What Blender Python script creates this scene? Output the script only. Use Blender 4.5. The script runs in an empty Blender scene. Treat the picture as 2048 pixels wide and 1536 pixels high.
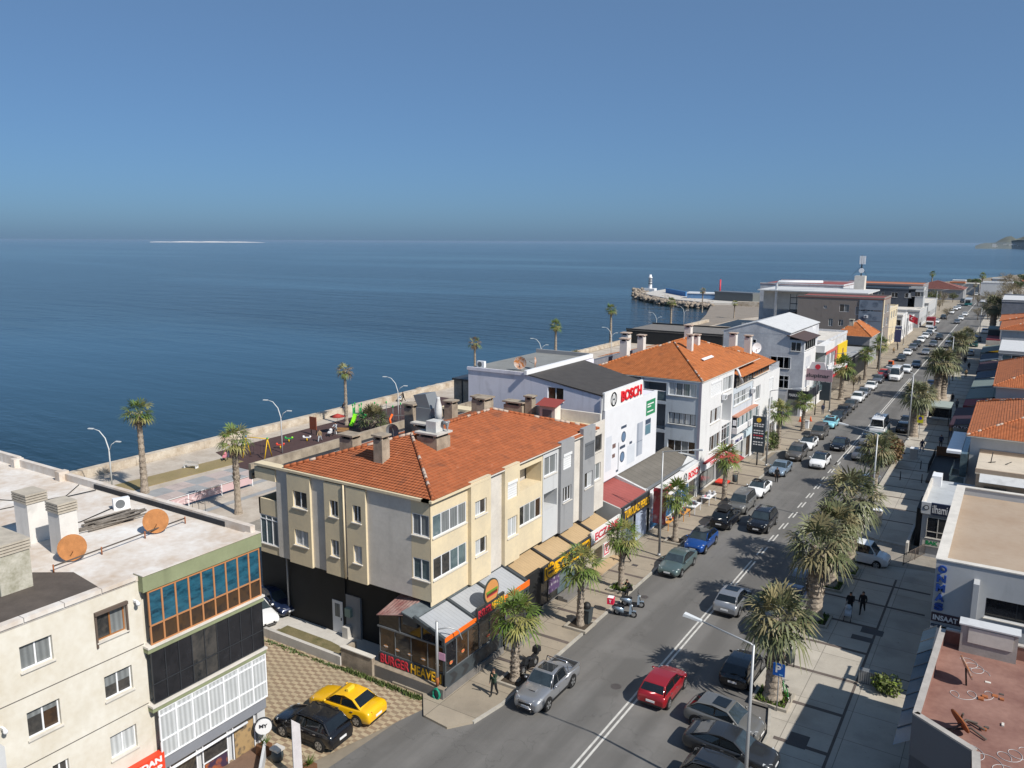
import bpy, math, random, bmesh
from mathutils import Vector, Matrix
random.seed(7)
R = math.radians
V = Vector
SC = bpy.context.scene
COL = SC.collection

# ---------------------------------------------------------------- camera
F = 1600.0
HC = 26.5
_hx0, _hy0, _hx1, _hy1 = 0, 478.5, 2048, 487.5
_roll = math.atan2(_hy1 - _hy0, _hx1 - _hx0)
_n = V((-(_hy1 - _hy0), (_hx1 - _hx0))); _n.normalize()
_pitch = math.atan2(V((1024 - _hx0, 768 - _hy0)).dot(_n), F)
_rz = Matrix.Rotation(-_roll, 3, 'Z')
UPC = _rz @ V((0, math.cos(_pitch), math.sin(_pitch)))
def camdir(px, py): return V(((px - 1024) / F, -(py - 768) / F, -1.0))
_v = camdir(2054, 487.5)
YC = (_v - UPC * _v.dot(UPC)).normalized()
XC = YC.cross(UPC)
ORG = V((0, 0, HC))
def ray(px, py):
    d = camdir(px, py); return V((d.dot(XC), d.dot(YC), d.dot(UPC)))
def G(px, py, z=0.0):
    d = ray(px, py); return ORG + d * ((z - HC) / d.z)
def GY(px, py, y):
    d = ray(px, py); return ORG + d * (y / d.y)
def GX(px, py, x):
    d = ray(px, py); return ORG + d * (x / d.x)
cam = bpy.data.cameras.new('camera'); camo = bpy.data.objects.new('camera', cam); COL.objects.link(camo)
cam.sensor_width = 36; cam.lens = 36 * F / 2048; cam.clip_start = 0.5; cam.clip_end = 60000
camo.matrix_world = Matrix.Translation(ORG) @ Matrix((XC, YC, UPC)).to_4x4()
SC.camera = camo

# ---------------------------------------------------------------- materials
MATS = {}
def _nm(nt, t, **kw):
    n = nt.nodes.new(t)
    for k, v in kw.items(): setattr(n, k, v)
    return n
def mat(key, col=(.5, .5, .5), rough=.75, metal=0., var=.12, vs=1.2, bump=0., bs=25., spec=.4, coat=0., kind=None, emit=None, col2=None, sc=(1, 1, 1)):
    if key in MATS: return MATS[key]
    m = bpy.data.materials.new(key); m.use_nodes = True; nt = m.node_tree; L = nt.links
    b = nt.nodes['Principled BSDF']
    b.inputs['Roughness'].default_value = rough; b.inputs['Metallic'].default_value = metal
    b.inputs['Specular IOR Level'].default_value = spec; b.inputs['Coat Weight'].default_value = coat
    b.inputs['Coat Roughness'].default_value = .08
    c = (*col, 1)
    b.inputs['Base Color'].default_value = c
    tc = _nm(nt, 'ShaderNodeTexCoord')
    mp = _nm(nt, 'ShaderNodeMapping'); mp.inputs['Scale'].default_value = sc
    uv = kind in ('tile', 'corr', 'planks', 'fold')
    L.new(tc.outputs['UV' if uv else 'Object'], mp.inputs['Vector'])
    def noise(scale, detail=5, vec=None):
        n = _nm(nt, 'ShaderNodeTexNoise'); n.inputs['Scale'].default_value = scale; n.inputs['Detail'].default_value = detail
        L.new(vec or mp.outputs[0], n.inputs['Vector']); return n
    def mix(fac, a, bb, blend='MIX'):
        x = _nm(nt, 'ShaderNodeMix', data_type='RGBA', blend_type=blend)
        for s, val in ((x.inputs[0], fac), (x.inputs[6], a), (x.inputs[7], bb)):
            if hasattr(val, 'links'): L.new(val, s)
            else: s.default_value = val if not isinstance(val, tuple) else (*val[:3], 1)
        return x.outputs[2]
    def ramp(src, a, bb):
        r = _nm(nt, 'ShaderNodeMapRange'); r.inputs[1].default_value = a; r.inputs[2].default_value = bb
        L.new(src, r.inputs[0]); return r.outputs[0]
    def math_(op, a, bb=None):
        x = _nm(nt, 'ShaderNodeMath', operation=op)
        for s, val in ((x.inputs[0], a), (x.inputs[1], bb)):
            if val is None: continue
            if hasattr(val, 'links'): L.new(val, s)
            else: s.default_value = val
        return x.outputs[0]
    cur = None; hsrc = None
    if var:
        n1 = noise(vs); n2 = noise(vs * 7.3, 4)
        f = ramp(math_('ADD', math_('MULTIPLY', n1.outputs[0], .7), math_('MULTIPLY', n2.outputs[0], .3)), .3, .7)
        lo = tuple(x * (1 - var) for x in col); hi = tuple(min(1, x * (1 + var)) for x in (col2 or col))
        cur = mix(f, lo, hi)
    else:
        cur = None
    if kind == 'tile':       # clay tile: columns by u, courses by v
        sx = _nm(nt, 'ShaderNodeSeparateXYZ'); L.new(mp.outputs[0], sx.inputs[0])
        col_w = math_('ABSOLUTE', math_('SINE', math_('MULTIPLY', sx.outputs[0], math.pi / .24)))
        vor = _nm(nt, 'ShaderNodeTexWhiteNoise', noise_dimensions='2D')
        cb = _nm(nt, 'ShaderNodeCombineXYZ'); L.new(math_('FLOOR', math_('DIVIDE', sx.outputs[0], .24)), cb.inputs[0]); L.new(math_('FLOOR', math_('DIVIDE', sx.outputs[1], .36)), cb.inputs[1])
        L.new(cb.outputs[0], vor.inputs[0])
        cur = mix(math_('MULTIPLY', vor.outputs[0], .55), cur, tuple(x * .62 for x in col))
        stain = ramp(noise(.55, 8).outputs[0], .58, .72)
        cur = mix(math_('MULTIPLY', stain, .5), cur, (.10, .05, .035))
        pale = ramp(noise(1.7, 6).outputs[0], .66, .76)
        cur = mix(math_('MULTIPLY', pale, .35), cur, (.55, .30, .20))
        hsrc = col_w; bump = bump or .6
    elif kind in ('corr', 'fold'):
        sx = _nm(nt, 'ShaderNodeSeparateXYZ'); L.new(mp.outputs[0], sx.inputs[0])
        hsrc = math_('ABSOLUTE', math_('SINE', math_('MULTIPLY', sx.outputs[0], math.pi / (.28 if kind == 'corr' else .2)))); bump = bump or .5
        if col2 and kind == 'corr':
            st = ramp(noise(.8, 8).outputs[0], .56, .7); cur = mix(math_('MULTIPLY', st, .7), cur, tuple(col2))
    elif kind == 'planks':
        sx = _nm(nt, 'ShaderNodeSeparateXYZ'); L.new(mp.outputs[0], sx.inputs[0])
        fr = math_('FRACT', math_('DIVIDE', sx.outputs[0], .3))
        ln = math_('LESS_THAN', fr, .06)
        cur = mix(math_('MULTIPLY', ln, .6), cur, tuple(x * .3 for x in col))
    elif kind == 'paver':    # two tone paving blocks with grime
        br = _nm(nt, 'ShaderNodeTexChecker'); br.inputs['Scale'].default_value = 1.0
        mp2 = _nm(nt, 'ShaderNodeMapping'); mp2.inputs['Scale'].default_value = (2.1, 4.4, 1); mp2.inputs['Rotation'].default_value = (0, 0, R(0))
        L.new(tc.outputs['Object'], mp2.inputs[0]); 
        wn = noise(2.2, 3); ad = _nm(nt, 'ShaderNodeVectorMath', operation='ADD'); sc_ = _nm(nt, 'ShaderNodeVectorMath', operation='SCALE'); sc_.inputs['Scale'].default_value = .12
        L.new(wn.outputs[1], sc_.inputs[0]); L.new(mp2.outputs[0], ad.inputs[0]); L.new(sc_.outputs[0], ad.inputs[1])
        L.new(ad.outputs[0], br.inputs['Vector'])
        br.inputs[1].default_value = (*col, 1); br.inputs[2].default_value = (*col2, 1)
        g = ramp(noise(.5, 8).outputs[0], .35, .7)
        cur = mix(math_('MULTIPLY', g, .55), br.outputs[0], tuple(.62 * x for x in col))
        g2 = ramp(noise(9, 4).outputs[0], .3, .7); cur = mix(math_('MULTIPLY', g2, .3), cur, (.14, .12, .10))
    elif kind == 'slab':     # concrete walkway with joints and stains
        bk = _nm(nt, 'ShaderNodeTexBrick'); bk.inputs['Scale'].default_value = 1; bk.offset = 0
        bk.inputs['Brick Width'].default_value = 2.9; bk.inputs['Row Height'].default_value = 3.05; bk.inputs['Mortar Size'].default_value = .02
        bk.inputs[1].default_value = (1, 1, 1, 1); bk.inputs[2].default_value = (.86, .86, .86, 1); bk.inputs[3].default_value = (.42, .42, .42, 1)
        L.new(tc.outputs['Object'], bk.inputs['Vector'])
        cur = mix(1.0, cur, bk.outputs[0], 'MULTIPLY')
        st = ramp(noise(.45, 9).outputs[0], .52, .72); cur = mix(math_('MULTIPLY', st, .45), cur, tuple(x * .5 for x in col))
        sp = ramp(noise(5, 3).outputs[0], .7, .74); cur = mix(math_('MULTIPLY', sp, .45), cur, tuple(x * .35 for x in col))
    elif kind == 'asphalt':
        mp3 = _nm(nt, 'ShaderNodeMapping'); mp3.inputs['Scale'].default_value = (.55, .035, 1); L.new(tc.outputs['Object'], mp3.inputs[0])
        st = ramp(noise(1.0, 5, mp3.outputs[0]).outputs[0], .40, .60); cur = mix(math_('MULTIPLY', st, .75), cur, tuple(x * .55 for x in col))
        pt = ramp(noise(.16, 7).outputs[0], .55, .62); cur = mix(math_('MULTIPLY', pt, .35), cur, tuple(x * 1.35 for x in col))
        fl = ramp(noise(14, 4).outputs[0], .62, .7); cur = mix(math_('MULTIPLY', fl, .4), cur, tuple(x * .5 for x in col))
        sp = ramp(noise(70, 2).outputs[0], .35, .7); cur = mix(math_('MULTIPLY', sp, .35), cur, tuple(x * 1.5 for x in col))
        vo = _nm(nt, 'ShaderNodeTexVoronoi', feature='DISTANCE_TO_EDGE'); vo.inputs['Scale'].default_value = .13
        wv = noise(.8, 6); a2 = _nm(nt, 'ShaderNodeVectorMath', operation='ADD'); s2 = _nm(nt, 'ShaderNodeVectorMath', operation='SCALE'); s2.inputs['Scale'].default_value = 3.0
        L.new(wv.outputs[1], s2.inputs[0]); L.new(tc.outputs['Object'], a2.inputs[0]); L.new(s2.outputs[0], a2.inputs[1]); L.new(a2.outputs[0], vo.inputs['Vector'])
        ck = math_('LESS_THAN', vo.outputs['Distance'], .004); cur = mix(math_('MULTIPLY', ck, .28), cur, tuple(x * .4 for x in col))
    elif kind == 'worn':     # plaster / roof screed with stains and streaks
        mp3 = _nm(nt, 'ShaderNodeMapping'); mp3.inputs['Scale'].default_value = (1.1, 1.1, .12); L.new(tc.outputs['Object'], mp3.inputs[0])
        st = ramp(noise(1.6, 7, mp3.outputs[0]).outputs[0], .56, .78); cur = mix(math_('MULTIPLY', st, .4), cur, tuple(col2 or [x * .55 for x in col]))
        sp = ramp(noise(.7, 9).outputs[0], .6, .7); cur = mix(math_('MULTIPLY', sp, .35), cur, tuple(col2 or [x * .55 for x in col]))
    elif kind == 'blotch':
        st = ramp(noise(vs, 8).outputs[0], .5, .6); cur = mix(st, cur, tuple(col2))
    elif kind == 'curtain':
        wv = _nm(nt, 'ShaderNodeTexWave', bands_direction='DIAGONAL'); wv.inputs['Scale'].default_value = 2.6; wv.inputs['Distortion'].default_value = 1.5
        mp3 = _nm(nt, 'ShaderNodeMapping'); mp3.inputs['Scale'].default_value = (1, 1, .02); L.new(tc.outputs['Object'], mp3.inputs[0]); L.new(mp3.outputs[0], wv.inputs[0])
        cur = mix(math_('MULTIPLY', wv.outputs[1], .55), cur, tuple(x * .45 for x in col))
    elif kind == 'room':     # dark room behind glass with vague contents
        st = ramp(noise(2.2, 3).outputs[0], .52, .62); cur = mix(math_('MULTIPLY', st, .8), cur, tuple(col2))
    elif kind == 'grass':
        g = ramp(noise(.35, 8).outputs[0], .4, .62); cur = mix(g, cur, tuple(col2))
        g2 = ramp(noise(16, 4).outputs[0], .4, .7); cur = mix(math_('MULTIPLY', g2, .45), cur, tuple(x * .4 for x in col))
    elif kind == 'bark':
        mp3 = _nm(nt, 'ShaderNodeMapping'); mp3.inputs['Scale'].default_value = (1, 1, 1); L.new(tc.outputs['Object'], mp3.inputs[0])
        st = ramp(noise(9, 5).outputs[0], .4, .65); cur = mix(st, cur, tuple(col2))
    elif kind == 'poster':
        vo = _nm(nt, 'ShaderNodeTexVoronoi'); vo.inputs['Scale'].default_value = vs; L.new(mp.outputs[0], vo.inputs['Vector'])
        g = ramp(vo.outputs['Distance'], .3, .5); cur = mix(g, cur, tuple(col2))
    if cur is not None: L.new(cur, b.inputs['Base Color'])
    if bump:
        bp = _nm(nt, 'ShaderNodeBump'); bp.inputs['Strength'].default_value = min(1, bump); bp.inputs['Distance'].default_value = .05 if hsrc is not None else .02
        L.new(hsrc if hsrc is not None else noise(bs, 5).outputs[0], bp.inputs['Height']); L.new(bp.outputs[0], b.inputs['Normal'])
    if emit:
        b.inputs['Emission Color'].default_value = (*col, 1); b.inputs['Emission Strength'].default_value = emit
    MATS[key] = m
    return m
def plain(key, col=(.5, .5, .5), rough=.5, metal=0., **kw): return mat(key, col, rough, metal, var=kw.pop('var', .05), **kw)

# ---------------------------------------------------------------- mesh builder
def org_of(o):
    p = V((0, 0, 0))
    while o is not None:
        p = p + o.location; o = o.parent
    return p
class MB:
    def __init__(s): s.v = []; s.f = []; s.m = []; s.uv = []; s.mats = []; s.sm = []
    def mi(s, m):
        if m not in s.mats: s.mats.append(m)
        return s.mats.index(m)
    def face(s, pts, m, uv=None, smooth=False):
        i = len(s.v); s.v += [V(p) for p in pts]; s.f.append(tuple(range(i, i + len(pts)))); s.m.append(s.mi(m)); s.uv.append(uv); s.sm.append(smooth)
    def grid(s, rows, m, closed=False, smooth=True, capA=False, capB=False, flip=False):
        i0 = len(s.v); n = len(rows[0]); k = s.mi(m)
        for r in rows: s.v += [V(p) for p in r]
        for a in range(len(rows) - 1):
            for b in range(n if closed else n - 1):
                c = (b + 1) % n
                q = (i0 + a * n + b, i0 + a * n + c, i0 + (a + 1) * n + c, i0 + (a + 1) * n + b)
                s.f.append(q[::-1] if flip else q); s.m.append(k); s.uv.append(None); s.sm.append(smooth)
        for cap, a in ((capA, 0), (capB, len(rows) - 1)):
            if cap:
                q = tuple(i0 + a * n + b for b in range(n))
                s.f.append(q[::-1] if (a == 0) != flip else q); s.m.append(k); s.uv.append(None); s.sm.append(False)
    def hexa(s, p, m, skip=''):   # p: 8 pts, bottom 4 ccw then top 4
        q = {'b': (3, 2, 1, 0), 't': (4, 5, 6, 7), '0': (0, 1, 5, 4), '1': (1, 2, 6, 5), '2': (2, 3, 7, 6), '3': (3, 0, 4, 7)}
        i = len(s.v); s.v += [V(x) for x in p]; k = s.mi(m)
        for nm, f in q.items():
            if nm in skip: continue
            s.f.append(tuple(i + j for j in f)); s.m.append(k); s.uv.append(None); s.sm.append(False)
    def box(s, x0, x1, y0, y1, z0, z1, m, skip=''):
        if x0 > x1: x0, x1 = x1, x0
        if y0 > y1: y0, y1 = y1, y0
        s.hexa([(x0, y0, z0), (x1, y0, z0), (x1, y1, z0), (x0, y1, z0), (x0, y0, z1), (x1, y0, z1), (x1, y1, z1), (x0, y1, z1)], m, skip)
    def fbox(s, F_, u0, u1, z0, z1, d0, d1, m, skip=''):   # box in a facade frame
        P = F_.P
        s.hexa([P(u0, z0, d1), P(u1, z0, d1), P(u1, z0, d0), P(u0, z0, d0), P(u0, z1, d1), P(u1, z1, d1), P(u1, z1, d0), P(u0, z1, d0)] if F_.right else
               [P(u1, z0, d1), P(u0, z0, d1), P(u0, z0, d0), P(u1, z0, d0), P(u1, z1, d1), P(u0, z1, d1), P(u0, z1, d0), P(u1, z1, d0)], m, skip)
    def tube(s, pts, r, m, n=6, cap=True):
        pts = [V(p) for p in pts]; rr = r if isinstance(r, (list, tuple)) else [r] * len(pts); rows = []
        ref = V((0, 0, 1)) if abs((pts[1] - pts[0]).normalized().z) < .9 else V((0, 1, 0))
        for i, p in enumerate(pts):
            d = (pts[min(i + 1, len(pts) - 1)] - pts[max(i - 1, 0)]).normalized()
            a = d.cross(ref).normalized(); b = d.cross(a).normalized()
            rows.append([p + (a * math.cos(2 * math.pi * k / n) + b * math.sin(2 * math.pi * k / n)) * rr[i] for k in range(n)])
        s.grid(rows, m, closed=True, smooth=True, capA=cap, capB=cap)
    def cone(s, c, z0, z1, r0, r1, m, n=12, cap=True):
        x, y = c[0], c[1]
        rows = [[(x + r * math.cos(2 * math.pi * k / n), y + r * math.sin(2 * math.pi * k / n), z) for k in range(n)] for z, r in ((z0, r0), (z1, r1))]
        s.grid(rows, m, closed=True, smooth=n > 6, capA=cap, capB=cap)
    def lathe(s, c, prof, m, n=12):
        rows = [[(c[0] + r * math.cos(2 * math.pi * k / n), c[1] + r * math.sin(2 * math.pi * k / n), c[2] + z) for k in range(n)] for r, z in prof]
        s.grid(rows, m, closed=True, capA=True, capB=True)
    def disc(s, c, axis, r, t, m, n=20, rz=None):   # short cylinder
        c = V(c); d = V(axis).normalized(); ref = V((0, 0, 1)) if abs(d.z) < .9 else V((0, 1, 0))
        a = ref.cross(d).normalized(); b = d.cross(a)
        rows = [[c + d * h + a * math.cos(2 * math.pi * k / n) * r + b * math.sin(2 * math.pi * k / n) * (rz or r) for k in range(n)] for h in (0, t)]
        s.grid(rows, m, closed=True, smooth=False, capA=True, capB=True)
    def ball(s, c, r, m, nu=10, nv=6):
        r = r if isinstance(r, (tuple, list)) else (r, r, r)
        rows = []
        for i in range(nv + 1):
            t = math.pi * (i / nv - .5); ct = max(.02, math.cos(t))
            rows.append([(c[0] + r[0] * ct * math.cos(2 * math.pi * k / nu), c[1] + r[1] * ct * math.sin(2 * math.pi * k / nu), c[2] + r[2] * math.sin(t)) for k in range(nu)])
        s.grid(rows, m, closed=True, capA=True, capB=True)
    def prism(s, poly, z0, z1, m, top=None):
        n = len(poly)
        if sum(poly[i][0] * poly[(i + 1) % n][1] - poly[(i + 1) % n][0] * poly[i][1] for i in range(n)) < 0: poly = poly[::-1]
        for i in range(n):
            a, b = poly[i], poly[(i + 1) % n]
            s.face([(a[0], a[1], z0), (b[0], b[1], z0), (b[0], b[1], z1), (a[0], a[1], z1)], m)
        s.face([(p[0], p[1], z1) for p in poly], top or m); s.face([(p[0], p[1], z0) for p in poly[::-1]], m)
    def mesh(s, name, off=None):
        me = bpy.data.meshes.new(name)
        off = off or V((0, 0, 0))
        me.from_pydata([v - off for v in s.v], [], s.f)
        for m in s.mats: me.materials.append(m)
        me.polygons.foreach_set('material_index', s.m)
        me.polygons.foreach_set('use_smooth', s.sm)
        if any(u is not None for u in s.uv):
            uvl = me.uv_layers.new(name='UVMap'); k = 0; dat = []
            for f, u in zip(s.f, s.uv):
                for j in range(len(f)): dat += list(u[j]) if u is not None else [0, 0]
            uvl.data.foreach_set('uv', dat)
        me.update()
        return me
    def build(s, name, parent=None, world=True, label=None):
        me = s.mesh(name, org_of(parent) if (parent is not None and world) else None)
        o = bpy.data.objects.new(name, me); COL.objects.link(o)
        if parent is not None: o.parent = parent
        if label: o['label'] = label
        return o
def tag(o, label=None, cat=None, group=None, kind=None):
    for k, v in (('label', label), ('category', cat), ('group', group), ('kind', kind)):
        if v: o[k] = v
    return o
def thing(name, label, cat, loc=(0, 0, 0), rz=0., group=None, sc=None):
    o = bpy.data.objects.new(name, None); COL.objects.link(o); o.location = loc; o.rotation_euler = (0, 0, rz); o.empty_display_size = .2
    if sc: o.scale = (sc, sc, sc) if not isinstance(sc, tuple) else sc
    return tag(o, label, cat, group)
def single(mb, name, label, cat, loc, group=None, rz=0.):   # a thing that is one mesh, built in world coordinates
    me = mb.mesh(name, V(loc)); o = bpy.data.objects.new(name, me); COL.objects.link(o); o.location = loc
    return tag(o, label, cat, group)
def structure(mb, name, kind='structure'):
    o = mb.build(name); o['kind'] = kind; return o
def inst(spec, name, label, cat, loc, rz=0., group=None, sc=None, paint=None):
    """spec: list of (part name, mesh, [children specs]); meshes are shared by every copy"""
    root = thing(name, label, cat, loc, rz, group, sc)
    def add(sp, par):
        o = bpy.data.objects.new(sp[0], sp[1]); COL.objects.link(o); o.parent = par
        if len(sp) > 3 and sp[3]: o.location = sp[3]
        if paint is not None:
            for k, m in enumerate(sp[1].materials):
                if m and m.name.startswith('PAINT'):
                    o.material_slots[k].link = 'OBJECT'; o.material_slots[k].material = paint
        for c in (sp[2] if len(sp) > 2 else []): add(c, o)
    for sp in spec: add(sp, root)
    return root
class Fr:
    """a facade plane: u along the wall, z up, d outward"""
    def __init__(s, p, ud, n): s.o = V((p[0], p[1], 0)); s.u = V((*ud, 0)).normalized(); s.n = V((*n, 0)).normalized(); s.right = s.u.cross(V((0, 0, 1))).dot(s.n) > 0
    def P(s, u, z, d=0.): return s.o + s.u * u + V((0, 0, z)) + s.n * d
    def uz(s, px, py):
        d = ray(px, py); t = (s.o - ORG).dot(s.n) / d.dot(s.n); p = ORG + d * t - s.o
        return p.dot(s.u), p.z
    def rect(s, x0, y0, x1, y1):
        a, b = s.uz(x0, y0), s.uz(x1, y1)
        return min(a[0], b[0]), max(a[0], b[0]), min(a[1], b[1]), max(a[1], b[1])
    def quad(s, mb, u0, u1, z0, z1, d, m, uv=None):
        q = [s.P(u0, z0, d), s.P(u1, z0, d), s.P(u1, z1, d), s.P(u0, z1, d)]
        if uv: uv = [(u0, z0), (u1, z0), (u1, z1), (u0, z1)]
        if not s.right: q = q[::-1]; uv = uv[::-1] if uv else None
        mb.face(q, m, uv)
def wall(mb, F_, u0, u1, z0, z1, holes, m, depth=.18, d=0., mr=None):
    us = sorted({u0, u1, *[x for h in holes for x in h[:2] if u0 < x < u1]}); zs = sorted({z0, z1, *[x for h in holes for x in h[2:4] if z0 < x < z1]})
    for a, b in zip(us, us[1:]):
        run = None
        for c, e in list(zip(zs, zs[1:])) + [(None, None)]:
            hole = c is None or any(h[0] < (a + b) / 2 < h[1] and h[2] < (c + e) / 2 < h[3] for h in holes)
            if hole:
                if run: F_.quad(mb, a, b, run[0], run[1], d, m); run = None
            else: run = (run[0], e) if run else (c, e)
    mr = mr or m
    for h in holes:
        a, b, c, e = h[:4]; dp = h[4] if len(h) > 4 else depth; P = F_.P
        qs = [[P(a, c, d), P(b, c, d), P(b, c, d - dp), P(a, c, d - dp)], [P(a, e, d - dp), P(b, e, d - dp), P(b, e, d), P(a, e, d)],
              [P(a, c, d), P(a, c, d - dp), P(a, e, d - dp), P(a, e, d)], [P(b, c, d - dp), P(b, c, d), P(b, e, d), P(b, e, d - dp)]]
        for q in qs: mb.face(q if F_.right else q[::-1], mr)
# shared plain materials
M_FRAME = plain('white_pvc', (.72, .73, .75), .4)
M_BROWNF = plain('brown_frame', (.30, .125, .04), .45)
M_DARKF = plain('dark_frame', (.03, .033, .038), .4)
M_GREYF = plain('grey_frame', (.13, .14, .15), .4)
M_SILL = mat('stone_sill', (.58, .55, .5), .7, var=.15)
GL_DARK = mat('glass_dark_room', (.014, .018, .022), .06, var=.3, kind='room', col2=(.06, .055, .05), spec=.6)
GL_CURT = mat('glass_grey_curtain', (.20, .215, .22), .12, var=.15, kind='curtain', spec=.6)
GL_WHITE = mat('glass_white_curtain', (.5, .52, .53), .15, var=.08, kind='curtain', spec=.6)
GL_BLUE = mat('glass_blue_blind', (.008, .035, .065), .08, var=.4, kind='room', col2=(.022, .10, .15), spec=.6, sc=(1, 1, 3))
GL_BROWN = mat('glass_brown_room', (.10, .055, .025), .1, var=.3, kind='room', col2=(.03, .02, .015), spec=.6)
GL_SMOKE = mat('glass_smoked', (.012, .013, .016), .05, var=.3, kind='room', col2=(.018, .018, .021), spec=.6)
GL_TEAL = mat('glass_teal_sky', (.05, .085, .10), .06, var=.25, kind='room', col2=(.12, .16, .17), spec=.6)
SHUT = mat('white_roller_shutter', (.70, .71, .72), .5, var=.05)
SHUTG = mat('grey_roller_shutter', (.12, .13, .145), .5, var=.08)
def window(T, F_, r, n=2, rows=(), fm=None, panes=None, low=None, d=0., rec=.12, sill=True, fw=.055, name='window', sm=None, label=None, seed=None):
    """frame bars as the window, panes and sill as its sub-parts"""
    u0, u1, z0, z1 = r[:4]; fm = fm or M_FRAME; rs = random.Random(seed if seed is not None else u0 * 31 + z0 * 7)
    panes = panes or [GL_DARK, GL_CURT]
    mb = MB(); us = [u0 + (u1 - u0) * k / n for k in range(n + 1)] if isinstance(n, int) else [u0 + (u1 - u0) * k for k in n]; zs = [z0, *[z0 + (z1 - z0) * k for k in rows], z1]
    a, b = d - rec - .05, d - rec + .015
    for k, u in enumerate(us):
        lo, hi = (u, u + fw) if k == 0 else ((u - fw, u) if k == len(us) - 1 else (u - fw * .6, u + fw * .6))
        mb.fbox(F_, lo, hi, z0 + fw, z1 - fw, a, b, fm)
    for k, z in enumerate(zs):
        lo, hi = (z, z + fw) if k == 0 else ((z - fw, z) if k == len(zs) - 1 else (z - fw * .5, z + fw * .5))
        mb.fbox(F_, u0, u1, lo, hi, a, b + (.003 if 0 < k < len(zs) - 1 else 0), fm)
    w = mb.build(name, T, label=label)
    pb = MB()
    for ua, ub in zip(us, us[1:]):
        g = panes[0] if len(panes) == 1 else rs.choice(panes)
        for k, (za, zb) in enumerate(zip(zs, zs[1:])): F_.quad(pb, ua + .02, ub - .02, za + .02, zb - .02, d - rec - .02, low if low and k == 0 else g)
    pb.build('pane', w)
    if sill:
        sb = MB(); sb.fbox(F_, u0 - .06, u1 + .06, z0 - .06, z0 - .002, d - rec, d + .09, sm or M_SILL); sb.build('sill', w)
    return w
def shutter(T, F_, r, d=0., rec=.06, m=None, slats=True):
    mb = MB(); u0, u1, z0, z1 = r[:4]; m = m or SHUT
    mb.fbox(F_, u0, u1, z1 - .2, z1, d - rec - .1, d + .03, m)
    n = max(1, int((z1 - .2 - z0) / .16)); h = (z1 - .2 - z0) / n
    for k in range(n):
        za = z0 + k * h
        F_.quad(mb, u0, u1, za + .012, za + h, d - rec, m); F_.quad(mb, u0, u1, za, za + .012, d - rec - .006, M_GREYF)
    return mb.build('shutter', T)
def tiled(mb, a, b, c, e, m, n=None, lift=.045, course=.36):
    """a-b eave, e-c ridge (above a, b); courses as overlapping steps"""
    a, b, c, e = map(V, (a, b, c, e)); h = ((e - a).length + (c - b).length) / 2; n = n or max(3, int(h / course))
    nrm = (b - a).cross(((e + c) / 2) - ((a + b) / 2)).normalized()
    ud = (b - a).normalized(); vd = nrm.cross(ud)
    def uv(p): q = p - a; return (q.dot(ud), q.dot(vd))
    for k in range(n):
        t0, t1 = k / n, (k + 1) / n
        p0, p1, q0, q1 = a.lerp(e, t0), b.lerp(c, t0), a.lerp(e, t1), b.lerp(c, t1)
        u0, u1 = p0 + nrm * lift, p1 + nrm * lift
        mb.face([u0, u1, q1, q0] if (q1 - q0).length > .02 else [u0, u1, q1], m, [uv(x) for x in ((u0, u1, q1, q0) if (q1 - q0).length > .02 else (u0, u1, q1))])
        mb.face([p0, p1, u1, u0], m, [uv(p0), uv(p1), uv(p1), uv(p0)])
def slope(mb, a, b, c, e, m, th=.0):
    a, b, c, e = map(V, (a, b, c, e)); nrm = (b - a).cross(e - a).normalized(); ud = (b - a).normalized(); vd = nrm.cross(ud)
    q = [a, b, c, e]; mb.face(q, m, [((p - a).dot(ud), (p - a).dot(vd)) for p in q])
    if th:
        dn = [p - nrm * th for p in q]
        mb.face(dn[::-1], m, [(0, 0)] * 4)
        for i in range(4): mb.face([dn[i], dn[(i + 1) % 4], q[(i + 1) % 4], q[i]], m, [(0, 0)] * 4)
_TX = {}
def text(s, parent, m, o, ud, vd, h, w=None, depth=.03, bold=.008, name='lettering', align=0., shear=0., world=True):
    """raised lettering: o = lower left (align 0) or centre (.5), cap height h, total width w"""
    key = (s, bold, shear)
    if key not in _TX:
        cu = bpy.data.curves.new('t', 'FONT'); cu.body = s; cu.size = 1; cu.offset = bold; cu.extrude = .05; cu.shear = shear; cu.resolution_u = 3
        ob = bpy.data.objects.new('t', cu)
        me = bpy.data.meshes.new_from_object(ob); bpy.data.objects.remove(ob); bpy.data.curves.remove(cu); _TX[key] = me
    me = _TX[key].copy(); me.name = name
    xs = [v.co.x for v in me.vertices]; ys = [v.co.y for v in me.vertices]
    x0, x1, y0, y1 = min(xs), max(xs), min(ys), max(ys)
    sy = h / (y1 - y0); sx = (w / (x1 - x0)) if w else sy
    ud, vd = V(ud).normalized(), V(vd).normalized(); nd = ud.cross(vd); off = org_of(parent) if (parent is not None and world) else V((0, 0, 0))
    for v in me.vertices:
        x = (v.co.x - x0 - align * (x1 - x0)) * sx; y = (v.co.y - y0 - (align and .5) * (y1 - y0)) * sy; z = (v.co.z + .05) / .1 * depth
        v.co = V(o) + ud * x + vd * y + nd * (z + .004) - off
    me.materials.clear(); me.materials.append(m); me.update()
    ob = bpy.data.objects.new(name, me); COL.objects.link(ob)
    if parent is not None: ob.parent = parent
    return ob
def ftext(s, parent, m, F_, r, d=0., **kw):   # text fitted in a facade rect
    u0, u1, z0, z1 = r
    if F_.right: return text(s, parent, m, F_.P(u0, z0, d), F_.u, (0, 0, 1), z1 - z0, u1 - u0, **kw)
    return text(s, parent, m, F_.P(u1, z0, d), -F_.u, (0, 0, 1), z1 - z0, u1 - u0, **kw)
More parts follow.
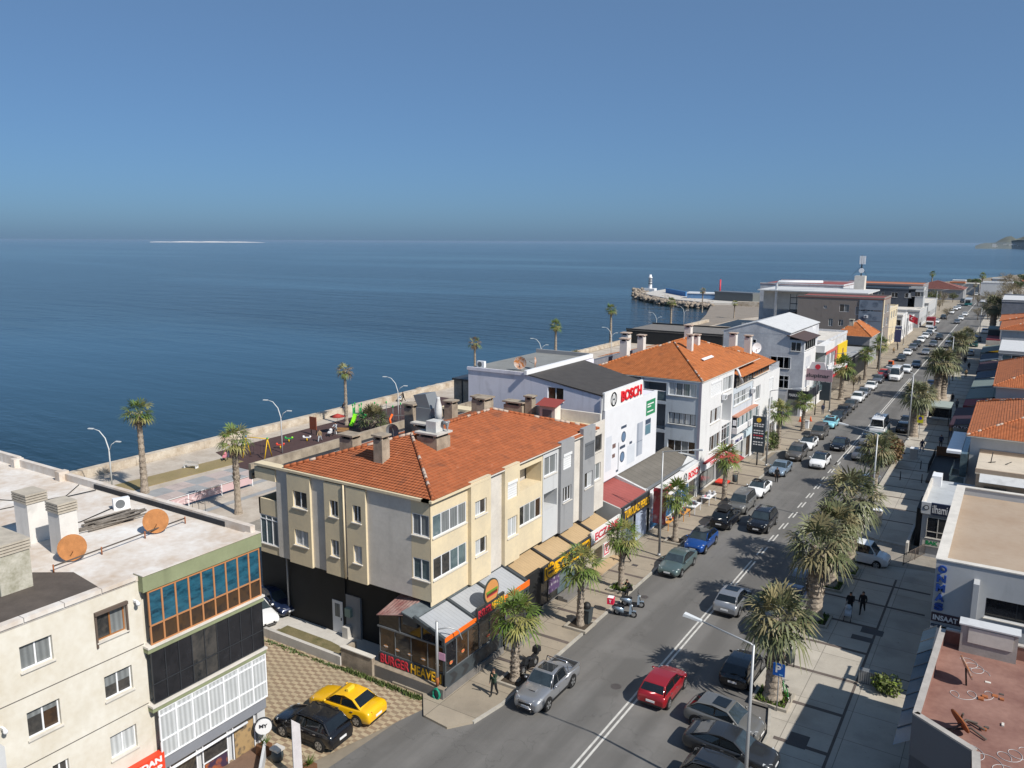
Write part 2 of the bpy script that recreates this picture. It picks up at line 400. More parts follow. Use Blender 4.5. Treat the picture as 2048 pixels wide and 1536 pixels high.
# ---------------------------------------------------------------- light
SUN_EL, SUN_AZ = R(43.5), math.atan2(-.20, 1.0)
SDIR = V((math.cos(SUN_EL) * math.cos(SUN_AZ), math.cos(SUN_EL) * math.sin(SUN_AZ), math.sin(SUN_EL)))
w = bpy.data.worlds.new('World'); SC.world = w; w.use_nodes = True
nt = w.node_tree; bg = nt.nodes['Background']
sky = nt.nodes.new('ShaderNodeTexSky'); sky.sky_type = 'NISHITA'; sky.sun_disc = False
sky.sun_elevation = SUN_EL; sky.sun_rotation = math.atan2(SDIR.x, SDIR.y)
sky.altitude = 0; sky.air_density = .65; sky.dust_density = 1.4; sky.ozone_density = 5.5
tint = nt.nodes.new('ShaderNodeMix'); tint.data_type = 'RGBA'; tint.blend_type = 'MULTIPLY'; tint.inputs[0].default_value = 1; tint.inputs[7].default_value = (.70, 1.0, 1.12, 1)
nt.links.new(sky.outputs[0], tint.inputs[6]); hz = nt.nodes.new('ShaderNodeMix'); hz.data_type = 'RGBA'; hz.inputs[0].default_value = .54; hz.inputs[7].default_value = (1.45, 2.35, 3.75, 1); nt.links.new(tint.outputs[2], hz.inputs[6]); nt.links.new(hz.outputs[2], bg.inputs[0]); bg.inputs[1].default_value = .082
sl = bpy.data.lights.new('sun', 'SUN'); so = bpy.data.objects.new('sun', sl); COL.objects.link(so)
sl.energy = 4.3; sl.angle = R(.55); sl.color = (1, .94, .85)
so.matrix_world = SDIR.to_track_quat('Z', 'Y').to_matrix().to_4x4()
SC.view_settings.view_transform = 'Standard'; SC.view_settings.look = 'None'; SC.view_settings.exposure = .42; SC.view_settings.gamma = 1
try: SC.cycles.max_bounces = 6; SC.cycles.transparent_max_bounces = 8; SC.cycles.use_denoising = True
except Exception: pass

# ---------------------------------------------------------------- sea
def sea_mat():
    m = bpy.data.materials.new('sea_water'); m.use_nodes = True; nt = m.node_tree; L = nt.links; b = nt.nodes['Principled BSDF']
    b.inputs['Base Color'].default_value = (.012, .04, .058, 1); b.inputs['IOR'].default_value = 1.33; b.inputs['Roughness'].default_value = .12; b.inputs['Specular IOR Level'].default_value = .36
    g = nt.nodes.new('ShaderNodeNewGeometry')
    def nz(scale, det, sc, dist=0.):
        mp = nt.nodes.new('ShaderNodeMapping'); mp.inputs['Scale'].default_value = sc; mp.inputs['Rotation'].default_value = (0, 0, R(28)); L.new(g.outputs['Position'], mp.inputs[0])
        n = nt.nodes.new('ShaderNodeTexNoise'); n.inputs['Scale'].default_value = scale; n.inputs['Detail'].default_value = det; n.inputs['Distortion'].default_value = dist; L.new(mp.outputs[0], n.inputs[0]); return n.outputs[0]
    def M(op, a, c):
        x = nt.nodes.new('ShaderNodeMath'); x.operation = op
        for s, v in ((x.inputs[0], a), (x.inputs[1], c)):
            if hasattr(v, 'links'): L.new(v, s)
            else: s.default_value = v
        return x.outputs[0]
    h = M('ADD', M('ADD', M('MULTIPLY', nz(.55, 5, (.35, 1, 1), .4), .55), M('MULTIPLY', nz(.12, 3, (.25, 1, 1), .3), 1.6)), M('MULTIPLY', nz(2.2, 3, (.5, 1, 1)), .10))
    bp = nt.nodes.new('ShaderNodeBump'); bp.inputs['Distance'].default_value = 1.0; bp.inputs['Strength'].default_value = .5
    L.new(h, bp.inputs['Height']); L.new(bp.outputs[0], b.inputs['Normal'])
    # wind patches: calm slicks are smoother and paler
    mp = nt.nodes.new('ShaderNodeMapping'); mp.inputs['Rotation'].default_value = (0, 0, R(-36)); mp.inputs['Scale'].default_value = (.0016, .0075, 1); L.new(g.outputs['Position'], mp.inputs[0])
    n = nt.nodes.new('ShaderNodeTexNoise'); n.inputs['Scale'].default_value = 1; n.inputs['Detail'].default_value = 5; n.inputs['Distortion'].default_value = .6; L.new(mp.outputs[0], n.inputs[0])
    r = nt.nodes.new('ShaderNodeMapRange'); r.inputs[1].default_value = .46; r.inputs[2].default_value = .64; L.new(n.outputs[0], r.inputs[0])
    L.new(M('SUBTRACT', .52, M('MULTIPLY', r.outputs[0], .42)), bp.inputs['Strength'])
    mx = nt.nodes.new('ShaderNodeMix'); mx.data_type = 'RGBA'; mx.inputs[6].default_value = (.003, .015, .023, 1); mx.inputs[7].default_value = (.012, .042, .060, 1); L.new(r.outputs[0], mx.inputs[0])
    L.new(mx.outputs[2], b.inputs['Base Color'])
    return m
mb = MB()
S = 45000
mb.face([(-S, -S, -1.3), (S, -S, -1.3), (S, S, -1.3), (-S, S, -1.3)], sea_mat())
structure(mb, 'sea_water')

# ---------------------------------------------------------------- ground sheets
M_LAND = mat('land_soil', (.20, .17, .13), .95, var=.25, vs=.3, bump=.2, bs=4)
shore = [(-87.5, -60), (-87.5, 120), (-88.5, 300), (-86, 330)]
for p in ((1410, 640), (1440, 622), (1480, 612), (1535, 606), (1600, 590), (1700, 574), (1850, 566), (1905, 562), (1960, 557), (2048, 548), (2200, 540)):
    q = G(*p); shore.append((q.x, q.y))
qx = shore[-1]
mb = MB(); poly = shore + [(900, qx[1]), (900, -60)]
mb.prism(poly, -2.5, -.02, M_LAND); structure(mb, 'ground')
RX0, RX1 = -22.9, -11.0
M_ASPH = mat('asphalt', (.135, .130, .124), .9, var=.12, vs=.5, kind='asphalt', bump=.25, bs=60)
mb = MB(); mb.face([(-24.6, -10, 0), (-8.2, -10, 0), (-8.2, 560, 0), (-24.6, 560, 0)], M_ASPH)
mb.face([(-30, -10, .0), (-24.6, -10, .0), (-24.6, 33.6, .0), (-27.0, 33.6, 0)], M_ASPH); structure(mb, 'road')
M_LINE = mat('road_paint', (.50, .49, .46), .8, var=.25, vs=3)
mb = MB()
def strip(x0, x1, y0, y1, z=.005): mb.face([(x0, y0, z), (x1, y0, z), (x1, y1, z), (x0, y1, z)], M_LINE)
strip(-17.13, -17.0, 10, 65); strip(-16.82, -16.69, 10, 65)
y = 66.5
while y < 100: strip(-17.13, -17.0, y, y + 1.9); strip(-16.82, -16.69, y + .4, y + 2.3); y += 3.7
strip(-17.13, -17.0, 100, 175); strip(-16.82, -16.69, 104, 175)
strip(-17.0, -16.8, 178, 420)
structure(mb, 'road_line')
# pavements
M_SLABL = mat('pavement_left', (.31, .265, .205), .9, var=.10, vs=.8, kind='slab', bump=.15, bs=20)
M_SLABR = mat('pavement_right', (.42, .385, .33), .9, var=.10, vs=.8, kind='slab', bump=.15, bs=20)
M_KERB = mat('kerb_stone', (.36, .34, .30), .9, var=.2, vs=2)
M_DRAIN = mat('drain_strip', (.105, .085, .075), .9, var=.2)
KH = .13
mb = MB()
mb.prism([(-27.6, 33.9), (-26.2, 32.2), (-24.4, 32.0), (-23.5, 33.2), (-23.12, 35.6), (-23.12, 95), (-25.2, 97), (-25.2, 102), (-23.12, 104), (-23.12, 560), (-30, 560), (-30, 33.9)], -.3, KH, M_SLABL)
structure(mb, 'pavement')
mb = MB()
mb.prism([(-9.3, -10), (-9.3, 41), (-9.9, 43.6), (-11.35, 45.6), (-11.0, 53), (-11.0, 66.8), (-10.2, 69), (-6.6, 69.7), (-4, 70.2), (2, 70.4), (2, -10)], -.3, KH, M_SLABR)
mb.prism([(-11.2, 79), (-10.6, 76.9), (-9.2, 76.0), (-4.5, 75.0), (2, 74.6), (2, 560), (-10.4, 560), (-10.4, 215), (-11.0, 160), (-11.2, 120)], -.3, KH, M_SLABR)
structure(mb, 'pavement')
mb = MB()   # kerb edging, a hand proud of the slabs
def edging(pts, wd=.16, z=KH + .012):
    for a, b in zip(pts, pts[1:]):
        a, b = V((*a, 0)), V((*b, 0)); d = (b - a).normalized(); n = V((d.y, -d.x, 0)) * wd
        L_ = (b - a).length; k = max(1, int(L_ / 6)) 
        for i in range(k):
            p, q = a.lerp(b, i / k), a.lerp(b, (i + 1) / k - .01 / L_)
            mb.hexa([p - n * .5 + V((0, 0, -.2)), q - n * .5 + V((0, 0, -.2)), q + n * .5 + V((0, 0, -.2)), p + n * .5 + V((0, 0, -.2)), p - n * .5 + V((0, 0, z)), q - n * .5 + V((0, 0, z)), q + n * .5 + V((0, 0, z)), p + n * .5 + V((0, 0, z))][::1], M_KERB)
edging([(-23.5, 33.2), (-23.12, 35.6), (-23.12, 95), (-25.2, 97), (-25.2, 102), (-23.12, 104), (-23.12, 420)])
edging([(-9.3, 10), (-9.3, 41), (-9.9, 43.6), (-11.35, 45.6), (-11.0, 53), (-11.0, 66.8), (-10.2, 69), (-6.6, 69.7), (-4, 70.2)])
edging([(-4.5, 75.0), (-9.2, 76.0), (-10.6, 76.9), (-11.2, 79), (-11.2, 120), (-11.0, 160), (-10.4, 215), (-10.4, 420)])
structure(mb, 'kerb')
mb = MB()
def drain(x0, x1, y, h=.32): mb.face([(x0, y, KH + .005), (x1, y, KH + .005), (x1, y + h, KH + .005), (x0, y + h, KH + .005)], M_DRAIN)
y = 39.6
while y < 220:
    if not 95 < y < 104: drain(-26.4, -23.25, y)
    y += 4.15
y = 28.4
while y < 240:
    x0 = -9.1 if y < 42 else -10.9
    if not 67 < y < 78: drain(x0 + .1, -6.2 if y < 60 else -3.6, y, .3)
    y += 4.1
mb.face([(-6.25, 30, KH + .006), (-6.1, 30, KH + .006), (-6.1, 67, KH + .006), (-6.25, 67, KH + .006)], M_DRAIN)
structure(mb, 'drain_strip')
M_IRON = mat('iron_cover', (.07, .062, .06), .6, var=.2)
mb = MB()
for x, y, wd, h in ((-8.3, 40.6, 1.0, 1.3), (-7.1, 56.2, 1.4, .9), (-7.5, 54.9, 1.4, .7), (-25.1, 58.2, .5, .4)):
    mb.face([(x, y, KH + .01), (x + wd, y, KH + .01), (x + wd, y + h, KH + .01), (x, y + h, KH + .01)], M_IRON)
for x, y, r in ((-22.2, 40.2, .3), (-22.0, 41.0, .32), (-18.4, 41, .33), (-21.9, 53.5, .3), (-14.6, 121, .34), (-13.9, 52, .3), (-20.3, 73.5, .5)):
    mb.disc((x, y, -.05), (0, 0, 1), r, .056, M_IRON, 14)
structure(mb, 'manhole_cover')
# paved car park, yard and lanes
M_PAVER = mat('paver_two_tone', (.44, .355, .235), .9, col2=(.245, .17, .11), var=.12, vs=2, kind='paver', bump=.3, bs=9)
M_PAVG = mat('paver_grey', (.27, .245, .21), .9, var=.2, vs=1, kind='slab', bump=.2)
M_CONC = mat('concrete_yard', (.46, .44, .41), .9, var=.12, vs=.6, kind='worn', bump=.1)
mb = MB()
mb.face([(-46, 22, .008), (-29.6, 22, .008), (-26.4, 33.9, .008), (-46, 33.9, .008)], M_PAVER); mb.face([(-33, 8, .012), (-30.5, 8, .012), (-29.6, 22, .012), (-33, 22, .012)], M_PAVER)
structure(mb, 'car_park')
mb = MB(); mb.prism([(-11.0, 68.2), (-10.3, 69.1), (2, 70.6), (2, 74.4), (-9.6, 75.9), (-11.0, 77.5)], -.2, .02, M_PAVG); mb.prism([(-30, 96.8), (-25.3, 97.1), (-25.3, 101.9), (-30, 102.2)], -.2, KH + .01, M_PAVG); structure(mb, 'side_lane')
mb = MB(); mb.face([(-60, 31.0, .012), (-41.2, 33.9, .012), (-41.2, 37, .012), (-60, 37, .012)], M_CONC)
mb.face([(-41.2, 35.0, .016), (-30.5, 35.3, .016), (-30.5, 37.2, .016), (-41.2, 37.2, .016)], M_CONC)
mb.face([(-34.0, 34.4, .02), (-30.9, 34.4, .02), (-30.9, 36.6, .02), (-34.0, 36.6, .02)], M_CONC)
structure(mb, 'yard')
M_GRASS = mat('rough_grass', (.095, .10, .032), .95, col2=(.19, .155, .085), var=.3, vs=2, kind='grass', bump=.6, bs=30)
M_DRY = mat('dry_lawn', (.34, .26, .145), .95, col2=(.23, .185, .085), var=.25, vs=1, kind='grass', bump=.6, bs=30)
mb = MB(); mb.prism([(-41.0, 33.95), (-41.0, 35.6), (-36.8, 35.6), (-34.1, 35.2), (-34.1, 34.0)], -.2, .06, M_GRASS); structure(mb, 'grass', 'stuff')
# ---------------------------------------------------------------- seafront
M_PROM = mat('promenade_concrete', (.54, .49, .425), .9, var=.08, vs=.4, kind='worn', col2=(.30, .25, .20), bump=.12)
M_SEAW = mat('sea_wall_stone', (.66, .60, .51), .95, var=.14, vs=.7, kind='worn', col2=(.25, .19, .13), bump=.5, bs=5)
M_RUB = mat('playground_rubber', (.062, .034, .032), .95, var=.2, vs=1.5)
M_PINK = mat('pink_paving', (.43, .36, .335), .9, var=.1, vs=1.5, kind='slab')
M_GREYP = mat('grey_paving', (.27, .275, .28), .9, var=.15, vs=1)
mb = MB(); mb.face([(-87.0, -60, .004), (-60, -60, .004), (-60, 320, .004), (-87, 320, .004)], M_PROM)
mb.face([(-60, 30, .002), (-46, 30, .002), (-46, 240, .002), (-60, 240, .002)], M_PAVG); structure(mb, 'promenade')
mb = MB()
mb.prism([(-82.0, 44), (-78.6, 44), (-77.8, 62), (-81.0, 62)], -.1, .09, M_DRY); mb.prism([(-82.0, -10), (-77.6, -10), (-78.3, 44), (-81.6, 44)], -.1, .088, M_DRY)
mb.prism([(-80, 112), (-66, 112), (-66, 150), (-80, 150)], -.1, .09, M_DRY); structure(mb, 'lawn', 'stuff')
mb = MB(); mb.prism([(-84.3, 63), (-76, 60), (-62, 60), (-62, 108), (-84.3, 108)], -.1, .04, M_RUB); structure(mb, 'playground_floor')
mb = MB()
for k in range(18):   # chequered plaza beside the lawn
    y0 = 40 + k * 2.6
    for j in range(2):
        x0 = -76.8 + j * 2.3
        mb.face([(x0, y0, .012), (x0 + 2.3, y0, .012), (x0 + 2.3, y0 + 2.6, .012), (x0, y0 + 2.6, .012)], M_GREYP if (k + j) % 2 else M_PINK)
mb.face([(-70.2, 34, .012), (-69.3, 34, .012), (-69.3, 100, .012), (-70.2, 100, .012)], M_GREYP); mb.face([(-66.8, 34, .012), (-66.0, 34, .012), (-66.0, 100, .012), (-66.8, 100, .012)], M_GREYP)
structure(mb, 'plaza_paving')
mb = MB(); mb.prism([(-72.1, 34), (-71.2, 34), (-71.2, 60), (-72.1, 60)], -.1, .07, M_GRASS); structure(mb, 'grass_verge', 'stuff')
mb = MB()   # sea wall in cast lengths
y = -60
while y < 258:
    L_ = 9.5; o = .05 * random.random(); x = -87.0 - max(0, (y - 120)) * .006
    mb.hexa([(x - 1.3, y, -2), (x + .0, y, -2), (x + .0, y + L_ - .03, -2), (x - 1.3, y + L_ - .03, -2), (x - 1.05, y, .95 + o), (x - .15, y, .95 + o), (x - .15, y + L_ - .03, .95 + o), (x - 1.05, y + L_ - .03, .95 + o)], M_SEAW)
    y += L_
tag(mb.build('sea_wall'), 'pale weathered concrete sea wall along the promenade edge', 'sea wall')
# ---------------------------------------------------------------- palms
M_FROND = [mat('frond_%s' % k, c, .55, var=.35, vs=1.4, spec=.35) for k, c in (('green', (.085, .135, .022)), ('olive', (.13, .17, .04)), ('yellow', (.22, .21, .065)))]
M_FRONDG = [mat('frond_%s' % k, c, .55, var=.35, vs=1.4, spec=.35) for k, c in (('sage', (.085, .10, .042)), ('sagelight', (.15, .16, .08)), ('straw', (.19, .165, .085)))]
M_DEADF = mat('frond_dead', (.19, .135, .075), .9, var=.35, vs=3)
M_BARK = mat('palm_bark', (.155, .115, .085), .95, var=.3, vs=3, kind='bark', col2=(.33, .28, .225), bump=.7, bs=14)
M_BARKL = mat('palm_bark_smooth', (.17, .13, .095), .95, var=.3, vs=2, kind='bark', col2=(.24, .19, .14), bump=.5, bs=9)
M_SOIL = mat('planter_soil', (.055, .042, .03), 1, var=.3, vs=5)
def fan(mb, base, az, el, pet, rad, mats, rs, droop=.5, nb=17, dead=False):
    """one fan leaf: petiole, then blades spread in a folded, drooping half disc"""
    d = V((math.cos(az) * math.cos(el), math.sin(az) * math.cos(el), math.sin(el)))
    side = V((-math.sin(az), math.cos(az), 0)); upv = side.cross(d) * -1
    if upv.z < 0: upv = -upv
    m = M_DEADF if dead else rs.choice(mats)
    p1 = V(base) + d * pet * .5; p2 = V(base) + d * pet + V((0, 0, -pet * .12 * droop))
    mb.face([V(base) - side * .04, V(base) + side * .04, p1 + side * .03, p1 - side * .03], M_DEADF if dead else mats[1]); mb.face([p1 - side * .03, p1 + side * .03, p2 + side * .02, p2 - side * .02], m)
    d2 = (d + V((0, 0, -.25 * droop))).normalized(); up2 = (upv + d * .25 * droop).normalized()
    for k in range(nb):
        t = (k / (nb - 1) - .5) * 2
        a = t * R(112) + rs.uniform(-.05, .05)
        dr = d2 * math.cos(a) + side * math.sin(a)
        dr = (dr + up2 * (.22 * math.cos(a * .8) * (1 if k % 2 else -.2))).normalized()
        ln = rad * (1 - .25 * t * t) * rs.uniform(.85, 1.1); w_ = .12 * rad
        q = p2 + dr * ln * .55; e = p2 + dr * ln + V((0, 0, -ln * droop * rs.uniform(.25, .75)))
        wv = dr.cross(up2).normalized() * w_ * .5
        mb.face([p2, q + wv, q - wv], m); mb.face([q - wv, q + wv, e + wv * .12, e - wv * .12], m)
def palm_spec(h, r0, r1, nl, rad, mats, seed, boots=0, skirt=6, elr=(-.55, 1.35), boot_r=.1, smooth=.0, pet=.9, lean=.0, droop=.55):
    rs = random.Random(seed); tb = MB(); n = 10; rows = []; N = 26
    for i in range(N + 1):
        t = i / N; z = h * t
        r = r0 + (r1 - r0) * min(1, t * 1.3); r += .28 * r0 * max(0, 1 - t * 9)
        if boots and t > smooth: r *= 1.0 + (.16 if i % 2 else 0)
        elif i % 2: r *= 1.03
        ox = lean * t * t * h
        rows.append([(ox + r * math.cos(2 * math.pi * (k + .5 * (i % 2)) / n), r * math.sin(2 * math.pi * (k + .5 * (i % 2)) / n), z) for k in range(n)])
    tb.grid(rows, M_BARKL if not boots else M_BARK, closed=True, capA=True, capB=True, smooth=not boots)
    for i in range(boots):     # old leaf bases
        t = smooth + (1 - smooth) * (i + .5) / boots; z = h * t; a = i * 2.39996 + rs.uniform(-.2, .2); r = r0 + (r1 - r0) * min(1, t * 1.3)
        c = V((lean * t * t * h + r * .9 * math.cos(a), r * .9 * math.sin(a), z)); o = V((math.cos(a), math.sin(a), 0)); s_ = V((-o.y, o.x, 0)); L_ = boot_r * rs.uniform(.7, 1.5)
        e = c + o * L_ * rs.uniform(.55, 1.0) + V((0, 0, L_ * rs.uniform(.7, 1.7)))
        wb = L_ * .55
        tb.face([c - s_ * wb + V((0, 0, -L_ * .5)), c + s_ * wb + V((0, 0, -L_ * .5)), e + s_ * wb * .35, e - s_ * wb * .35], M_BARK); tb.face([c - s_ * wb + V((0, 0, L_ * .3)), e - s_ * wb * .35, e + s_ * wb * .35, c + s_ * wb + V((0, 0, L_ * .3))], M_BARK)
    trunk = tb.mesh('trunk')
    cb = MB(); top = V((lean * h, 0, h))
    for i in range(nl):
        t = i / nl; az = i * 2.39996 + rs.uniform(-.25, .25); el = elr[1] + (elr[0] - elr[1]) * t ** .8 + rs.uniform(-.15, .15)
        b = top + V((math.cos(az), math.sin(az), 0)) * r1 * .5 + V((0, 0, .28 * (1 - t)))
        fan(cb, b, az, el, pet * rs.uniform(.8, 1.15), rad * rs.uniform(.8, 1.12), mats, rs, droop=droop * (.5 + t * .9))
    crown = cb.mesh('crown')
    sb = MB()
    for i in range(skirt):
        az = i * 2.39996; fan(sb, top + V((math.cos(az), math.sin(az), 0)) * r1 * .7 + V((0, 0, -.15)), az, -1.1 + rs.uniform(-.2, .15), pet * .8, rad * .62, mats, rs, droop=.5, nb=11, dead=True)
    out = [('trunk', trunk), ('crown', crown)]
    if skirt: out.append(('dead_leaf_skirt', sb.mesh('dead_leaf_skirt')))
    return out
PAL_STREET = [palm_spec(4.15, .27, .19, 24, .98, M_FROND, 11, boots=190, skirt=5, boot_r=.11, elr=(-.75, 1.3), pet=.8, smooth=.0, droop=.6),
              palm_spec(4.3, .25, .17, 22, .95, M_FROND, 12, boots=150, skirt=4, boot_r=.10, elr=(-.75, 1.3), pet=.8, smooth=.12, droop=.6),
              palm_spec(4.2, .27, .17, 24, .95, M_FROND, 13, boots=120, skirt=4, boot_r=.10, elr=(-.7, 1.3), pet=.8, smooth=.35, droop=.6)]
PAL_FAT = [palm_spec(5.0, .5, .38, 32, 1.25, M_FRONDG, 21, boots=230, skirt=9, boot_r=.17, elr=(-.6, 1.35), pet=1.05, smooth=.36, droop=.75),
           palm_spec(4.8, .5, .40, 30, 1.25, M_FRONDG, 22, boots=240, skirt=9, boot_r=.17, elr=(-.6, 1.35), pet=1.1, smooth=.3, droop=.75)]
PAL_SEA = [palm_spec(8.6, .36, .24, 22, 1.0, M_FROND, 31, boots=260, skirt=7, boot_r=.10, elr=(-.6, 1.2), pet=.9, lean=-.008, droop=.55),
           palm_spec(7.4, .33, .25, 18, 1.0, M_FROND, 32, boots=150, skirt=7, boot_r=.14, elr=(-.6, 1.2), pet=.9, smooth=.42, droop=.6),
           palm_spec(7.8, .27, .17, 15, .8, [M_FROND[1], M_FROND[2], M_DEADF], 33, boots=150, skirt=6, boot_r=.09, elr=(-.8, 1.1), pet=.7, droop=.8)]
PAL_BUSH = palm_spec(1.3, .4, .35, 34, 1.15, M_FRONDG, 41, boots=40, skirt=0, elr=(-.25, 1.4), pet=1.2, smooth=.0, droop=.4)
def palm(sp, loc, label, group, rz=0, sc=1., name='palm_tree'):
    return inst(sp, name, label, 'palm tree', loc, rz, group, sc)
LP = 'palms along the left pavement'; RP = 'palms along the right pavement'; SP = 'palms on the seafront'
def at(px, py, z=KH): q = G(px, py, z); return (q.x, q.y, z)
for k, (px, py, sp, s, lab) in enumerate([
    (1030, 1362, 0, 1.0, 'palm with shaggy pale trunk beside the silver pickup'),
    (1160, 1252, 1, 1.02, 'palm beside the grey wheelie bin in front of the yellow sign'),
    (1242, 1178, 2, .98, 'palm with smooth lower trunk behind the two scooters'),
    (1350, 1083, 2, 1.0, 'palm in front of the homeware shop tables'),
    (1448, 1000, 1, 1.05, 'palm beside the grey van under the red awning'),
    (1556, 897, 1, 1.12, 'bushy palm with brown trunk beyond the dark totem sign'),
    (1605, 862, 0, 1.0, 'palm on a green tuft at the side lane corner'),
    (1681, 800, 0, 1.35, 'tall palm behind the white optician building'),
    (1729, 760, 1, 1.15, 'palm beyond the small bare street tree'),
    (1757, 738, 0, 1.25, 'palm beside the shop with the pink awning'),
    (1527, 912, 2, .55, 'short palm stump leaning beside the lamp post')]):
    palm(PAL_STREET[sp], at(px, py), lab, LP, k * 1.7, s)
RPL = [(1545, 1398, 0, 1.0, 'fat palm in the planter beside the blue parking sign'), (1627, 1238, 1, 1.13, 'leaning fat palm left of the couple with the pushchair'),
       (1660, 1172, 0, .98, 'fat palm immediately left of the white van front'), (1692, 1142, 1, 1.28, 'tallest fat palm in front of the white van'),
       (1745, 985, 0, .92, 'fat palm beside the white car parked behind the lamp'), (1772, 925, 1, .6, 'small fat palm growing out of the reddish hedge'),
       (1826, 872, 0, 1.1, 'fat palm beside the yellow tow-away sign'), (1845, 850, 1, .95, 'fat palm in front of the green roofed kiosk'),
       (1872, 800, 0, 1.28, 'left of the twin fat palms far down the pavement'), (1884, 797, 1, 1.3, 'right of the twin fat palms far down the pavement'),
       (1913, 742, 0, 1.2, 'fat palm behind the twin palms, near one'), (1928, 722, 1, 1.15, 'fat palm behind the twin palms, far one'), (1983, 672, 0, 1.7, 'tall dark palm among the bare trees')]
for k, (px, py, sp, s, lab) in enumerate(RPL):
    palm(PAL_FAT[sp], at(px, py), lab, RP, .6 + k * 1.3, s)
for k, (px, py, sp, s, lab) in enumerate([
    (290, 986, 0, 1.0, 'tall palm on the dry lawn casting a long shadow'), (477, 1027, 1, 1.0, 'palm with ragged upper trunk in the paved plaza'),
    (693, 850, 2, 1.02, 'thin wilted palm beside the green slide'), (950, 772, 2, 1.02, 'thin palm beside the glass balcony of the lilac house'),
    (1111, 722, 0, .92, 'seafront palm rising above the grey flat roof'), (1221, 686, 0, 1.02, 'seafront palm above the orange tiled roofs'),
    (1341, 660, 0, .98, 'seafront palm near the bend of the sea wall'), (1404, 625, 2, 1.05, 'leafless palm pole near the beach'), (1468, 637, 1, .72, 'bushy palm on the beach'),
    (1862, 582, 0, 1.1, 'lone palm against the sea left of the red hall'), (1962, 590, 0, 1.15, 'dark palm right of the red hall'), (1947, 600, 2, .9, 'slim palm by the red hall corner')]):
    palm(PAL_SEA[sp], at(px, py, .02), lab, SP, 2.1 + k, s)
for px, py, lab, s in ((747, 862, 'bushy low palm clump inside the playground', 1.15), (952, 800, 'bushy low palm below the glass balcony', .9), (1150, 732, 'bushy low palm behind the grey flat roof', 1.0)):
    inst(PAL_BUSH, 'palm_bush', lab, 'palm bush', at(px, py, .02), px, 'low palm bushes', s)
# planters round the street palms
M_PLANT = mat('planter_stone', (.34, .31, .26), .9, var=.2, vs=3)
def planter(px, py, wd, lab, grassy=False):
    q = at(px, py); T = thing('tree_planter', lab, 'planter', q, group='stone planters round the palms')
    mb = MB(); x, y, z = q; h = wd / 2
    for a in ((x - h, x + h, y - h, y - h + .16), (x - h, x + h, y + h - .16, y + h), (x - h, x - h + .16, y - h + .16, y + h - .16), (x + h - .16, x + h, y - h + .16, y + h - .16)):
        mb.box(a[0], a[1], a[2], a[3], z, z + .17, M_PLANT)
    mb.build('kerb_ring', T)
    mb = MB(); mb.face([(x - h + .16, y - h + .16, z + .1), (x + h - .16, y - h + .16, z + .1), (x + h - .16, y + h - .16, z + .1), (x - h + .16, y + h - .16, z + .1)], M_SOIL)
    mb.build('soil', T)
    if grassy:
        g = MB(); rs = random.Random(px)
        for _ in range(260):
            a, b = rs.uniform(-h + .2, h - .2), rs.uniform(-h + .2, h - .2); l = rs.uniform(.12, .34); an = rs.uniform(0, 6.3); dx, dy = math.cos(an) * .07, math.sin(an) * .07
            g.face([(x + a - dx, y + b - dy, z + .1), (x + a + dx, y + b + dy, z + .1), (x + a + dy * 1.5, y + b - dx * 1.5, z + .1 + l)], M_FROND[0])
        g.build('weeds', T)
for a in ((1030, 1362, 1.7, 'stone planter at the base of the pickup palm', False), (1160, 1252, 1.7, 'stone planter of the palm beside the wheelie bin', False), (1242, 1178, 1.7, 'stone planter of the palm behind the scooters', True),
          (1350, 1083, 1.6, 'stone planter of the palm by the homeware tables', False), (1545, 1398, 2.1, 'weedy planter of the palm by the parking sign', True), (1627, 1238, 2.2, 'weedy planter of the leaning fat palm', True), (1660, 1172, 2.0, 'dark planter of the palm left of the van', True), (1692, 1142, 2.0, 'dark planter of the palm in front of the van', True)):
    planter(*a)
# ---------------------------------------------------------------- leafy, bare and hedge plants
M_LEAF = [mat('leaf_%d' % k, c, .6, var=.35, vs=2) for k, c in enumerate(((.05, .075, .02), (.085, .115, .03), (.12, .14, .05)))]
M_LEAFR = [mat('leaf_red_%d' % k, c, .6, var=.35, vs=2) for k, c in enumerate(((.12, .06, .025), (.16, .09, .035), (.10, .10, .03)))]
M_TWIG = [mat('twig_%d' % k, c, .9, var=.3, vs=2) for k, c in enumerate(((.19, .155, .115), (.145, .115, .085), (.22, .185, .13)))]
M_BUDS = [mat('bud_%d' % k, c, .8, var=.3, vs=2) for k, c in enumerate(((.20, .165, .075), (.165, .14, .07), (.25, .2, .11)))]
def leaves(mb, c, r, n, sz, mats, rs, hollow=.5):
    for _ in range(n):
        while True:
            p = V((rs.uniform(-1, 1), rs.uniform(-1, 1), rs.uniform(-1, 1))); l = p.length
            if hollow < l < 1: break
        p = V((c[0] + p.x * r[0], c[1] + p.y * r[1], c[2] + p.z * r[2]))
        a = V((rs.gauss(0, 1), rs.gauss(0, 1), rs.gauss(0, .6))).normalized() * sz * rs.uniform(.6, 1.4); b = a.cross(V((rs.gauss(0, 1), rs.gauss(0, 1), rs.gauss(0, 1)))).normalized() * sz * .55
        mb.face([p - a, p + b, p + a, p - b], rs.choice(mats))
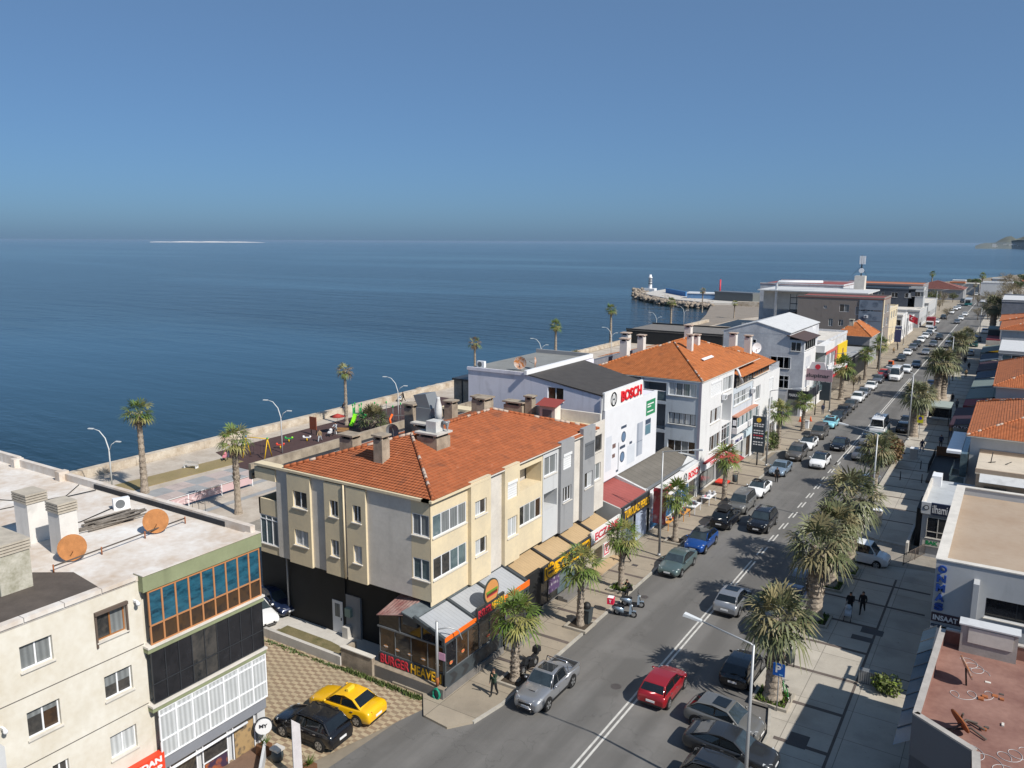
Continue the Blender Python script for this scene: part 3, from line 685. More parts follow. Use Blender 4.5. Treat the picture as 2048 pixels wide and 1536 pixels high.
def tree_spec(h, rad, mats, seed, n=900, sz=.16, clumps=9, bare=False, trunk_r=.12):
    rs = random.Random(seed); tb = MB(); cb = MB(); hb = h * .38
    tb.tube([(0, 0, 0), (.05, .03, hb * .5), (0, .05, hb)], [trunk_r * 1.2, trunk_r, trunk_r * .85], M_TWIG[1])
    for k in range(clumps):
        a = k * 2.4 + rs.uniform(-.3, .3); rr = rad * rs.uniform(.25, .85) * (0 if k == 0 else 1); zc = hb + (h - hb) * rs.uniform(.3, .85)
        c = V((math.cos(a) * rr, math.sin(a) * rr, zc))
        tb.tube([(0, .05, hb * rs.uniform(.75, 1)), c * .5 + V((0, 0, hb * .5 + .15)), c], [trunk_r * .6, trunk_r * .35, trunk_r * .12], M_TWIG[1], n=5)
        rc = rad * rs.uniform(.32, .55)
        if bare:
            for _ in range(26):
                d = V((rs.gauss(0, 1), rs.gauss(0, 1), rs.gauss(.5, .8))).normalized() * rc * rs.uniform(.7, 1.5); s_ = d.cross(V((.3, .5, .8))).normalized() * .022
                cb.face([c - s_, c + s_, c + d + s_ * .2, c + d - s_ * .2], rs.choice(M_TWIG))
        leaves(cb, c, (rc, rc, rc * .8), n // clumps, sz, mats, rs)
    return [('trunk', tb.mesh('trunk')), ('crown', cb.mesh('crown'))]
T_SMALL = tree_spec(3.3, 1.5, M_BUDS, 51, n=520, sz=.09, bare=True, trunk_r=.07)
T_BARE = [tree_spec(5.5, 2.7, M_BUDS, 52, n=620, sz=.14, bare=True), tree_spec(4.6, 2.4, M_TWIG, 53, n=520, sz=.13, bare=True), tree_spec(6.2, 3.0, [*M_BUDS, M_TWIG[0]], 54, n=720, sz=.15, bare=True)]
T_GREEN = [tree_spec(4.5, 2.4, M_LEAF, 55, n=1500, sz=.2, clumps=11), tree_spec(5.5, 2.6, [M_LEAF[0], M_LEAF[1], M_BUDS[1]], 56, n=1400, sz=.2, clumps=11)]
inst(T_SMALL, 'street_tree', 'small budding street tree with thin trunk on left pavement', 'tree', at(1706, 783), .4, None, .95)
rs = random.Random(5)
for k, (px, py, g, s) in enumerate([(1990, 655, 'b', 1.1), (2008, 640, 'b', 1.2), (1975, 640, 'b', 1.0), (1955, 640, 'b', .8), (2020, 618, 'b', 1.3), (1995, 615, 'b', 1.2), (1975, 612, 'b', 1.1), (2040, 605, 'b', 1.3), (2015, 597, 'b', 1.4), (2000, 690, 'b', .8),
      (1845, 615, 'g', 1.1), (1862, 613, 'g', 1.2), (1828, 622, 'b', .9), (1812, 622, 'b', .9), (1885, 612, 'b', 1.0), (1878, 622, 'b', .8), (1835, 598, 'b', 1.1), (1905, 605, 'g', .8), (2035, 585, 'g', 1.3), (2012, 580, 'b', 1.5), (2046, 572, 'g', 1.6), (1985, 590, 'b', 1.2), (1850, 640, 'b', .8), (1893, 640, 'b', .7), (1955, 612, 'b', .9)]):
    sp = T_BARE[k % 3] if g == 'b' else T_GREEN[k % 2]
    lab = ('bare brown tree in the grove beside the far end of the street' if px > 1940 else 'bare brown tree beyond the far left shops') if g == 'b' else ('dense dark green tree beyond the far left shops' if px < 1940 else 'green tree among the bare trees at the far right')
    inst(sp, 'bare_tree' if g == 'b' else 'green_tree', lab, 'tree', at(px, py, .0), k * 1.1, lab.replace('tree', 'trees', 1), s)
def bush(name, label, c, r, n, sz, mats, seed, group=None, cat='bush', hollow=.45):
    mb = MB(); rs = random.Random(seed)
    for k in range(6):
        o = V((rs.uniform(-.5, .5) * r[0], rs.uniform(-.5, .5) * r[1], rs.uniform(-.1, .3) * r[2]))
        leaves(mb, (c[0] + o.x, c[1] + o.y, c[2] + r[2] * .6 + o.z), (r[0] * .62, r[1] * .62, r[2] * .62), n // 6, sz, mats, rs, hollow)
    return single(mb, name, label, cat, c, group)
q = at(1771, 1388); bush('green_bush', 'bright green bush behind the low railing on right pavement', q, (.95, .6, .85), 700, .11, [M_LEAF[1], mat('leaf_lime', (.16, .22, .035), .6, var=.3), M_LEAF[2]], 3)
q = at(1782, 925); bush('hedge', 'reddish brown hedge in the roadside planter under the palm', (q[0], q[1], KH), (1.5, 3.8, 2.2), 2600, .17, M_LEAFR, 4)
q = at(1545, 905); bush('hedge', 'dark green shrub beside the dark totem sign', (q[0] - .4, q[1] + 1, KH), (.8, .9, 1.9), 700, .14, M_LEAF, 5)
# weeds along the wall foot
mb = MB(); rs = random.Random(9)
for _ in range(1500):
    u = rs.random(); x = -40.6 + u * 14.2; y = 33.72 - abs(rs.gauss(0, .13)) - (.12 if x > -34 else .25); l = rs.uniform(.05, .2 if x < -33.5 else .34)
    if x > -27.4 or (x < -35 and rs.random() < .6): continue
    a = rs.uniform(0, 6.3); dx, dy = math.cos(a) * .07, math.sin(a) * .07
    mb.face([(x - dx, y - dy, .01), (x + dx, y + dy, .01), (x + dy, y - dx, l)], rs.choice(M_LEAF[:2]))
structure(mb, 'weeds', 'stuff')
# ---------------------------------------------------------------- breakwater, beach, far coast
M_ROCK = mat('boulder', (.27, .225, .18), .95, var=.35, vs=1.2, bump=.6, bs=4)
M_SAND = mat('beach_sand', (.22, .19, .16), .95, var=.15, vs=.3)
def rock(mb, c, r, rs):
    n = 7; rows = []
    for i in range(5):
        t = math.pi * (i / 4 - .5); rows.append([(c[0] + r * max(.1, math.cos(t)) * rs.uniform(.75, 1.2) * math.cos(2 * math.pi * k / n), c[1] + r * max(.1, math.cos(t)) * rs.uniform(.75, 1.2) * math.sin(2 * math.pi * k / n), c[2] + r * .75 * math.sin(t)) for k in range(n)])
    mb.grid(rows, M_ROCK, closed=True, smooth=False, capA=True, capB=True)
p = [G(*a) for a in ((1282, 590), (1330, 582), (1368, 587), (1430, 601), (1530, 606), (1530, 612), (1420, 610), (1340, 602))]
mb = MB(); mb.prism([(a.x, a.y) for a in p], -2, 1.0, M_CONC); mb.prism([(a.x, a.y) for a in (G(1425, 605), G(1540, 606), G(1620, 600), G(1560, 628), G(1470, 640), G(1405, 655), G(1390, 652), G(1412, 630))], -2, .1, M_SAND); structure(mb, 'breakwater')
mb = MB(); rs = random.Random(12)
for k in range(1500):
    t = rs.random()
    P_ = [(1270, 588), (1290, 597), (1330, 604), (1380, 609), (1425, 612)]
    s_ = t * 4; i = min(3, int(s_)); f = s_ - i
    x = P_[i][0] + (P_[i + 1][0] - P_[i][0]) * f; y = P_[i][1] + (P_[i + 1][1] - P_[i][1]) * f
    q = G(x + rs.uniform(-4, 4), y + rs.uniform(-11, 1) * (.9 if i < 3 else .5))
    rock(mb, (q.x, q.y, rs.uniform(-1.1, .5)), rs.uniform(.45, 1.15), rs)
for k in range(60): q = G(rs.uniform(1265, 1300), rs.uniform(580, 592)); rock(mb, (q.x, q.y, rs.uniform(-1, 1.0)), rs.uniform(.5, 1.2), rs)
structure(mb, 'breakwater_rocks', 'stuff')
for k, (px, py, r) in enumerate(((840, 782, 1.0), (818, 790, .9), (805, 795, .6), (858, 776, .7), (785, 802, .5), (875, 771, .6), (880, 770, .55), (760, 812, .35), (410, 890, .3))):
    mb = MB(); q = G(px, py, -.6); rock(mb, (q.x, q.y, -.6), r, rs); single(mb, 'shore_rock', 'brown rock in the water at the foot of sea wall', 'rock', (q.x, q.y, -.6), 'rocks at the foot of the sea wall')
M_HILL = mat('far_hill', (.105, .115, .095), 1, var=.25, vs=.004)
mb = MB(); N = 40; rows = [[], [], []]
for i in range(N + 1):
    px = 1950 + i * 10; q = G(px, 497 + max(0, (px - 2010)) * .02); d = V((q.x, q.y, 0)); t = i / N
    h = (4 + 26 * min(1, t * 5)) * (1 + .25 * math.sin(i * 1.3) + .15 * math.sin(i * 3.1)) * 1.6
    rows[0].append((d.x, d.y, -1.2)); e = d * 1.12; rows[1].append((e.x, e.y, h * .75)); e = d * 1.35; rows[2].append((e.x, e.y, h * 1.7))
mb.grid(rows, M_HILL, smooth=True, flip=True); structure(mb, 'far_coast')
mb = MB(); rs = random.Random(3); M_FARW = plain('far_house_white', (.62, .6, .57), .8)
for k in range(26):
    px = rs.uniform(1985, 2048); q = G(px, rs.uniform(493.5, 497)); s_ = rs.uniform(7, 14); mb.box(q.x - s_, q.x + s_, q.y - s_, q.y + s_, 0, rs.uniform(12, 26), M_FARW)
structure(mb, 'far_town', 'stuff')
# long low shore on the horizon
mb = MB()
for a, b, h in ((300, 530, 36), (1820, 1960, 60)):
    p0, p1 = G(a, 482.0), G(b, 483.2 if a < 1000 else 489.5); p0, p1 = p0 * (11000 / p0.length), p1 * (11000 / p1.length)
    rows = [[], []]
    for i in range(13):
        q = p0.lerp(p1, i / 12); rows[0].append((q.x, q.y, -2)); rows[1].append((q.x * 1.01, q.y * 1.01, (h if a > 1000 else 14) * math.sin(math.pi * min(1, max(.05, i / 12))) ** .5 * (.8 + .2 * math.sin(i * 2.2))))
    mb.grid(rows, M_HILL if a > 1000 else M_FARW, flip=True)
structure(mb, 'far_shore')
# ---------------------------------------------------------------- vehicles (front towards +Y at heading 0)
PAINT = mat('PAINT', (.5, .5, .5), .3, var=0, coat=.6)
def paint(name, c, metal=.35, rough=.32): return mat('car_paint_' + name, c, rough, metal, var=.04, vs=2, coat=.7, spec=.5)
PT = {'silver': paint('silver', (.33, .34, .36), .6), 'steel': paint('steel', (.20, .21, .23), .6), 'grey': paint('grey', (.155, .155, .15), .3), 'taupe': paint('taupe', (.13, .12, .11), .4), 'dark': paint('dark', (.03, .033, .038), .3),
      'black': paint('black', (.010, .010, .012), .2, .22), 'white': paint('white', (.72, .73, .74), 0, .35), 'red': paint('red', (.30, .012, .018), .25), 'blue': paint('blue', (.015, .075, .30), .4), 'navy': paint('navy', (.012, .022, .06), .3),
      'teal': paint('greygreen', (.10, .145, .145), .4), 'sky': paint('skyblue', (.26, .60, .70), .1), 'yellow': paint('yellow', (.72, .40, .005), 0, .35), 'tomato': paint('tomato', (.50, .03, .02), 0, .4), 'orange': paint('orange', (.70, .14, .01), 0, .4), 'iceblue': paint('iceblue', (.25, .33, .42), .5), 'green': paint('darkgreen', (.02, .10, .09), .2)}
M_CGL = mat('car_glass', (.010, .013, .016), .04, var=.2, vs=1, spec=.7)
M_CGL2 = mat('car_windscreen', (.03, .042, .05), .05, var=.5, vs=1.6, spec=.7)
M_TYRE = plain('tyre', (.012, .012, .013), .85); M_RIM = plain('alloy_rim', (.40, .41, .42), .35, .7); M_BLK = plain('black_trim', (.013, .013, .014), .55)
M_HEAD = plain('headlamp', (.55, .58, .60), .12, .2); M_TAIL = plain('tail_lamp', (.35, .008, .010), .2); M_PLATE = plain('number_plate', (.68, .68, .68), .5); M_CHR = plain('chrome', (.5, .5, .52), .2, .9); M_BEDF = plain('bed_liner', (.02, .02, .021), .8)
M_AMB = plain('amber_lamp', (.6, .2, .02), .3)
def car_spec(L=4.3, W=1.78, H=1.48, hood=.92, belt=.98, tail=1.0, cowl=.95, rf=.25, rr=-1.35, rb=-1.95, trunk=None, gc=.2, wb=2.6, wr=.32, roofm=None, kind='car', rails=False, box=False, doors=2, noglass_rear=False, sunroof=False, roofsign=False, glass=M_CGL, wnd=M_CGL2):
    """y positions: cowl = windscreen foot, rf/rr = roof front/rear, rb = rear screen foot"""
    h2, w2 = L / 2, W / 2; roofm = roofm or PAINT
    st = [(-h2, .86, .36, tail * .70), (-h2 + .05, .95, .30, tail * .88), (-h2 + .16, .985, .24, tail * .97 if trunk is None else trunk * .97), (-h2 + .38, 1, gc, tail if trunk is None else trunk), (rb - .02 if rb > -h2 + .45 else -h2 + .5, 1, gc, tail if trunk is None else trunk), (-wb / 2 + .45, 1.0, gc, belt), (0, 1, gc, belt), (cowl - .05, 1, gc, belt - .01), (cowl + .15, .995, gc, hood + .02), (h2 - .75, .985, gc, hood - .03), (h2 - .35, .95, gc + .01, hood - .09), (h2 - .12, .88, .26, hood - .17), (h2 - .03, .80, .30, hood - .28), (h2, .72, .34, hood - .36)]
    st = sorted(st); rows = []
    for y, k, zb, zt in st:
        w_ = w2 * k; zt = max(zt, zb + .18)
        half = [(w_ * .80, zb), (w_ * .97, zb + .10), (w_, zb + (zt - zb) * .45), (w_ * .985, zt - .16 * min(1, (zt - zb))), (w_ * .93, zt - .045), (w_ * .80, zt - .005), (w_ * .4, zt + .02)]
        rows.append([(x, y, z) for x, z in half] + [(-x, y, z) for x, z in half[::-1]])
    b = MB(); b.grid(rows, PAINT, closed=True, capA=True, capB=True, flip=True)
    # lower cladding strip
    for s in (1, -1): b.box(s * (w2 - .04), s * (w2 + .004), -wb / 2 + wr + .08, wb / 2 - wr - .08, gc - .02, gc + .12, M_BLK)
    # cabin
    wbel, wrf = w2 * .93, w2 * .74; zr = H
    tb = tail if trunk is None else trunk
    prof = [(rb, tb - .02), (rr, zr - .05), ((rr + rf) / 2, zr), (rf, zr - .04), (cowl, hood + .0)]
    def wz(z): t = (z - belt) / (zr - belt); return wbel + (wrf - wbel) * max(-.2, min(1, t))
    cb = bmesh.new()
    left = [cb.verts.new((wz(z), y, z)) for y, z in prof]; right = [cb.verts.new((-wz(z), y, z)) for y, z in prof]
    lb = [cb.verts.new((wbel, prof[-1][0], belt - .12)), cb.verts.new((wbel, prof[0][0], belt - .12))]; rbv = [cb.verts.new((-wbel, prof[-1][0], belt - .12)), cb.verts.new((-wbel, prof[0][0], belt - .12))]
    cb.faces.new(left + lb); cb.faces.new((right + rbv)[::-1])
    for i in range(4): cb.faces.new([left[i], right[i], right[i + 1], left[i + 1]][::-1])
    ed = [e for e in cb.edges if all(v.co.z > belt - .1 for v in e.verts)]
    bmesh.ops.bevel(cb, geom=ed, offset=.055, segments=2, profile=.6, affect='EDGES')
    cb.normal_update()
    i0 = len(b.v); cb.verts.index_update()
    b.v += [v.co.copy() for v in cb.verts]
    for f in cb.faces:
        b.f.append(tuple(i0 + v.index for v in f.verts)); roof = f.normal.z > .75 and f.calc_center_median().z > zr - .12; b.m.append(b.mi(roofm if roof else PAINT)); b.uv.append(None); b.sm.append(True)
    cb.free()
    ch = []
    def quad3(mb, pts, m, off=.008):
        pts = [V(p) for p in pts]; n = (pts[1] - pts[0]).cross(pts[2] - pts[0]).normalized(); c = sum(pts, V()) / len(pts)
        if n.dot(c - V((0, 0, .7))) < 0: n = -n; pts = pts[::-1]
        mb.face([p + n * off for p in pts], m)
    def lerp(a, b_, t): return tuple(a[i] + (b_[i] - a[i]) * t for i in range(len(a)))
    def gpane(name, pa, pb, t0, t1, wi, m):
        a, c = lerp(pa, pb, t0), lerp(pa, pb, t1); mb = MB(); wa, wc = wz(a[1]) - wi, wz(c[1]) - wi
        quad3(mb, [(wa, *a), (-wa, *a), (-wc, *c), (wc, *c)], m); ch.append((name, mb.mesh(name)))
    gpane('windscreen', prof[4], prof[3], .06, .93, .07, wnd)
    if not noglass_rear: gpane('rear_window', prof[0], prof[1], .16, .92, .09, glass)
    if sunroof:
        a, c = (rf - .15, zr + .004), (rf - .95, zr + .012); mb = MB(); mb.face([(wrf - .2, a[0], a[1]), (-wrf + .2, a[0], a[1]), (-wrf + .2, c[0], c[1]), (wrf - .2, c[0], c[1])][::-1], M_CGL); ch.append(('sunroof', mb.mesh('sunroof')))
    zb_, zt_ = belt + .03, zr - .12
    def yA(z): a, c = prof[4], prof[3]; return a[0] + (c[0] - a[0]) * (z - a[1]) / (c[1] - a[1]) - .13
    def yC(z): a, c = prof[0], prof[1]; return a[0] + (c[0] - a[0]) * max(0, (z - a[1])) / (c[1] - a[1]) + .16
    pb_ = [(.5 if doors > 1 else .35) * (yA(zb_) + yC(zb_)) + .12]
    for s in (1, -1):
        def sq(ys0, ys1):   # ys: functions of z
            return [(s * wz(zb_), ys0(zb_), zb_), (s * wz(zb_), ys1(zb_), zb_), (s * wz(zt_), ys1(zt_), zt_), (s * wz(zt_), ys0(zt_), zt_)]
        segs = [(lambda z: pb_[0] + .04, yA)]
        if not noglass_rear: segs.append((yC, lambda z: pb_[0] - .04))
        for a, c in segs:
            mb = MB(); quad3(mb, sq(a, c), glass); ch.append(('side_window', mb.mesh('side_window')))
        dy = [(pb_[0], cowl - .1)] + ([(max(-wb / 2 + .12, yC(zb_) - .1), pb_[0])] if doors > 1 else [])
        for y0, y1 in dy:
            mb = MB(); x = s * (w2 + .006); y0 += .018; y1 -= .018
            mb.box(s * (w2 - .02), x, y0, y1, gc + .17, gc + (belt - gc) * .47, PAINT); dr = mb.mesh('door')
            hb = MB(); hb.box(s * (w2 - .01), s * (w2 + .03), y0 + .08, y0 + .26, belt - .19, belt - .155, M_CHR)
            ch.append(('door', dr, [('handle', hb.mesh('handle'))]))
        mb = MB(); mb.ball((s * (w2 + .09), cowl - .22, belt + .07), (.11, .07, .08), PAINT, 8, 5); mb.box(s * (w2 - .06), s * (w2 + .05), cowl - .25, cowl - .19, belt + .0, belt + .05, M_BLK); ch.append(('mirror', mb.mesh('mirror')))
        for yy in (wb / 2, -wb / 2):
            mb = MB(); mb.disc((s * (w2 - .012), yy, wr + .01), (s, 0, 0), wr + .065, .016, M_BLK, 20); mb.disc((s * (w2 - .21), yy, wr), (s, 0, 0), wr, .235, M_TYRE, 20)
            r_ = MB(); x = s * (w2 + .0265); r_.disc((x, yy, wr), (s, 0, 0), wr * .68, .004, M_BLK, 16)
            for q in range(5):
                a = q * 2 * math.pi / 5; d = V((0, math.cos(a), math.sin(a))); e = V((0, -d.z, d.y)) * .045; c0 = V((x + s * .007, yy, wr)); c1 = c0 + d * wr * .64
                f = [c0 - e, c0 + e, c1 + e * 1.5, c1 - e * 1.5]; r_.face(f if s > 0 else f[::-1], M_RIM)
            for q in range(16):
                a, a2 = q * math.pi / 8, (q + 1) * math.pi / 8; f = [V((x + s * .006, yy + math.cos(t) * wr * k, wr + math.sin(t) * wr * k)) for t, k in ((a, .60), (a, .70), (a2, .70), (a2, .60))]
                r_.face(f, M_RIM); r_.face(f[::-1], M_RIM)
            ch.append(('wheel', mb.mesh('wheel'), [('rim', r_.mesh('rim'))]))
        zf = hood - .24
        mb = MB(); mb.hexa([(s * w2 * .50, h2 - .07, zf - .05), (s * w2 * .93, h2 - .42, zf - .02), (s * w2 * .80, h2 - .42, zf - .02), (s * w2 * .45, h2 - .2, zf - .05), (s * w2 * .50, h2 - .085, zf + .08), (s * w2 * .955, h2 - .46, zf + .15), (s * w2 * .80, h2 - .46, zf + .15), (s * w2 * .45, h2 - .2, zf + .08)] if s > 0 else
                       [(s * w2 * .93, h2 - .42, zf - .02), (s * w2 * .50, h2 - .07, zf - .05), (s * w2 * .45, h2 - .2, zf - .05), (s * w2 * .80, h2 - .42, zf - .02), (s * w2 * .955, h2 - .46, zf + .15), (s * w2 * .50, h2 - .085, zf + .08), (s * w2 * .45, h2 - .2, zf + .08), (s * w2 * .80, h2 - .46, zf + .15)], M_HEAD); ch.append(('headlight', mb.mesh('headlight')))
        zt2 = (tail if trunk is None else trunk) * .80
        mb = MB(); a_, c_ = s * w2 * .58, s * w2 * .945; x0, x1 = sorted((a_, c_)); y0, y1 = -h2 + .015, -h2 + .26; ya, yb = (y0, y0 + .1) if s > 0 else (y0 + .1, y0); mb.hexa([(x0, ya, zt2 - .06), (x1, yb, zt2 - .04), (x1, y1, zt2 - .04), (x0, y1, zt2 - .06), (x0, ya + .05, zt2 + .09), (x1, yb + .05, zt2 + .11), (x1, y1, zt2 + .10), (x0, y1, zt2 + .08)], M_TAIL); ch.append(('tail_light', mb.mesh('tail_light')))
    mb = MB(); mb.box(-w2 * .46, w2 * .46, h2 - .1, h2 + .008, hood - .5, hood - .38, M_BLK); mb.box(-w2 * .62, w2 * .62, h2 - .1, h2 + .006, .34, .43, M_BLK); ch.append(('grille', mb.mesh('grille')))
    for yy, zz in ((h2 + .012, .45), (-h2 - .012, tail * .52)):
        mb = MB(); mb.box(-.26, .26, yy - .012, yy + .012, zz, zz + .12, M_PLATE); ch.append(('number_plate', mb.mesh('number_plate')))
    mb = MB(); mb.box(-w2 * .8, w2 * .8, -h2 - .004, -h2 + .1, .30, .42, M_BLK); ch.append(('rear_bumper', mb.mesh('rear_bumper')))
    if rails:
        for s in (1, -1):
            mb = MB(); x = s * (wrf - .05); mb.tube([(x, rf - .1, zr - .01), (x, rf - .3, zr + .06), (x, rr + .3, zr + .06), (x, rr + .1, zr - .03)], .022, M_CHR if rails == 'c' else M_BLK, 5); ch.append(('roof_rail', mb.mesh('roof_rail')))
    if box:
        mb = MB(); mb.hexa([(-.5, rr + .1, zr + .08), (.5, rr + .1, zr + .08), (.5, rf - .1, zr + .08), (-.5, rf - .1, zr + .08), (-.4, rr + .2, zr + .3), (.4, rr + .2, zr + .3), (.4, rf - .3, zr + .26), (-.4, rf - .3, zr + .26)], M_BLK); ch.append(('roof_box', mb.mesh('roof_box')))
    if roofsign:
        mb = MB(); mb.box(-.28, .28, -.35, -.2, zr - .0, zr + .17, plain('taxi_sign', (.75, .55, .05), .4)); ch.append(('roof_sign', mb.mesh('roof_sign')))
    if kind == 'pickup':
        mb = MB(); y0, y1 = -h2 + .08, rb - .1; z0, z1 = .98, 1.02
        mb.face([(w2 - .13, y0, tail + .03), (w2 - .13, y1, tail + .03), (-w2 + .13, y1, tail + .03), (-w2 + .13, y0, tail + .03)], M_BEDF)
        for x in (w2 - .13, -w2 + .06): mb.box(x, x + .07, y0, y1, tail - .03, tail + .14, PAINT)
        mb.box(-w2 + .13, w2 - .13, y0, y0 + .07, tail - .03, tail + .14, PAINT); ch.append(('cargo_bed', mb.mesh('cargo_bed')))
        mb = MB()
        for yy in (y1 - .05,): mb.tube([(w2 - .1, yy, tail + .1), (w2 * .72, yy, zr + .02), (-w2 * .72, yy, zr + .02), (-w2 + .1, yy, tail + .1)], .035, M_CHR, 6)
        for s in (1, -1): mb.tube([(s * w2 * .72, y1 - .05, zr + .0), (s * (w2 - .1), y1 - .75, tail + .14)], .03, M_CHR, 6)
        ch.append(('roll_bar', mb.mesh('roll_bar')))
        mb = MB(); mb.tube([(.42, h2 + .08, .3), (.42, h2 + .10, .85), (-.42, h2 + .10, .85), (-.42, h2 + .08, .3)], .032, M_CHR, 6); mb.tube([(.42, h2 + .1, .5), (-.42, h2 + .1, .5)], .028, M_CHR, 6); ch.append(('bull_bar', mb.mesh('bull_bar')))
        mb = MB(); mb.box(-.22, .22, h2 - 1.05, h2 - .75, hood - .04, hood + .05, PAINT); mb.box(-.18, .18, h2 - .755, h2 - .745, hood - .01, hood + .035, M_BLK); ch.append(('bonnet_scoop', mb.mesh('bonnet_scoop')))
    return [('body', b.mesh('body'), [])] + ch
CARS = {
 'hatch': dict(L=4.05, W=1.76, H=1.46, hood=.92, belt=.97, tail=1.0, cowl=1.0, rf=.3, rr=-1.45, rb=-1.88, wb=2.55),
 'sedan': dict(L=4.6, W=1.8, H=1.44, hood=.90, belt=.95, tail=.98, trunk=1.0, cowl=1.05, rf=.3, rr=-.95, rb=-1.62, wb=2.7),
 'coupe': dict(L=4.75, W=1.84, H=1.44, hood=.92, belt=.98, tail=1.0, trunk=1.06, cowl=1.1, rf=.35, rr=-1.0, rb=-1.95, wb=2.8),
 'blackroof': dict(L=4.65, W=1.82, H=1.42, hood=.90, belt=.95, tail=.98, trunk=1.0, cowl=1.05, rf=.3, rr=-.95, rb=-1.62, wb=2.75, roofm=M_CGL),
 'suv': dict(L=4.35, W=1.84, H=1.62, hood=1.02, belt=1.07, tail=1.1, cowl=1.08, rf=.4, rr=-1.5, rb=-1.98, wb=2.62, wr=.35, gc=.24, rails='k'),
 'crossover': dict(L=4.4, W=1.84, H=1.56, hood=1.0, belt=1.04, tail=1.08, cowl=1.1, rf=.35, rr=-1.35, rb=-2.02, wb=2.68, wr=.36, gc=.22, roofm=M_CGL),
 'halfroof': dict(L=4.2, W=1.8, H=1.52, hood=.98, belt=1.03, tail=1.06, cowl=1.05, rf=.35, rr=-1.35, rb=-1.88, wb=2.6, wr=.35, gc=.22, sunroof=True),
 'bigsuv': dict(L=4.7, W=1.9, H=1.72, hood=1.08, belt=1.12, tail=1.15, cowl=1.05, rf=.45, rr=-1.75, rb=-2.2, wb=2.8, wr=.37, gc=.26, rails='c'),
 'roofbox': dict(L=4.5, W=1.8, H=1.66, hood=1.02, belt=1.08, tail=1.1, cowl=1.0, rf=.4, rr=-1.7, rb=-2.1, wb=2.65, wr=.34, gc=.22, rails='k', box=True),
 'van': dict(L=4.45, W=1.83, H=1.84, hood=1.08, belt=1.12, tail=1.2, cowl=1.35, rf=.75, rr=-2.0, rb=-2.18, wb=2.75, wr=.33),
 'panelvan': dict(L=4.5, W=1.85, H=1.86, hood=1.06, belt=1.12, tail=1.2, cowl=1.4, rf=.8, rr=-2.05, rb=-2.2, wb=2.8, wr=.33, noglass_rear=True),
 'minibus': dict(L=6.2, W=2.05, H=2.65, hood=1.2, belt=1.3, tail=1.4, cowl=2.35, rf=1.75, rr=-2.95, rb=-3.05, wb=3.7, wr=.36),
 'pickup': dict(L=5.1, W=1.83, H=1.74, hood=1.1, belt=1.12, tail=1.0, cowl=1.05, rf=.5, rr=-.72, rb=-.95, wb=2.95, wr=.38, gc=.3, trunk=1.0, kind='pickup', sunroof=True),
 'taxi': dict(L=4.45, W=1.76, H=1.48, hood=.93, belt=.98, tail=1.0, trunk=1.03, cowl=1.0, rf=.3, rr=-.95, rb=-1.6, wb=2.65, roofsign=True),
}
CS = {}
HEAD = {'S': math.pi, 'N': 0, 'E': -math.pi / 2, 'W': math.pi / 2}
def car(kind, col, px, py, hd, label, group, z=.006, dz=.7, name='parked_car', cat='car', dx=0, ang=0, x=None, sc=None):
    if kind not in CS: CS[kind] = car_spec(**CARS[kind])
    q = G(px, py, dz)
    return inst(CS[kind], name, label, cat, ((q.x if x is None else x) + dx, q.y, z), (HEAD[hd] if isinstance(hd, str) else R(hd)) + R(ang), group, sc, PT[col])
GL, GR, GT, GP = 'vehicles parked along the left kerb', 'vehicles parked along the right kerb', 'vehicles driving along the street', 'cars on the paved car park'
XL = -21.75
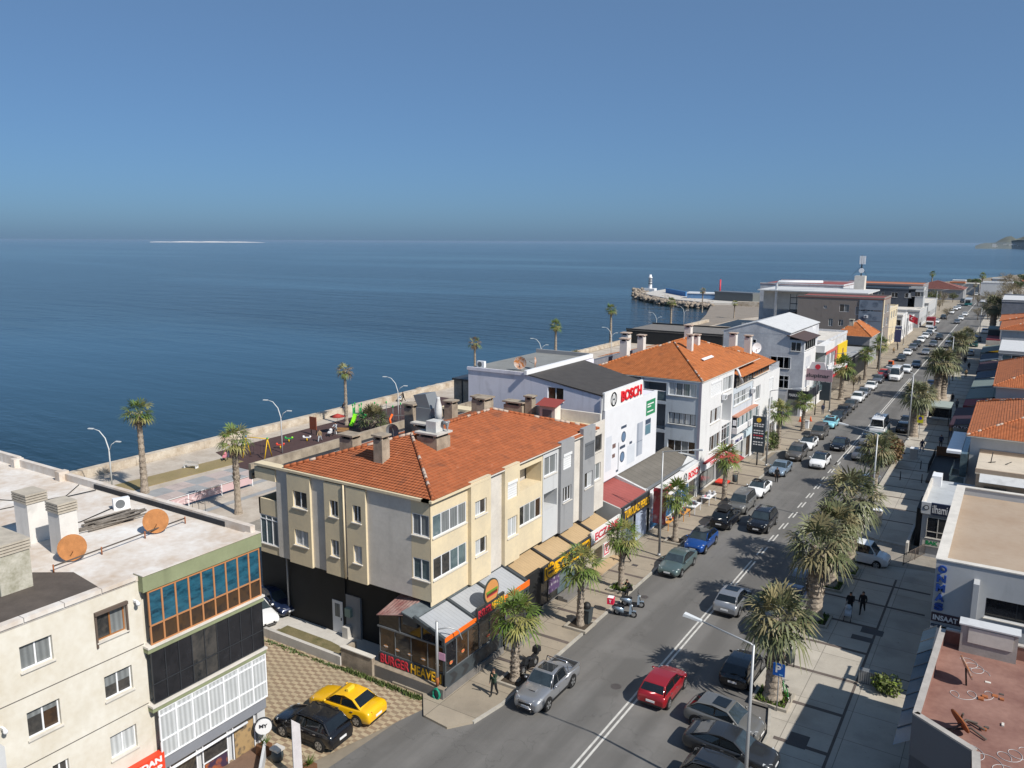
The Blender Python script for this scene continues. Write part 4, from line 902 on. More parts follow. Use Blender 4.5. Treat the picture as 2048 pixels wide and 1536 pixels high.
for a in [
 ('pickup', 'silver', 1092, 1365, 'S', 'silver double cab pickup with bull bar and roll bar', 'pickup_truck', 'pickup'),
 ('coupe', 'teal', 1350, 1120, 'S', 'grey green sedan with sloping back beside the tall lamp post', 0, 0), ('crossover', 'blue', 1400, 1078, 'S', 'bright blue crossover with black roof', 0, 0),
 ('roofbox', 'black', 1443, 1032, 'N', 'black estate with roof box seen from behind', 0, 0), ('van', 'grey', 1473, 1003, 'S', 'matt grey family van with white sunshade', 'parked_van', 'van'),
 ('blackroof', 'white', 1516, 974, 'S', 'white sedan with black glass roof', 0, 0), ('sedan', 'iceblue', 1554, 933, 'S', 'pale blue grey sedan behind the standing man in black', 0, 0),
 ('bigsuv', 'taupe', 1594, 905, 'S', 'large dark grey off-roader with chrome grille', 0, 0), ('blackroof', 'white', 1614, 884, 'S', 'white car squeezed behind the dark off-roader', 0, 0), ('van', 'taupe', 1624, 862, 'S', 'brownish grey van in front of the light blue car', 'parked_van', 'van'),
 ('halfroof', 'sky', 1653, 843, 'S', 'light turquoise blue crossover with sunroof', 0, 0), ('sedan', 'dark', 1668, 829, 'S', 'dark sedan just behind the turquoise crossover', 0, 0), ('hatch', 'dark', 1682, 818, 'N', 'dark hatchback showing red tail lights', 0, 0),
 ('sedan', 'taupe', 1696, 807, 'S', 'dark olive sedan ahead of the row of white cars', 0, 0), ('suv', 'white', 1712, 794, 'S', 'white crossover nearest of three pale cars', 0, 0), ('sedan', 'silver', 1722, 783, 'S', 'silver sedan between two white cars', 0, 0),
 ('sedan', 'white', 1738, 770, 'S', 'white sedan in front of the dark grey car and red car', 0, 0), ('hatch', 'steel', 1752, 757, 'S', 'dark grey hatchback in front of the red car', 0, 0), ('suv', 'tomato', 1761, 747, 'S', 'bright red parked car beside the white minibus', 0, 0),
 ('sedan', 'grey', 1771, 736, 'S', 'grey sedan between the red car and the orange tricycle', 0, 0), ('sedan', 'dark', 1799, 715, 'S', 'black sedan parked past the orange tricycle', 0, 0), ('sedan', 'white', 1817, 704, 'S', 'white sedan past the black sedan', 0, 0),
 ('suv', 'steel', 1823, 694, 'S', 'dark crossover nearer of two behind the white sedan', 0, 0), ('suv', 'dark', 1826, 687, 'S', 'dark crossover farther of two behind the white sedan', 0, 0), ('suv', 'white', 1830, 679, 'S', 'white crossover near of two beside the white delivery van', 0, 0), ('suv', 'white', 1838, 671, 'S', 'white crossover far of two beside the white delivery van', 0, 0),
 ('sedan', 'steel', 1841, 664, 'S', 'blue grey car left of the white delivery van', 0, 0), ('sedan', 'silver', 1850, 656, 'S', 'silver car partly behind the red box truck', 0, 0), ('sedan', 'white', 1873, 642, 'S', 'white car just beyond the red box truck', 0, 0), ('suv', 'dark', 1887, 634, 'S', 'dark blue crossover parked alone far up the left side', 0, 0),
 ('suv', 'white', 1903, 624, 'S', 'white car nearest of the far left white row', 0, 0), ('suv', 'white', 1911, 617, 'S', 'white car middle of the far left white row', 0, 0), ('suv', 'white', 1917, 615, 'S', 'white car last of the far left white row', 0, 0), ('van', 'dark', 1925, 602, 'S', 'dark van parked behind the far teal bus', 'parked_van', 'van')]:
    x = XL if a[2] < 1855 else None
    car(*a[:6], GL, name=a[6] or 'parked_car', cat=a[7] or 'car', x=(x + (.25 if a[0] == 'pickup' else 0)) if x else None)
for a in [
 ('bigsuv', 'black', 1525, 1040, 'S', 'black off-road car with chrome roof rails driving towards us', 0, 0), ('crossover', 'white', 1640, 920, 'S', 'white crossover with black roof driving towards us', 0, 0), ('sedan', 'black', 1680, 886, 'S', 'black sedan driving towards us behind the white crossover', 0, 0),
 ('hatch', 'red', 1327, 1366, 'N', 'dark red hatchback driving away on the double line', 0, 0), ('halfroof', 'silver', 1466, 1196, 'N', 'silver crossover with dark roof driving away under the palm', 0, 0), ('sedan', 'steel', 1724, 905, 'N', 'dark silver sedan with lit red tail light', 0, 0), ('crossover', 'silver', 1738, 878, 'N', 'silver crossover queueing behind the teal minibus', 0, 0),
 ('minibus', 'white', 1792, 752, 'S', 'white minibus with roof hatch driving towards us', 'minibus', 'minibus'), ('suv', 'white', 1813, 738, 'S', 'white large car driving just behind the white minibus', 0, 0), ('sedan', 'steel', 1833, 727, 'S', 'dark blue grey sedan following the white minibus', 0, 0), ('sedan', 'silver', 1852, 703, 'S', 'silver sedan in the oncoming lane far up the street', 0, 0),
 ('suv', 'steel', 1867, 688, 'S', 'dark oncoming crossover behind the silver sedan', 0, 0), ('suv', 'dark', 1879, 674, 'S', 'dark oncoming crossover beside the white delivery van', 0, 0), ('van', 'silver', 1897, 690, 'N', 'pale van driving away far up the right lane', 'van', 'van'), ('hatch', 'red', 1914, 671, 'N', 'red car driving away far up the right lane', 0, 0),
 ('hatch', 'steel', 1914, 643, 'S', 'dark oncoming car far up the street', 0, 0), ('hatch', 'white', 1922, 636, 'S', 'nearer of two white oncoming cars far up the street', 0, 0), ('sedan', 'white', 1930, 628, 'S', 'farther of two white oncoming cars far up the street', 0, 0), ('van', 'white', 1952, 589, 'S', 'white van at the far end of the street', 'van', 'van'), ('van', 'white', 1862, 661, 'S', 'white delivery van driving beside the parked row', 'van', 'van'), ('sedan', 'white', 1966, 602, 'N', 'pale car under the bare trees at the far end', 0, 0)]:
    car(*a[:6], GT, name=a[6] or 'driving_car', cat=a[7] or 'car')
for a in [
 ('halfroof', 'grey', 1450, 1432, 'E', 'grey crossover nosed to the right kerb with half black roof', -4, None), ('coupe', 'dark', 1462, 1488, 'E', 'dark sloping sedan nosed to the right kerb beside grey crossover', -2, None), ('suv', 'dark', 1452, 1560, 'E', 'dark car cut off by the bottom edge of the photo', -2, None),
 ('hatch', 'black', 1503, 1335, 'N', 'black car parked beside the trunk with the parking sign', 0, -12.35), ('suv', 'dark', 1562, 1240, 'N', 'dark car hidden behind the second fat palm', 0, -12.2), ('suv', 'black', 1620, 1165, 'N', 'black car behind the leaning fat palm trunk', 0, -12.2), ('sedan', 'navy', 1600, 1190, 'N', 'dark blue car between the second and third fat palms', 0, -12.2),
 ('sedan', 'iceblue', 1748, 960, 'N', 'pale car parked behind the tall lamp post', 0, -12.3), ('sedan', 'dark', 1800, 838, 'N', 'dark car parked beside the yellow tow-away sign', 0, -12.4), ('hatch', 'black', 1790, 850, 'N', 'black car beside the teal minibus', 0, -12.3), ('hatch', 'white', 1856, 791, 'N', 'white parked car left of the twin palms', 0, -12.4), ('sedan', 'steel', 1861, 778, 'N', 'dark parked car left of the twin palms', 0, -12.4), ('sedan', 'navy', 1868, 767, 'N', 'dark blue parked car farther past the twin palms', 0, -12.4),
 ('suv', 'white', 1970, 662, 'N', 'white car parked far up the right kerb', 0, None), ('suv', 'navy', 1955, 678, 'N', 'dark car under the palms far up the right kerb', 0, None), ('suv', 'green', 1948, 688, 'N', 'dark green car under the palms far up the right kerb', 0, None), ('hatch', 'silver', 1940, 705, 'N', 'silver car half hidden by the far palms', 0, None)]:
    car(*a[:6], GR, ang=a[6], x=a[7], dz=.75)
car('panelvan', 'white', 1722, 1103, 'E', 'white panel van standing in the lane behind the palms', 'vans in the side lane', name='panel_van', cat='van', ang=-3, dz=.9)
car('taxi', 'yellow', 694, 1402, 'W', 'yellow taxi sedan parked on two tone paving', GP, name='taxi', cat='taxi', ang=5)
car('suv', 'black', 624, 1444, 'W', 'black off-road car parked beside the yellow taxi', GP, ang=3, z=.012, dz=.8)
car('sedan', 'navy', 555, 1195, 'E', 'dark blue sedan parked beside the black ground floor wall', GP, ang=-16, z=.016)
car('sedan', 'white', 518, 1222, 'E', 'white car half hidden behind the glazed balconies', GP, ang=-14, z=.016, dx=-.5)
# light blue and teal minibus seen from behind
q = G(1760, 852, 1.2); T = car('minibus', 'white', 1760, 850, 'N', 'white and teal minibus queueing in the right lane', GT, name='minibus', cat='minibus', dz=1.2)
T2 = MB(); M_TEALB = plain('teal_band', (.02, .16, .17), .4)
for s in (1, -1): T2.box(s * .9, s * 1.035, -2.7, 2.6, .35, .78, M_TEALB)
T2.box(-.98, .98, -3.125, -3.0, .35, .8, M_TEALB); o = T2.build('teal_band', T, world=False)
mb = MB(); mb.box(-.5, .5, -1.2, -.2, 2.64, 2.76, M_FRAME); mb.box(-.35, .35, -1.05, -.35, 2.755, 2.775, M_GREYF); mb.build('roof_hatch', T, world=False)
# far teal bus and red box truck
def box_vehicle(name, label, cat, loc, L, W, H, zc, m1, m2, rz, cab=True):
    T = thing(name, label, cat, loc, rz, GT); mb = MB(); mb.box(-W / 2, W / 2, -L / 2, L / 2 - (1.6 if cab else 0), .75, H, m1); mb.build('cargo_box' if cab else 'body', T, world=False)
    if cab:
        mb = MB(); mb.hexa([(-W * .45, L / 2 - 1.6, .4), (W * .45, L / 2 - 1.6, .4), (W * .45, L / 2, .4), (-W * .45, L / 2, .4), (-W * .43, L / 2 - 1.6, 2.3), (W * .43, L / 2 - 1.6, 2.3), (W * .43, L / 2 - .45, 2.2), (-W * .43, L / 2 - .45, 2.2)], m2); mb.build('cab', T, world=False)
    mb = MB(); y = L / 2 - (.2 if cab else -.01); mb.box(-W * .4, W * .4, y - .04, y + (.06 if cab else .0), 1.25, 2.05 if cab else H - .5, M_CGL); mb.build('windscreen', T, world=False)
    if not cab:
        for s in (1, -1): mb = MB(); mb.box(s * W * .49, s * (W / 2 + .01), -L / 2 + .4, L / 2 - .6, 1.5, H - .45, M_CGL); mb.build('side_window', T, world=False)
        mb = MB(); mb.box(-W / 2 - .012, W / 2 + .012, -L / 2 - .012, L / 2 + .012, .45, 1.35, M_TEALB); mb.build('skirt', T, world=False)
    for s in (1, -1):
        for yy in (L / 2 - .9, -L / 2 + 1.2): mb = MB(); mb.disc((s * (W / 2 - .25), yy, .42), (s, 0, 0), .42, .27, M_TYRE, 14); mb.build('wheel', T, world=False)
q = G(1861, 646, 1.5); box_vehicle('box_truck', 'dark red box truck in the queue far up the street', 'truck', (q.x, q.y, .01), 6.5, 2.3, 3.3, 1, plain('truck_red', (.22, .02, .025), .5), PT['white'], math.pi)
q = G(1937, 604, 1.5); box_vehicle('bus', 'white and teal bus at the far end of the street', 'bus', (q.x, q.y, .01), 9, 2.5, 3.1, 1, PT['white'], None, math.pi, False)
# orange cargo tricycle
q = G(1785, 731, .6); T = thing('cargo_tricycle', 'orange cargo tricycle parked at the left kerb', 'tricycle', (q.x - .3, q.y, .01), math.pi)
mb = MB(); mb.hexa([(-.6, .1, .3), (.6, .1, .3), (.5, 1.4, .3), (-.5, 1.4, .3), (-.55, .15, 1.7), (.55, .15, 1.7), (.45, 1.0, 1.65), (-.45, 1.0, 1.65)], PT['orange']); mb.build('cab', T, world=False)
mb = MB(); mb.box(-.65, .65, -1.6, .05, .55, .62, PT['orange']); mb.box(-.65, -.6, -1.6, .05, .62, .95, PT['orange']); mb.box(.6, .65, -1.6, .05, .62, .95, PT['orange']); mb.build('cargo_bed', T, world=False)
mb = MB(); mb.face([(-.42, 1.29, 1.0), (.42, 1.29, 1.0), (.38, 1.05, 1.6), (-.38, 1.05, 1.6)][::-1], M_CGL); mb.build('windscreen', T, world=False)
for x, yy in ((0, 1.1), (.55, -1.0), (-.55, -1.0)): mb = MB(); mb.disc((x - .08, yy, .25), (1, 0, 0), .25, .16, M_TYRE, 12); mb.build('wheel', T, world=False)
# ---------------------------------------------------------------- two wheelers
def wheel2(T, y, r, w_=.1, name='wheel', m=M_TYRE, thin=False):
    mb = MB(); n = 18; pts = [(0, y + r * .88 * math.cos(a), r + r * .88 * math.sin(a)) for a in [k * 2 * math.pi / n for k in range(n + 1)]]
    mb.tube(pts, .02 if thin else w_ / 2, m, 6, cap=False); wo = mb.build(name, T, world=False)
    h = MB(); h.disc((-.03, y, r), (1, 0, 0), r * (.1 if thin else .45), .06, M_RIM, 12)
    if thin:
        for k in range(8): a = k * math.pi / 4; h.tube([(0, y, r), (0, y + r * .85 * math.cos(a), r + r * .85 * math.sin(a))], .006, M_RIM, 3)
    h.build('rim', wo, world=False)
def scooter(loc, rz, label, m, box=None, grp='scooters at the left kerb'):
    T = thing('scooter', label, 'scooter', loc, rz, grp)
    wheel2(T, .62, .23, .12); wheel2(T, -.58, .23, .14)
    mb = MB(); rows = [[(x * .16 * k, y, z + x * x * .0) for x in (-1, -.7, .7, 1)] for y, z, k in ((-.95, .62, .5), (-.8, .72, .9), (-.4, .66, 1), (-.05, .40, 1.1))]
    mb.grid([[(-.15, -.95, .52), (.15, -.95, .52), (.15, -.95, .66), (-.15, -.95, .66)], [(-.2, -.5, .35), (.2, -.5, .35), (.19, -.5, .70), (-.19, -.5, .70)], [(-.17, -.08, .28), (.17, -.08, .28), (.15, -.08, .62), (-.15, -.08, .62)]], m, closed=True, capA=True, capB=True)
    mb.box(-.15, .15, -.1, .38, .24, .32, M_BLK); mb.hexa([(-.2, .32, .28), (.2, .32, .28), (.16, .5, .3), (-.16, .5, .3), (-.17, .36, .95), (.17, .36, .95), (.1, .46, .98), (-.1, .46, .98)], m); mb.box(-.07, .07, .45, .8, .46, .52, m); mb.build('body', T, world=False)
    mb = MB(); mb.hexa([(-.15, -.85, .70), (.15, -.85, .70), (.13, -.05, .66), (-.13, -.05, .66), (-.12, -.82, .80), (.12, -.82, .80), (.1, -.1, .75), (-.1, -.1, .75)], M_BLK); mb.build('seat', T, world=False)
    mb = MB(); mb.tube([(-.34, .30, 1.06), (-.12, .42, 1.02), (.12, .42, 1.02), (.34, .30, 1.06)], .018, M_BLK, 6); mb.tube([(0, .62, .24), (0, .42, 1.0)], .03, M_BLK, 6); mb.build('handlebar', T, world=False)
    mb = MB(); mb.ball((0, .50, .88), (.1, .06, .08), M_HEAD, 8, 5); mb.build('headlight', T, world=False)
    for s in (1, -1): mb = MB(); mb.tube([(s * .28, .33, 1.05), (s * .33, .36, 1.2)], .008, M_BLK, 4); mb.ball((s * .34, .36, 1.22), (.07, .015, .05), M_BLK, 6, 4); mb.build('mirror', T, world=False)
    if box:
        mb = MB(); mb.box(-.24, .24, -1.28, -.82, .82, 1.3, box); b = mb.build('delivery_box', T, world=False)
        text('Y', b, M_FRAME, (.245, -1.05, 1.06), (0, 1, 0), (0, 0, 1), .26, .2, depth=.006, align=.5, world=False, bold=.05); text('Y', b, M_FRAME, (0, -1.285, 1.06), (1, 0, 0), (0, 0, 1), .26, .2, depth=.006, align=.5, world=False, bold=.05)
        mb = MB(); mb.box(-.22, .22, -1.26, -.84, 1.3, 1.315, M_FRAME); mb.build('lid', b, world=False)
    return T
q = G(1250, 1222, .4); scooter((q.x, q.y, .005), R(-78), 'pale blue scooter with red delivery box on its back', PT['iceblue'], plain('delivery_red', (.62, .015, .06), .5))
q = G(1262, 1204, .4); scooter((q.x + .1, q.y + .1, .005), R(-70), 'pale blue scooter without a box beside the seated man', PT['iceblue'])
q = G(1062, 1332, .45); T = thing('motorcycle', 'black motorcycle parked behind the silver pickup', 'motorcycle', (q.x - .1, q.y, KH), R(178))
wheel2(T, .7, .31, .13); wheel2(T, -.65, .31, .17)
mb = MB(); mb.box(-.17, .17, -.25, .32, .3, .62, M_BLK); mb.ball((0, .15, .82), (.17, .33, .17), PT['black'], 10, 6); mb.tube([(0, .7, .31), (0, .42, .98)], .04, M_GREYF, 6); mb.tube([(.14, .1, .25), (.16, -.7, .45)], .05, M_CHR, 6); mb.hexa([(-.16, .45, .6), (.16, .45, .6), (.1, .75, .7), (-.1, .75, .7), (-.2, .4, 1.05), (.2, .4, 1.05), (.1, .62, 1.1), (-.1, .62, 1.1)], PT['dark']); mb.build('body', T, world=False)
mb = MB(); mb.hexa([(-.14, -.85, .80), (.14, -.85, .80), (.14, -.05, .72), (-.14, -.05, .72), (-.1, -.95, .95), (.1, -.95, .95), (.1, -.1, .82), (-.1, -.1, .82)], M_BLK); mb.build('seat', T, world=False)
mb = MB(); mb.tube([(-.38, .28, 1.05), (0, .42, 1.06), (.38, .28, 1.05)], .018, M_BLK, 6); mb.build('handlebar', T, world=False)
mb = MB(); mb.hexa([(-.22, -.98, .95), (.22, -.98, .95), (.2, -.55, .95), (-.2, -.55, .95), (-.2, -.98, 1.28), (.2, -.98, 1.28), (.18, -.6, 1.28), (-.18, -.6, 1.28)], M_BLK); mb.build('top_case', T, world=False)
q = G(1570, 1388, .4); T = thing('bicycle', 'green bicycle leaning by the palm planter under the parking sign', 'bicycle', (q.x, q.y, KH), R(35)); M_BIKE = plain('bike_green', (.02, .30, .06), .4)
for yy in (.52, -.52): wheel2(T, yy, .33, thin=True)
mb = MB()
for a, b in (((0, -.52, .33), (0, -.15, .8)), ((0, -.52, .33), (0, -.02, .3)), ((0, -.15, .8), (0, -.02, .3)), ((0, -.13, .72), (0, .38, .78)), ((0, -.02, .3), (0, .38, .72)), ((0, .36, .9), (0, .52, .33))): mb.tube([a, b], .02, M_BIKE, 6)
mb.build('frame', T, world=False)
mb = MB(); mb.tube([(-.28, .28, .98), (0, .37, .96), (.28, .28, .98)], .014, M_BLK, 5); mb.build('handlebar', T, world=False)
mb = MB(); mb.hexa([(-.08, -.28, .84), (.08, -.28, .84), (.03, -.02, .86), (-.03, -.02, .86), (-.09, -.3, .9), (.09, -.3, .9), (.03, 0, .9), (-.03, 0, .9)], M_BLK); mb.build('saddle', T, world=False)
mb = MB(); mb.box(-.14, .14, .42, .68, .72, .95, plain('basket', (.3, .3, .3), .6)); mb.build('basket', T, world=False)
# ---------------------------------------------------------------- people
M_SKIN = plain('skin', (.42, .24, .16), .6); M_HAIRM = [plain('hair_%d' % k, c, .7) for k, c in enumerate(((.02, .016, .013), (.07, .045, .03), (.28, .27, .26)))]
CLOTH = {k: mat('cloth_' + k, c, .9, var=.15, vs=6) for k, c in (('black', (.012, .012, .014)), ('navy', (.02, .028, .06)), ('dgreen', (.025, .045, .03)), ('grey', (.12, .12, .13)), ('tan', (.36, .25, .14)), ('jean', (.07, .10, .17)), ('white', (.55, .55, .56)), ('blue', (.10, .19, .36)), ('red', (.4, .03, .05)), ('pink', (.50, .18, .22)), ('pale', (.40, .44, .48)))}
M_SHOE = plain('shoe', (.03, .028, .027), .7)
def person_mesh(pose):
    ang = {'walk': (.42, -.36, .35, -.4), 'stand': (.04, -.03, .05, -.05), 'phone': (.22, -.2, 0, -.2), 'push': (.34, -.3, .75, .75), 'sit': (1.45, 1.38, .8, .8)}[pose]
    sit = pose == 'sit'; pz = .55 if sit else .92; lean = .30 if sit else (.07 if pose == 'push' else .02)
    J = {'pel': ((0, 0, pz), .125), 'sp': ((0, lean * .4, pz + .22), .115), 'ch': ((0, lean, pz + .43), .135), 'nk': ((0, lean * 1.25, pz + .57), .055), 'hd': ((0, lean * 1.4 + .02, pz + .68), .085), 'ht': ((0, lean * 1.45 + .01, pz + .79), .075)}
    E_ = [('pel', 'sp'), ('sp', 'ch'), ('ch', 'nk'), ('nk', 'hd'), ('hd', 'ht')]
    wr = {}
    for s, hip, arm, n in ((1, ang[0], ang[2], 'R'), (-1, ang[1], ang[3], 'L')):
        hy, hz = 0, pz - .05
        ky, kz = hy + math.sin(hip) * .42, hz - math.cos(hip) * .42
        kn = (.12 if sit else (max(0, -hip) * 1.0 + .06)); a2 = hip - kn if not sit else hip - 1.35
        ay, az = ky + math.sin(a2) * .40, kz - math.cos(a2) * .40
        J['hp' + n] = ((s * .095, hy, hz), .095); J['kn' + n] = ((s * .10, ky, kz), .065); J['an' + n] = ((s * .10, ay, az), .045); J['to' + n] = ((s * .115, ay + .16, az - .035), .038)
        E_ += [('pel', 'hp' + n), ('hp' + n, 'kn' + n), ('kn' + n, 'an' + n), ('an' + n, 'to' + n)]
        sy, sz = lean, pz + .47
        up = arm; fo = arm + (.35 if pose != 'push' else .7)
        if pose == 'phone' and s < 0: up, fo = .9, 2.75
        if sit: up, fo = .75, 2.2
        ey, ez = sy + math.sin(up) * .28, sz - math.cos(up) * .28; wy, wz_ = ey + math.sin(fo) * .25, ez - math.cos(fo) * .25
        J['sh' + n] = ((s * .185, sy, sz), .075); J['el' + n] = ((s * .235, ey, ez), .052); J['wr' + n] = ((s * (.22 if not (pose == 'phone' and s < 0) else .12), wy, wz_), .036); d = V((0, math.sin(fo), -math.cos(fo)))
        c = V(J['wr' + n][0]) + d * .075; J['pa' + n] = (tuple(c), .036); wr[n] = (c, d, s)
        E_ += [('ch', 'sh' + n), ('sh' + n, 'el' + n), ('el' + n, 'wr' + n), ('wr' + n, 'pa' + n)]
    zmin = min(J['an' + n][0][2] - .045 for n in 'LR'); names = list(J)
    me = bpy.data.meshes.new('skel'); me.from_pydata([J[k][0] for k in names], [(names.index(a), names.index(b)) for a, b in E_], [])
    ob = bpy.data.objects.new('skel', me); COL.objects.link(ob)
    sk = ob.modifiers.new('s', 'SKIN'); sk.use_smooth_shade = True
    for k, sv in zip(names, me.skin_vertices[0].data): r = J[k][1]; sv.radius = (r * 1.4, r * 1.05) if k in ('ch', 'sp', 'pel') else (r * 1.14, r * 1.14); sv.use_root = k == 'pel'
    su = ob.modifiers.new('u', 'SUBSURF'); su.levels = su.render_levels = 1
    dg = bpy.context.evaluated_depsgraph_get(); dg.update()
    m2 = bpy.data.meshes.new_from_object(ob.evaluated_get(dg)); bpy.data.objects.remove(ob)
    mb = MB(); mats = {'TOP': mat('TOP'), 'LEG': mat('LEG')}
    def seg(p, a, b): a, b = V(a), V(b); t = max(0, min(1, (p - a).dot(b - a) / (b - a).length_squared)); return (p - a.lerp(b, t)).length
    for pl in m2.polygons:
        c = pl.center; e = min(E_, key=lambda e: seg(c, J[e[0]][0], J[e[1]][0])); b = e[1][:2]; a = e[0][:2]
        m = M_SKIN if b in ('hd', 'ht', 'pa') else (M_SHOE if b == 'to' else (mats['LEG'] if b in ('kn', 'an') or (b == 'hp' and c.z < pz - .06) else mats['TOP']))
        mb.face([m2.vertices[i].co - V((0, 0, zmin)) for i in pl.vertices], m, smooth=True)
    bpy.data.meshes.remove(m2)
    off = V((0, 0, -zmin))
    for n, (c, d, s) in wr.items():   # fingers and thumb, slightly curled
        for k, (x, l) in enumerate(((-.027, .055), (-.009, .068), (.009, .072), (.026, .060))):
            p = c + V((0, 0, 0)) + d * .02 + off + V((0, .0, 0)) + (V((0, 1, 0)) if abs(d.z) > .7 else V((0, 0, 1))) * x
            mb.tube([p, p + d * l * .6, p + d * l + V((-s * .022, 0, 0))], [.010, .009, .007], M_SKIN, 4)
        p = c - d * .01 + off; mb.tube([p, p + d * .03 + V((0, .04, 0)), p + d * .065 + V((-s * .01, .045, 0))], [.012, .010, .008], M_SKIN, 4)
    h = V(J['hd'][0]) + off; mb.ball(h + V((0, .088, .0)), (.015, .02, .02), M_SKIN, 6, 4)
    for s in (1, -1): mb.ball(h + V((s * .082, 0, .01)), (.012, .022, .03), M_SKIN, 6, 4); mb.ball(h + V((s * .032, .078, .03)), (.012, .008, .008), M_BLK, 6, 4)
    mb.ball(h + V((0, .08, -.04)), (.022, .008, .006), plain('lip', (.3, .1, .09), .6), 6, 3)
    hb = MB(); hb.ball(h + V((0, -.025, .055)), (.092, .098, .085), M_HAIRM[0], 10, 6); hl = MB(); hl.ball(h + V((0, -.03, .05)), (.096, .1, .09), M_HAIRM[0], 10, 6); hl.ball(h + V((0, -.085, -.10)), (.085, .05, .14), M_HAIRM[0], 8, 5)
    return mb.mesh('body'), hb.mesh('hair'), hl.mesh('hair')
PM = {}
def person(pose, px, py, hd, label, top, leg, hair=0, long=False, z=KH, group='people on the pavements', sc=1., loc=None):
    if pose not in PM: PM[pose] = person_mesh(pose)
    b, h1, h2 = PM[pose]; q = loc or at(px, py, z)
    T = inst([('body', b, []), ('hair', h2 if long else h1, [])], 'person', label, 'person', q, R(hd), group, sc)
    for o in T.children:
        for s in o.material_slots:
            n = s.material.name
            if n in ('TOP', 'LEG') or n.startswith('hair'):
                s.link = 'OBJECT'; s.material = CLOTH[top] if n == 'TOP' else (CLOTH[leg] if n == 'LEG' else M_HAIRM[hair])
    return T
for a in [('phone', 988, 1391, 178, 'man in dark green jacket on the phone near the burger restaurant', 'dgreen', 'black', 1), ('walk', 1253, 1126, 160, 'woman in black walking past the red E sign', 'black', 'black', 0, True), ('stand', 1553, 964, 200, 'man in black standing in the road beside the pale blue car', 'black', 'black', 0, False, .005),
          ('stand', 1645, 829, 20, 'person in dark hooded top beside the shop with toys outside', 'navy', 'grey', 0), ('walk', 1718, 769, 170, 'man in navy near the small bare street tree', 'navy', 'navy', 0), ('walk', 1787, 708, 0, 'person in brown on the left pavement by the black sedan', 'tan', 'black', 1), ('stand', 1806, 674, 90, 'person in red on the left pavement below the flag', 'red', 'black', 0), ('walk', 1812, 668, 180, 'person in black on the left pavement below the flag', 'black', 'jean', 0),
          ('push', 1699, 1227, 185, 'man in black pushing a pushchair on the right pavement', 'black', 'black', 0), ('walk', 1724, 1226, 180, 'woman in dark coat and white shirt beside the pushchair', 'black', 'black', 0, True),
          ('walk', 1843, 904, -10, 'man in dark jacket walking close to the reddish hedge', 'navy', 'jean', 0), ('walk', 1881, 894, 0, 'man in dark suit walking past the sunken pit', 'navy', 'black', 0), ('stand', 1900, 874, -20, 'man in tan jacket and jeans beside the white balcony', 'tan', 'jean', 2), ('walk', 1904, 806, 180, 'man in dark clothes beside the black shop awning', 'black', 'black', 0), ('walk', 1913, 819, 10, 'person in brown coat beside the black shop awning', 'grey', 'black', 1),
          ('walk', 1931, 755, 180, 'person in brown far along the right pavement', 'tan', 'black', 1), ('walk', 1937, 740, 0, 'tall person in black far along the right pavement', 'black', 'black', 0), ('stand', 1905, 762, 90, 'person in black behind the twin palms', 'black', 'black', 0), ('walk', 1929, 728, 180, 'person in black shadowed under the far palms', 'black', 'navy', 0),
          ('push', 459, 914, 215, 'person in pale top with a pushchair behind the plaza palm', 'pale', 'jean', 1, True, .04), ('walk', 640, 883, 200, 'person in striped pale clothes walking across the playground', 'tan', 'pale', 1, False, .05), ('push', 672, 868, 190, 'person in grey under a red parasol beside a pushchair', 'pale', 'grey', 0, False, .05), ('push', 807, 803, 160, 'person in black with a pushchair on the promenade', 'black', 'black', 0, False, .02), ('stand', 1795, 700, 120, 'person in grey standing by the far awning', 'grey', 'black', 0)]:
    person(*a)
q = G(1262, 1190, KH); person('sit', 0, 0, 150, 'man in black sitting hunched on the kerb beside the scooters', 'black', 'black', 0, loc=(q.x, q.y, KH), sc=.98)
q = G(722, 822, .9); person('sit', 0, 0, -100, 'person in black sitting on the sea wall', 'black', 'navy', 0, loc=(-87.3, q.y, .52), sc=.98)
def pram(px, py, hd, label, m, z=KH):
    q = at(px, py, z); T = thing('pushchair', label, 'pushchair', q, R(hd), 'pushchairs'); mb = MB()
    mb.hexa([(-.2, -.25, .45), (.2, -.25, .45), (.2, .3, .4), (-.2, .3, .4), (-.22, -.35, .85), (.22, -.35, .85), (.2, .3, .55), (-.2, .3, .55)], m); mb.build('seat', T, world=False)
    mb = MB(); mb.ball((0, -.2, .82), (.23, .28, .22), m, 8, 5); mb.build('hood', T, world=False)
    mb = MB()
    for s in (1, -1): mb.tube([(s * .22, .4, .12), (s * .22, -.5, 1.0)], .015, M_CHR, 5); mb.tube([(s * .22, -.35, .12), (s * .22, .1, .5)], .015, M_CHR, 5)
    mb.tube([(-.22, -.5, 1.0), (.22, -.5, 1.0)], .018, M_BLK, 5); mb.build('frame', T, world=False)
    for x in (.22, -.22):
        for y in (.4, -.35): mb = MB(); mb.disc((x - .02, y, .11), (1, 0, 0), .11, .04, M_TYRE, 10); mb.build('wheel', T, world=False)
pram(1695, 1239, 185, 'grey pushchair with a light bundle in front of man in black', CLOTH['pale']); pram(450, 921, 215, 'pale pushchair beside the person behind the plaza palm', CLOTH['pink'], .05); pram(660, 872, 190, 'white pushchair beside the red parasol', CLOTH['white'], .05); pram(799, 803, 160, 'pale pushchair on the promenade by the sea wall', CLOTH['pale'], .02)
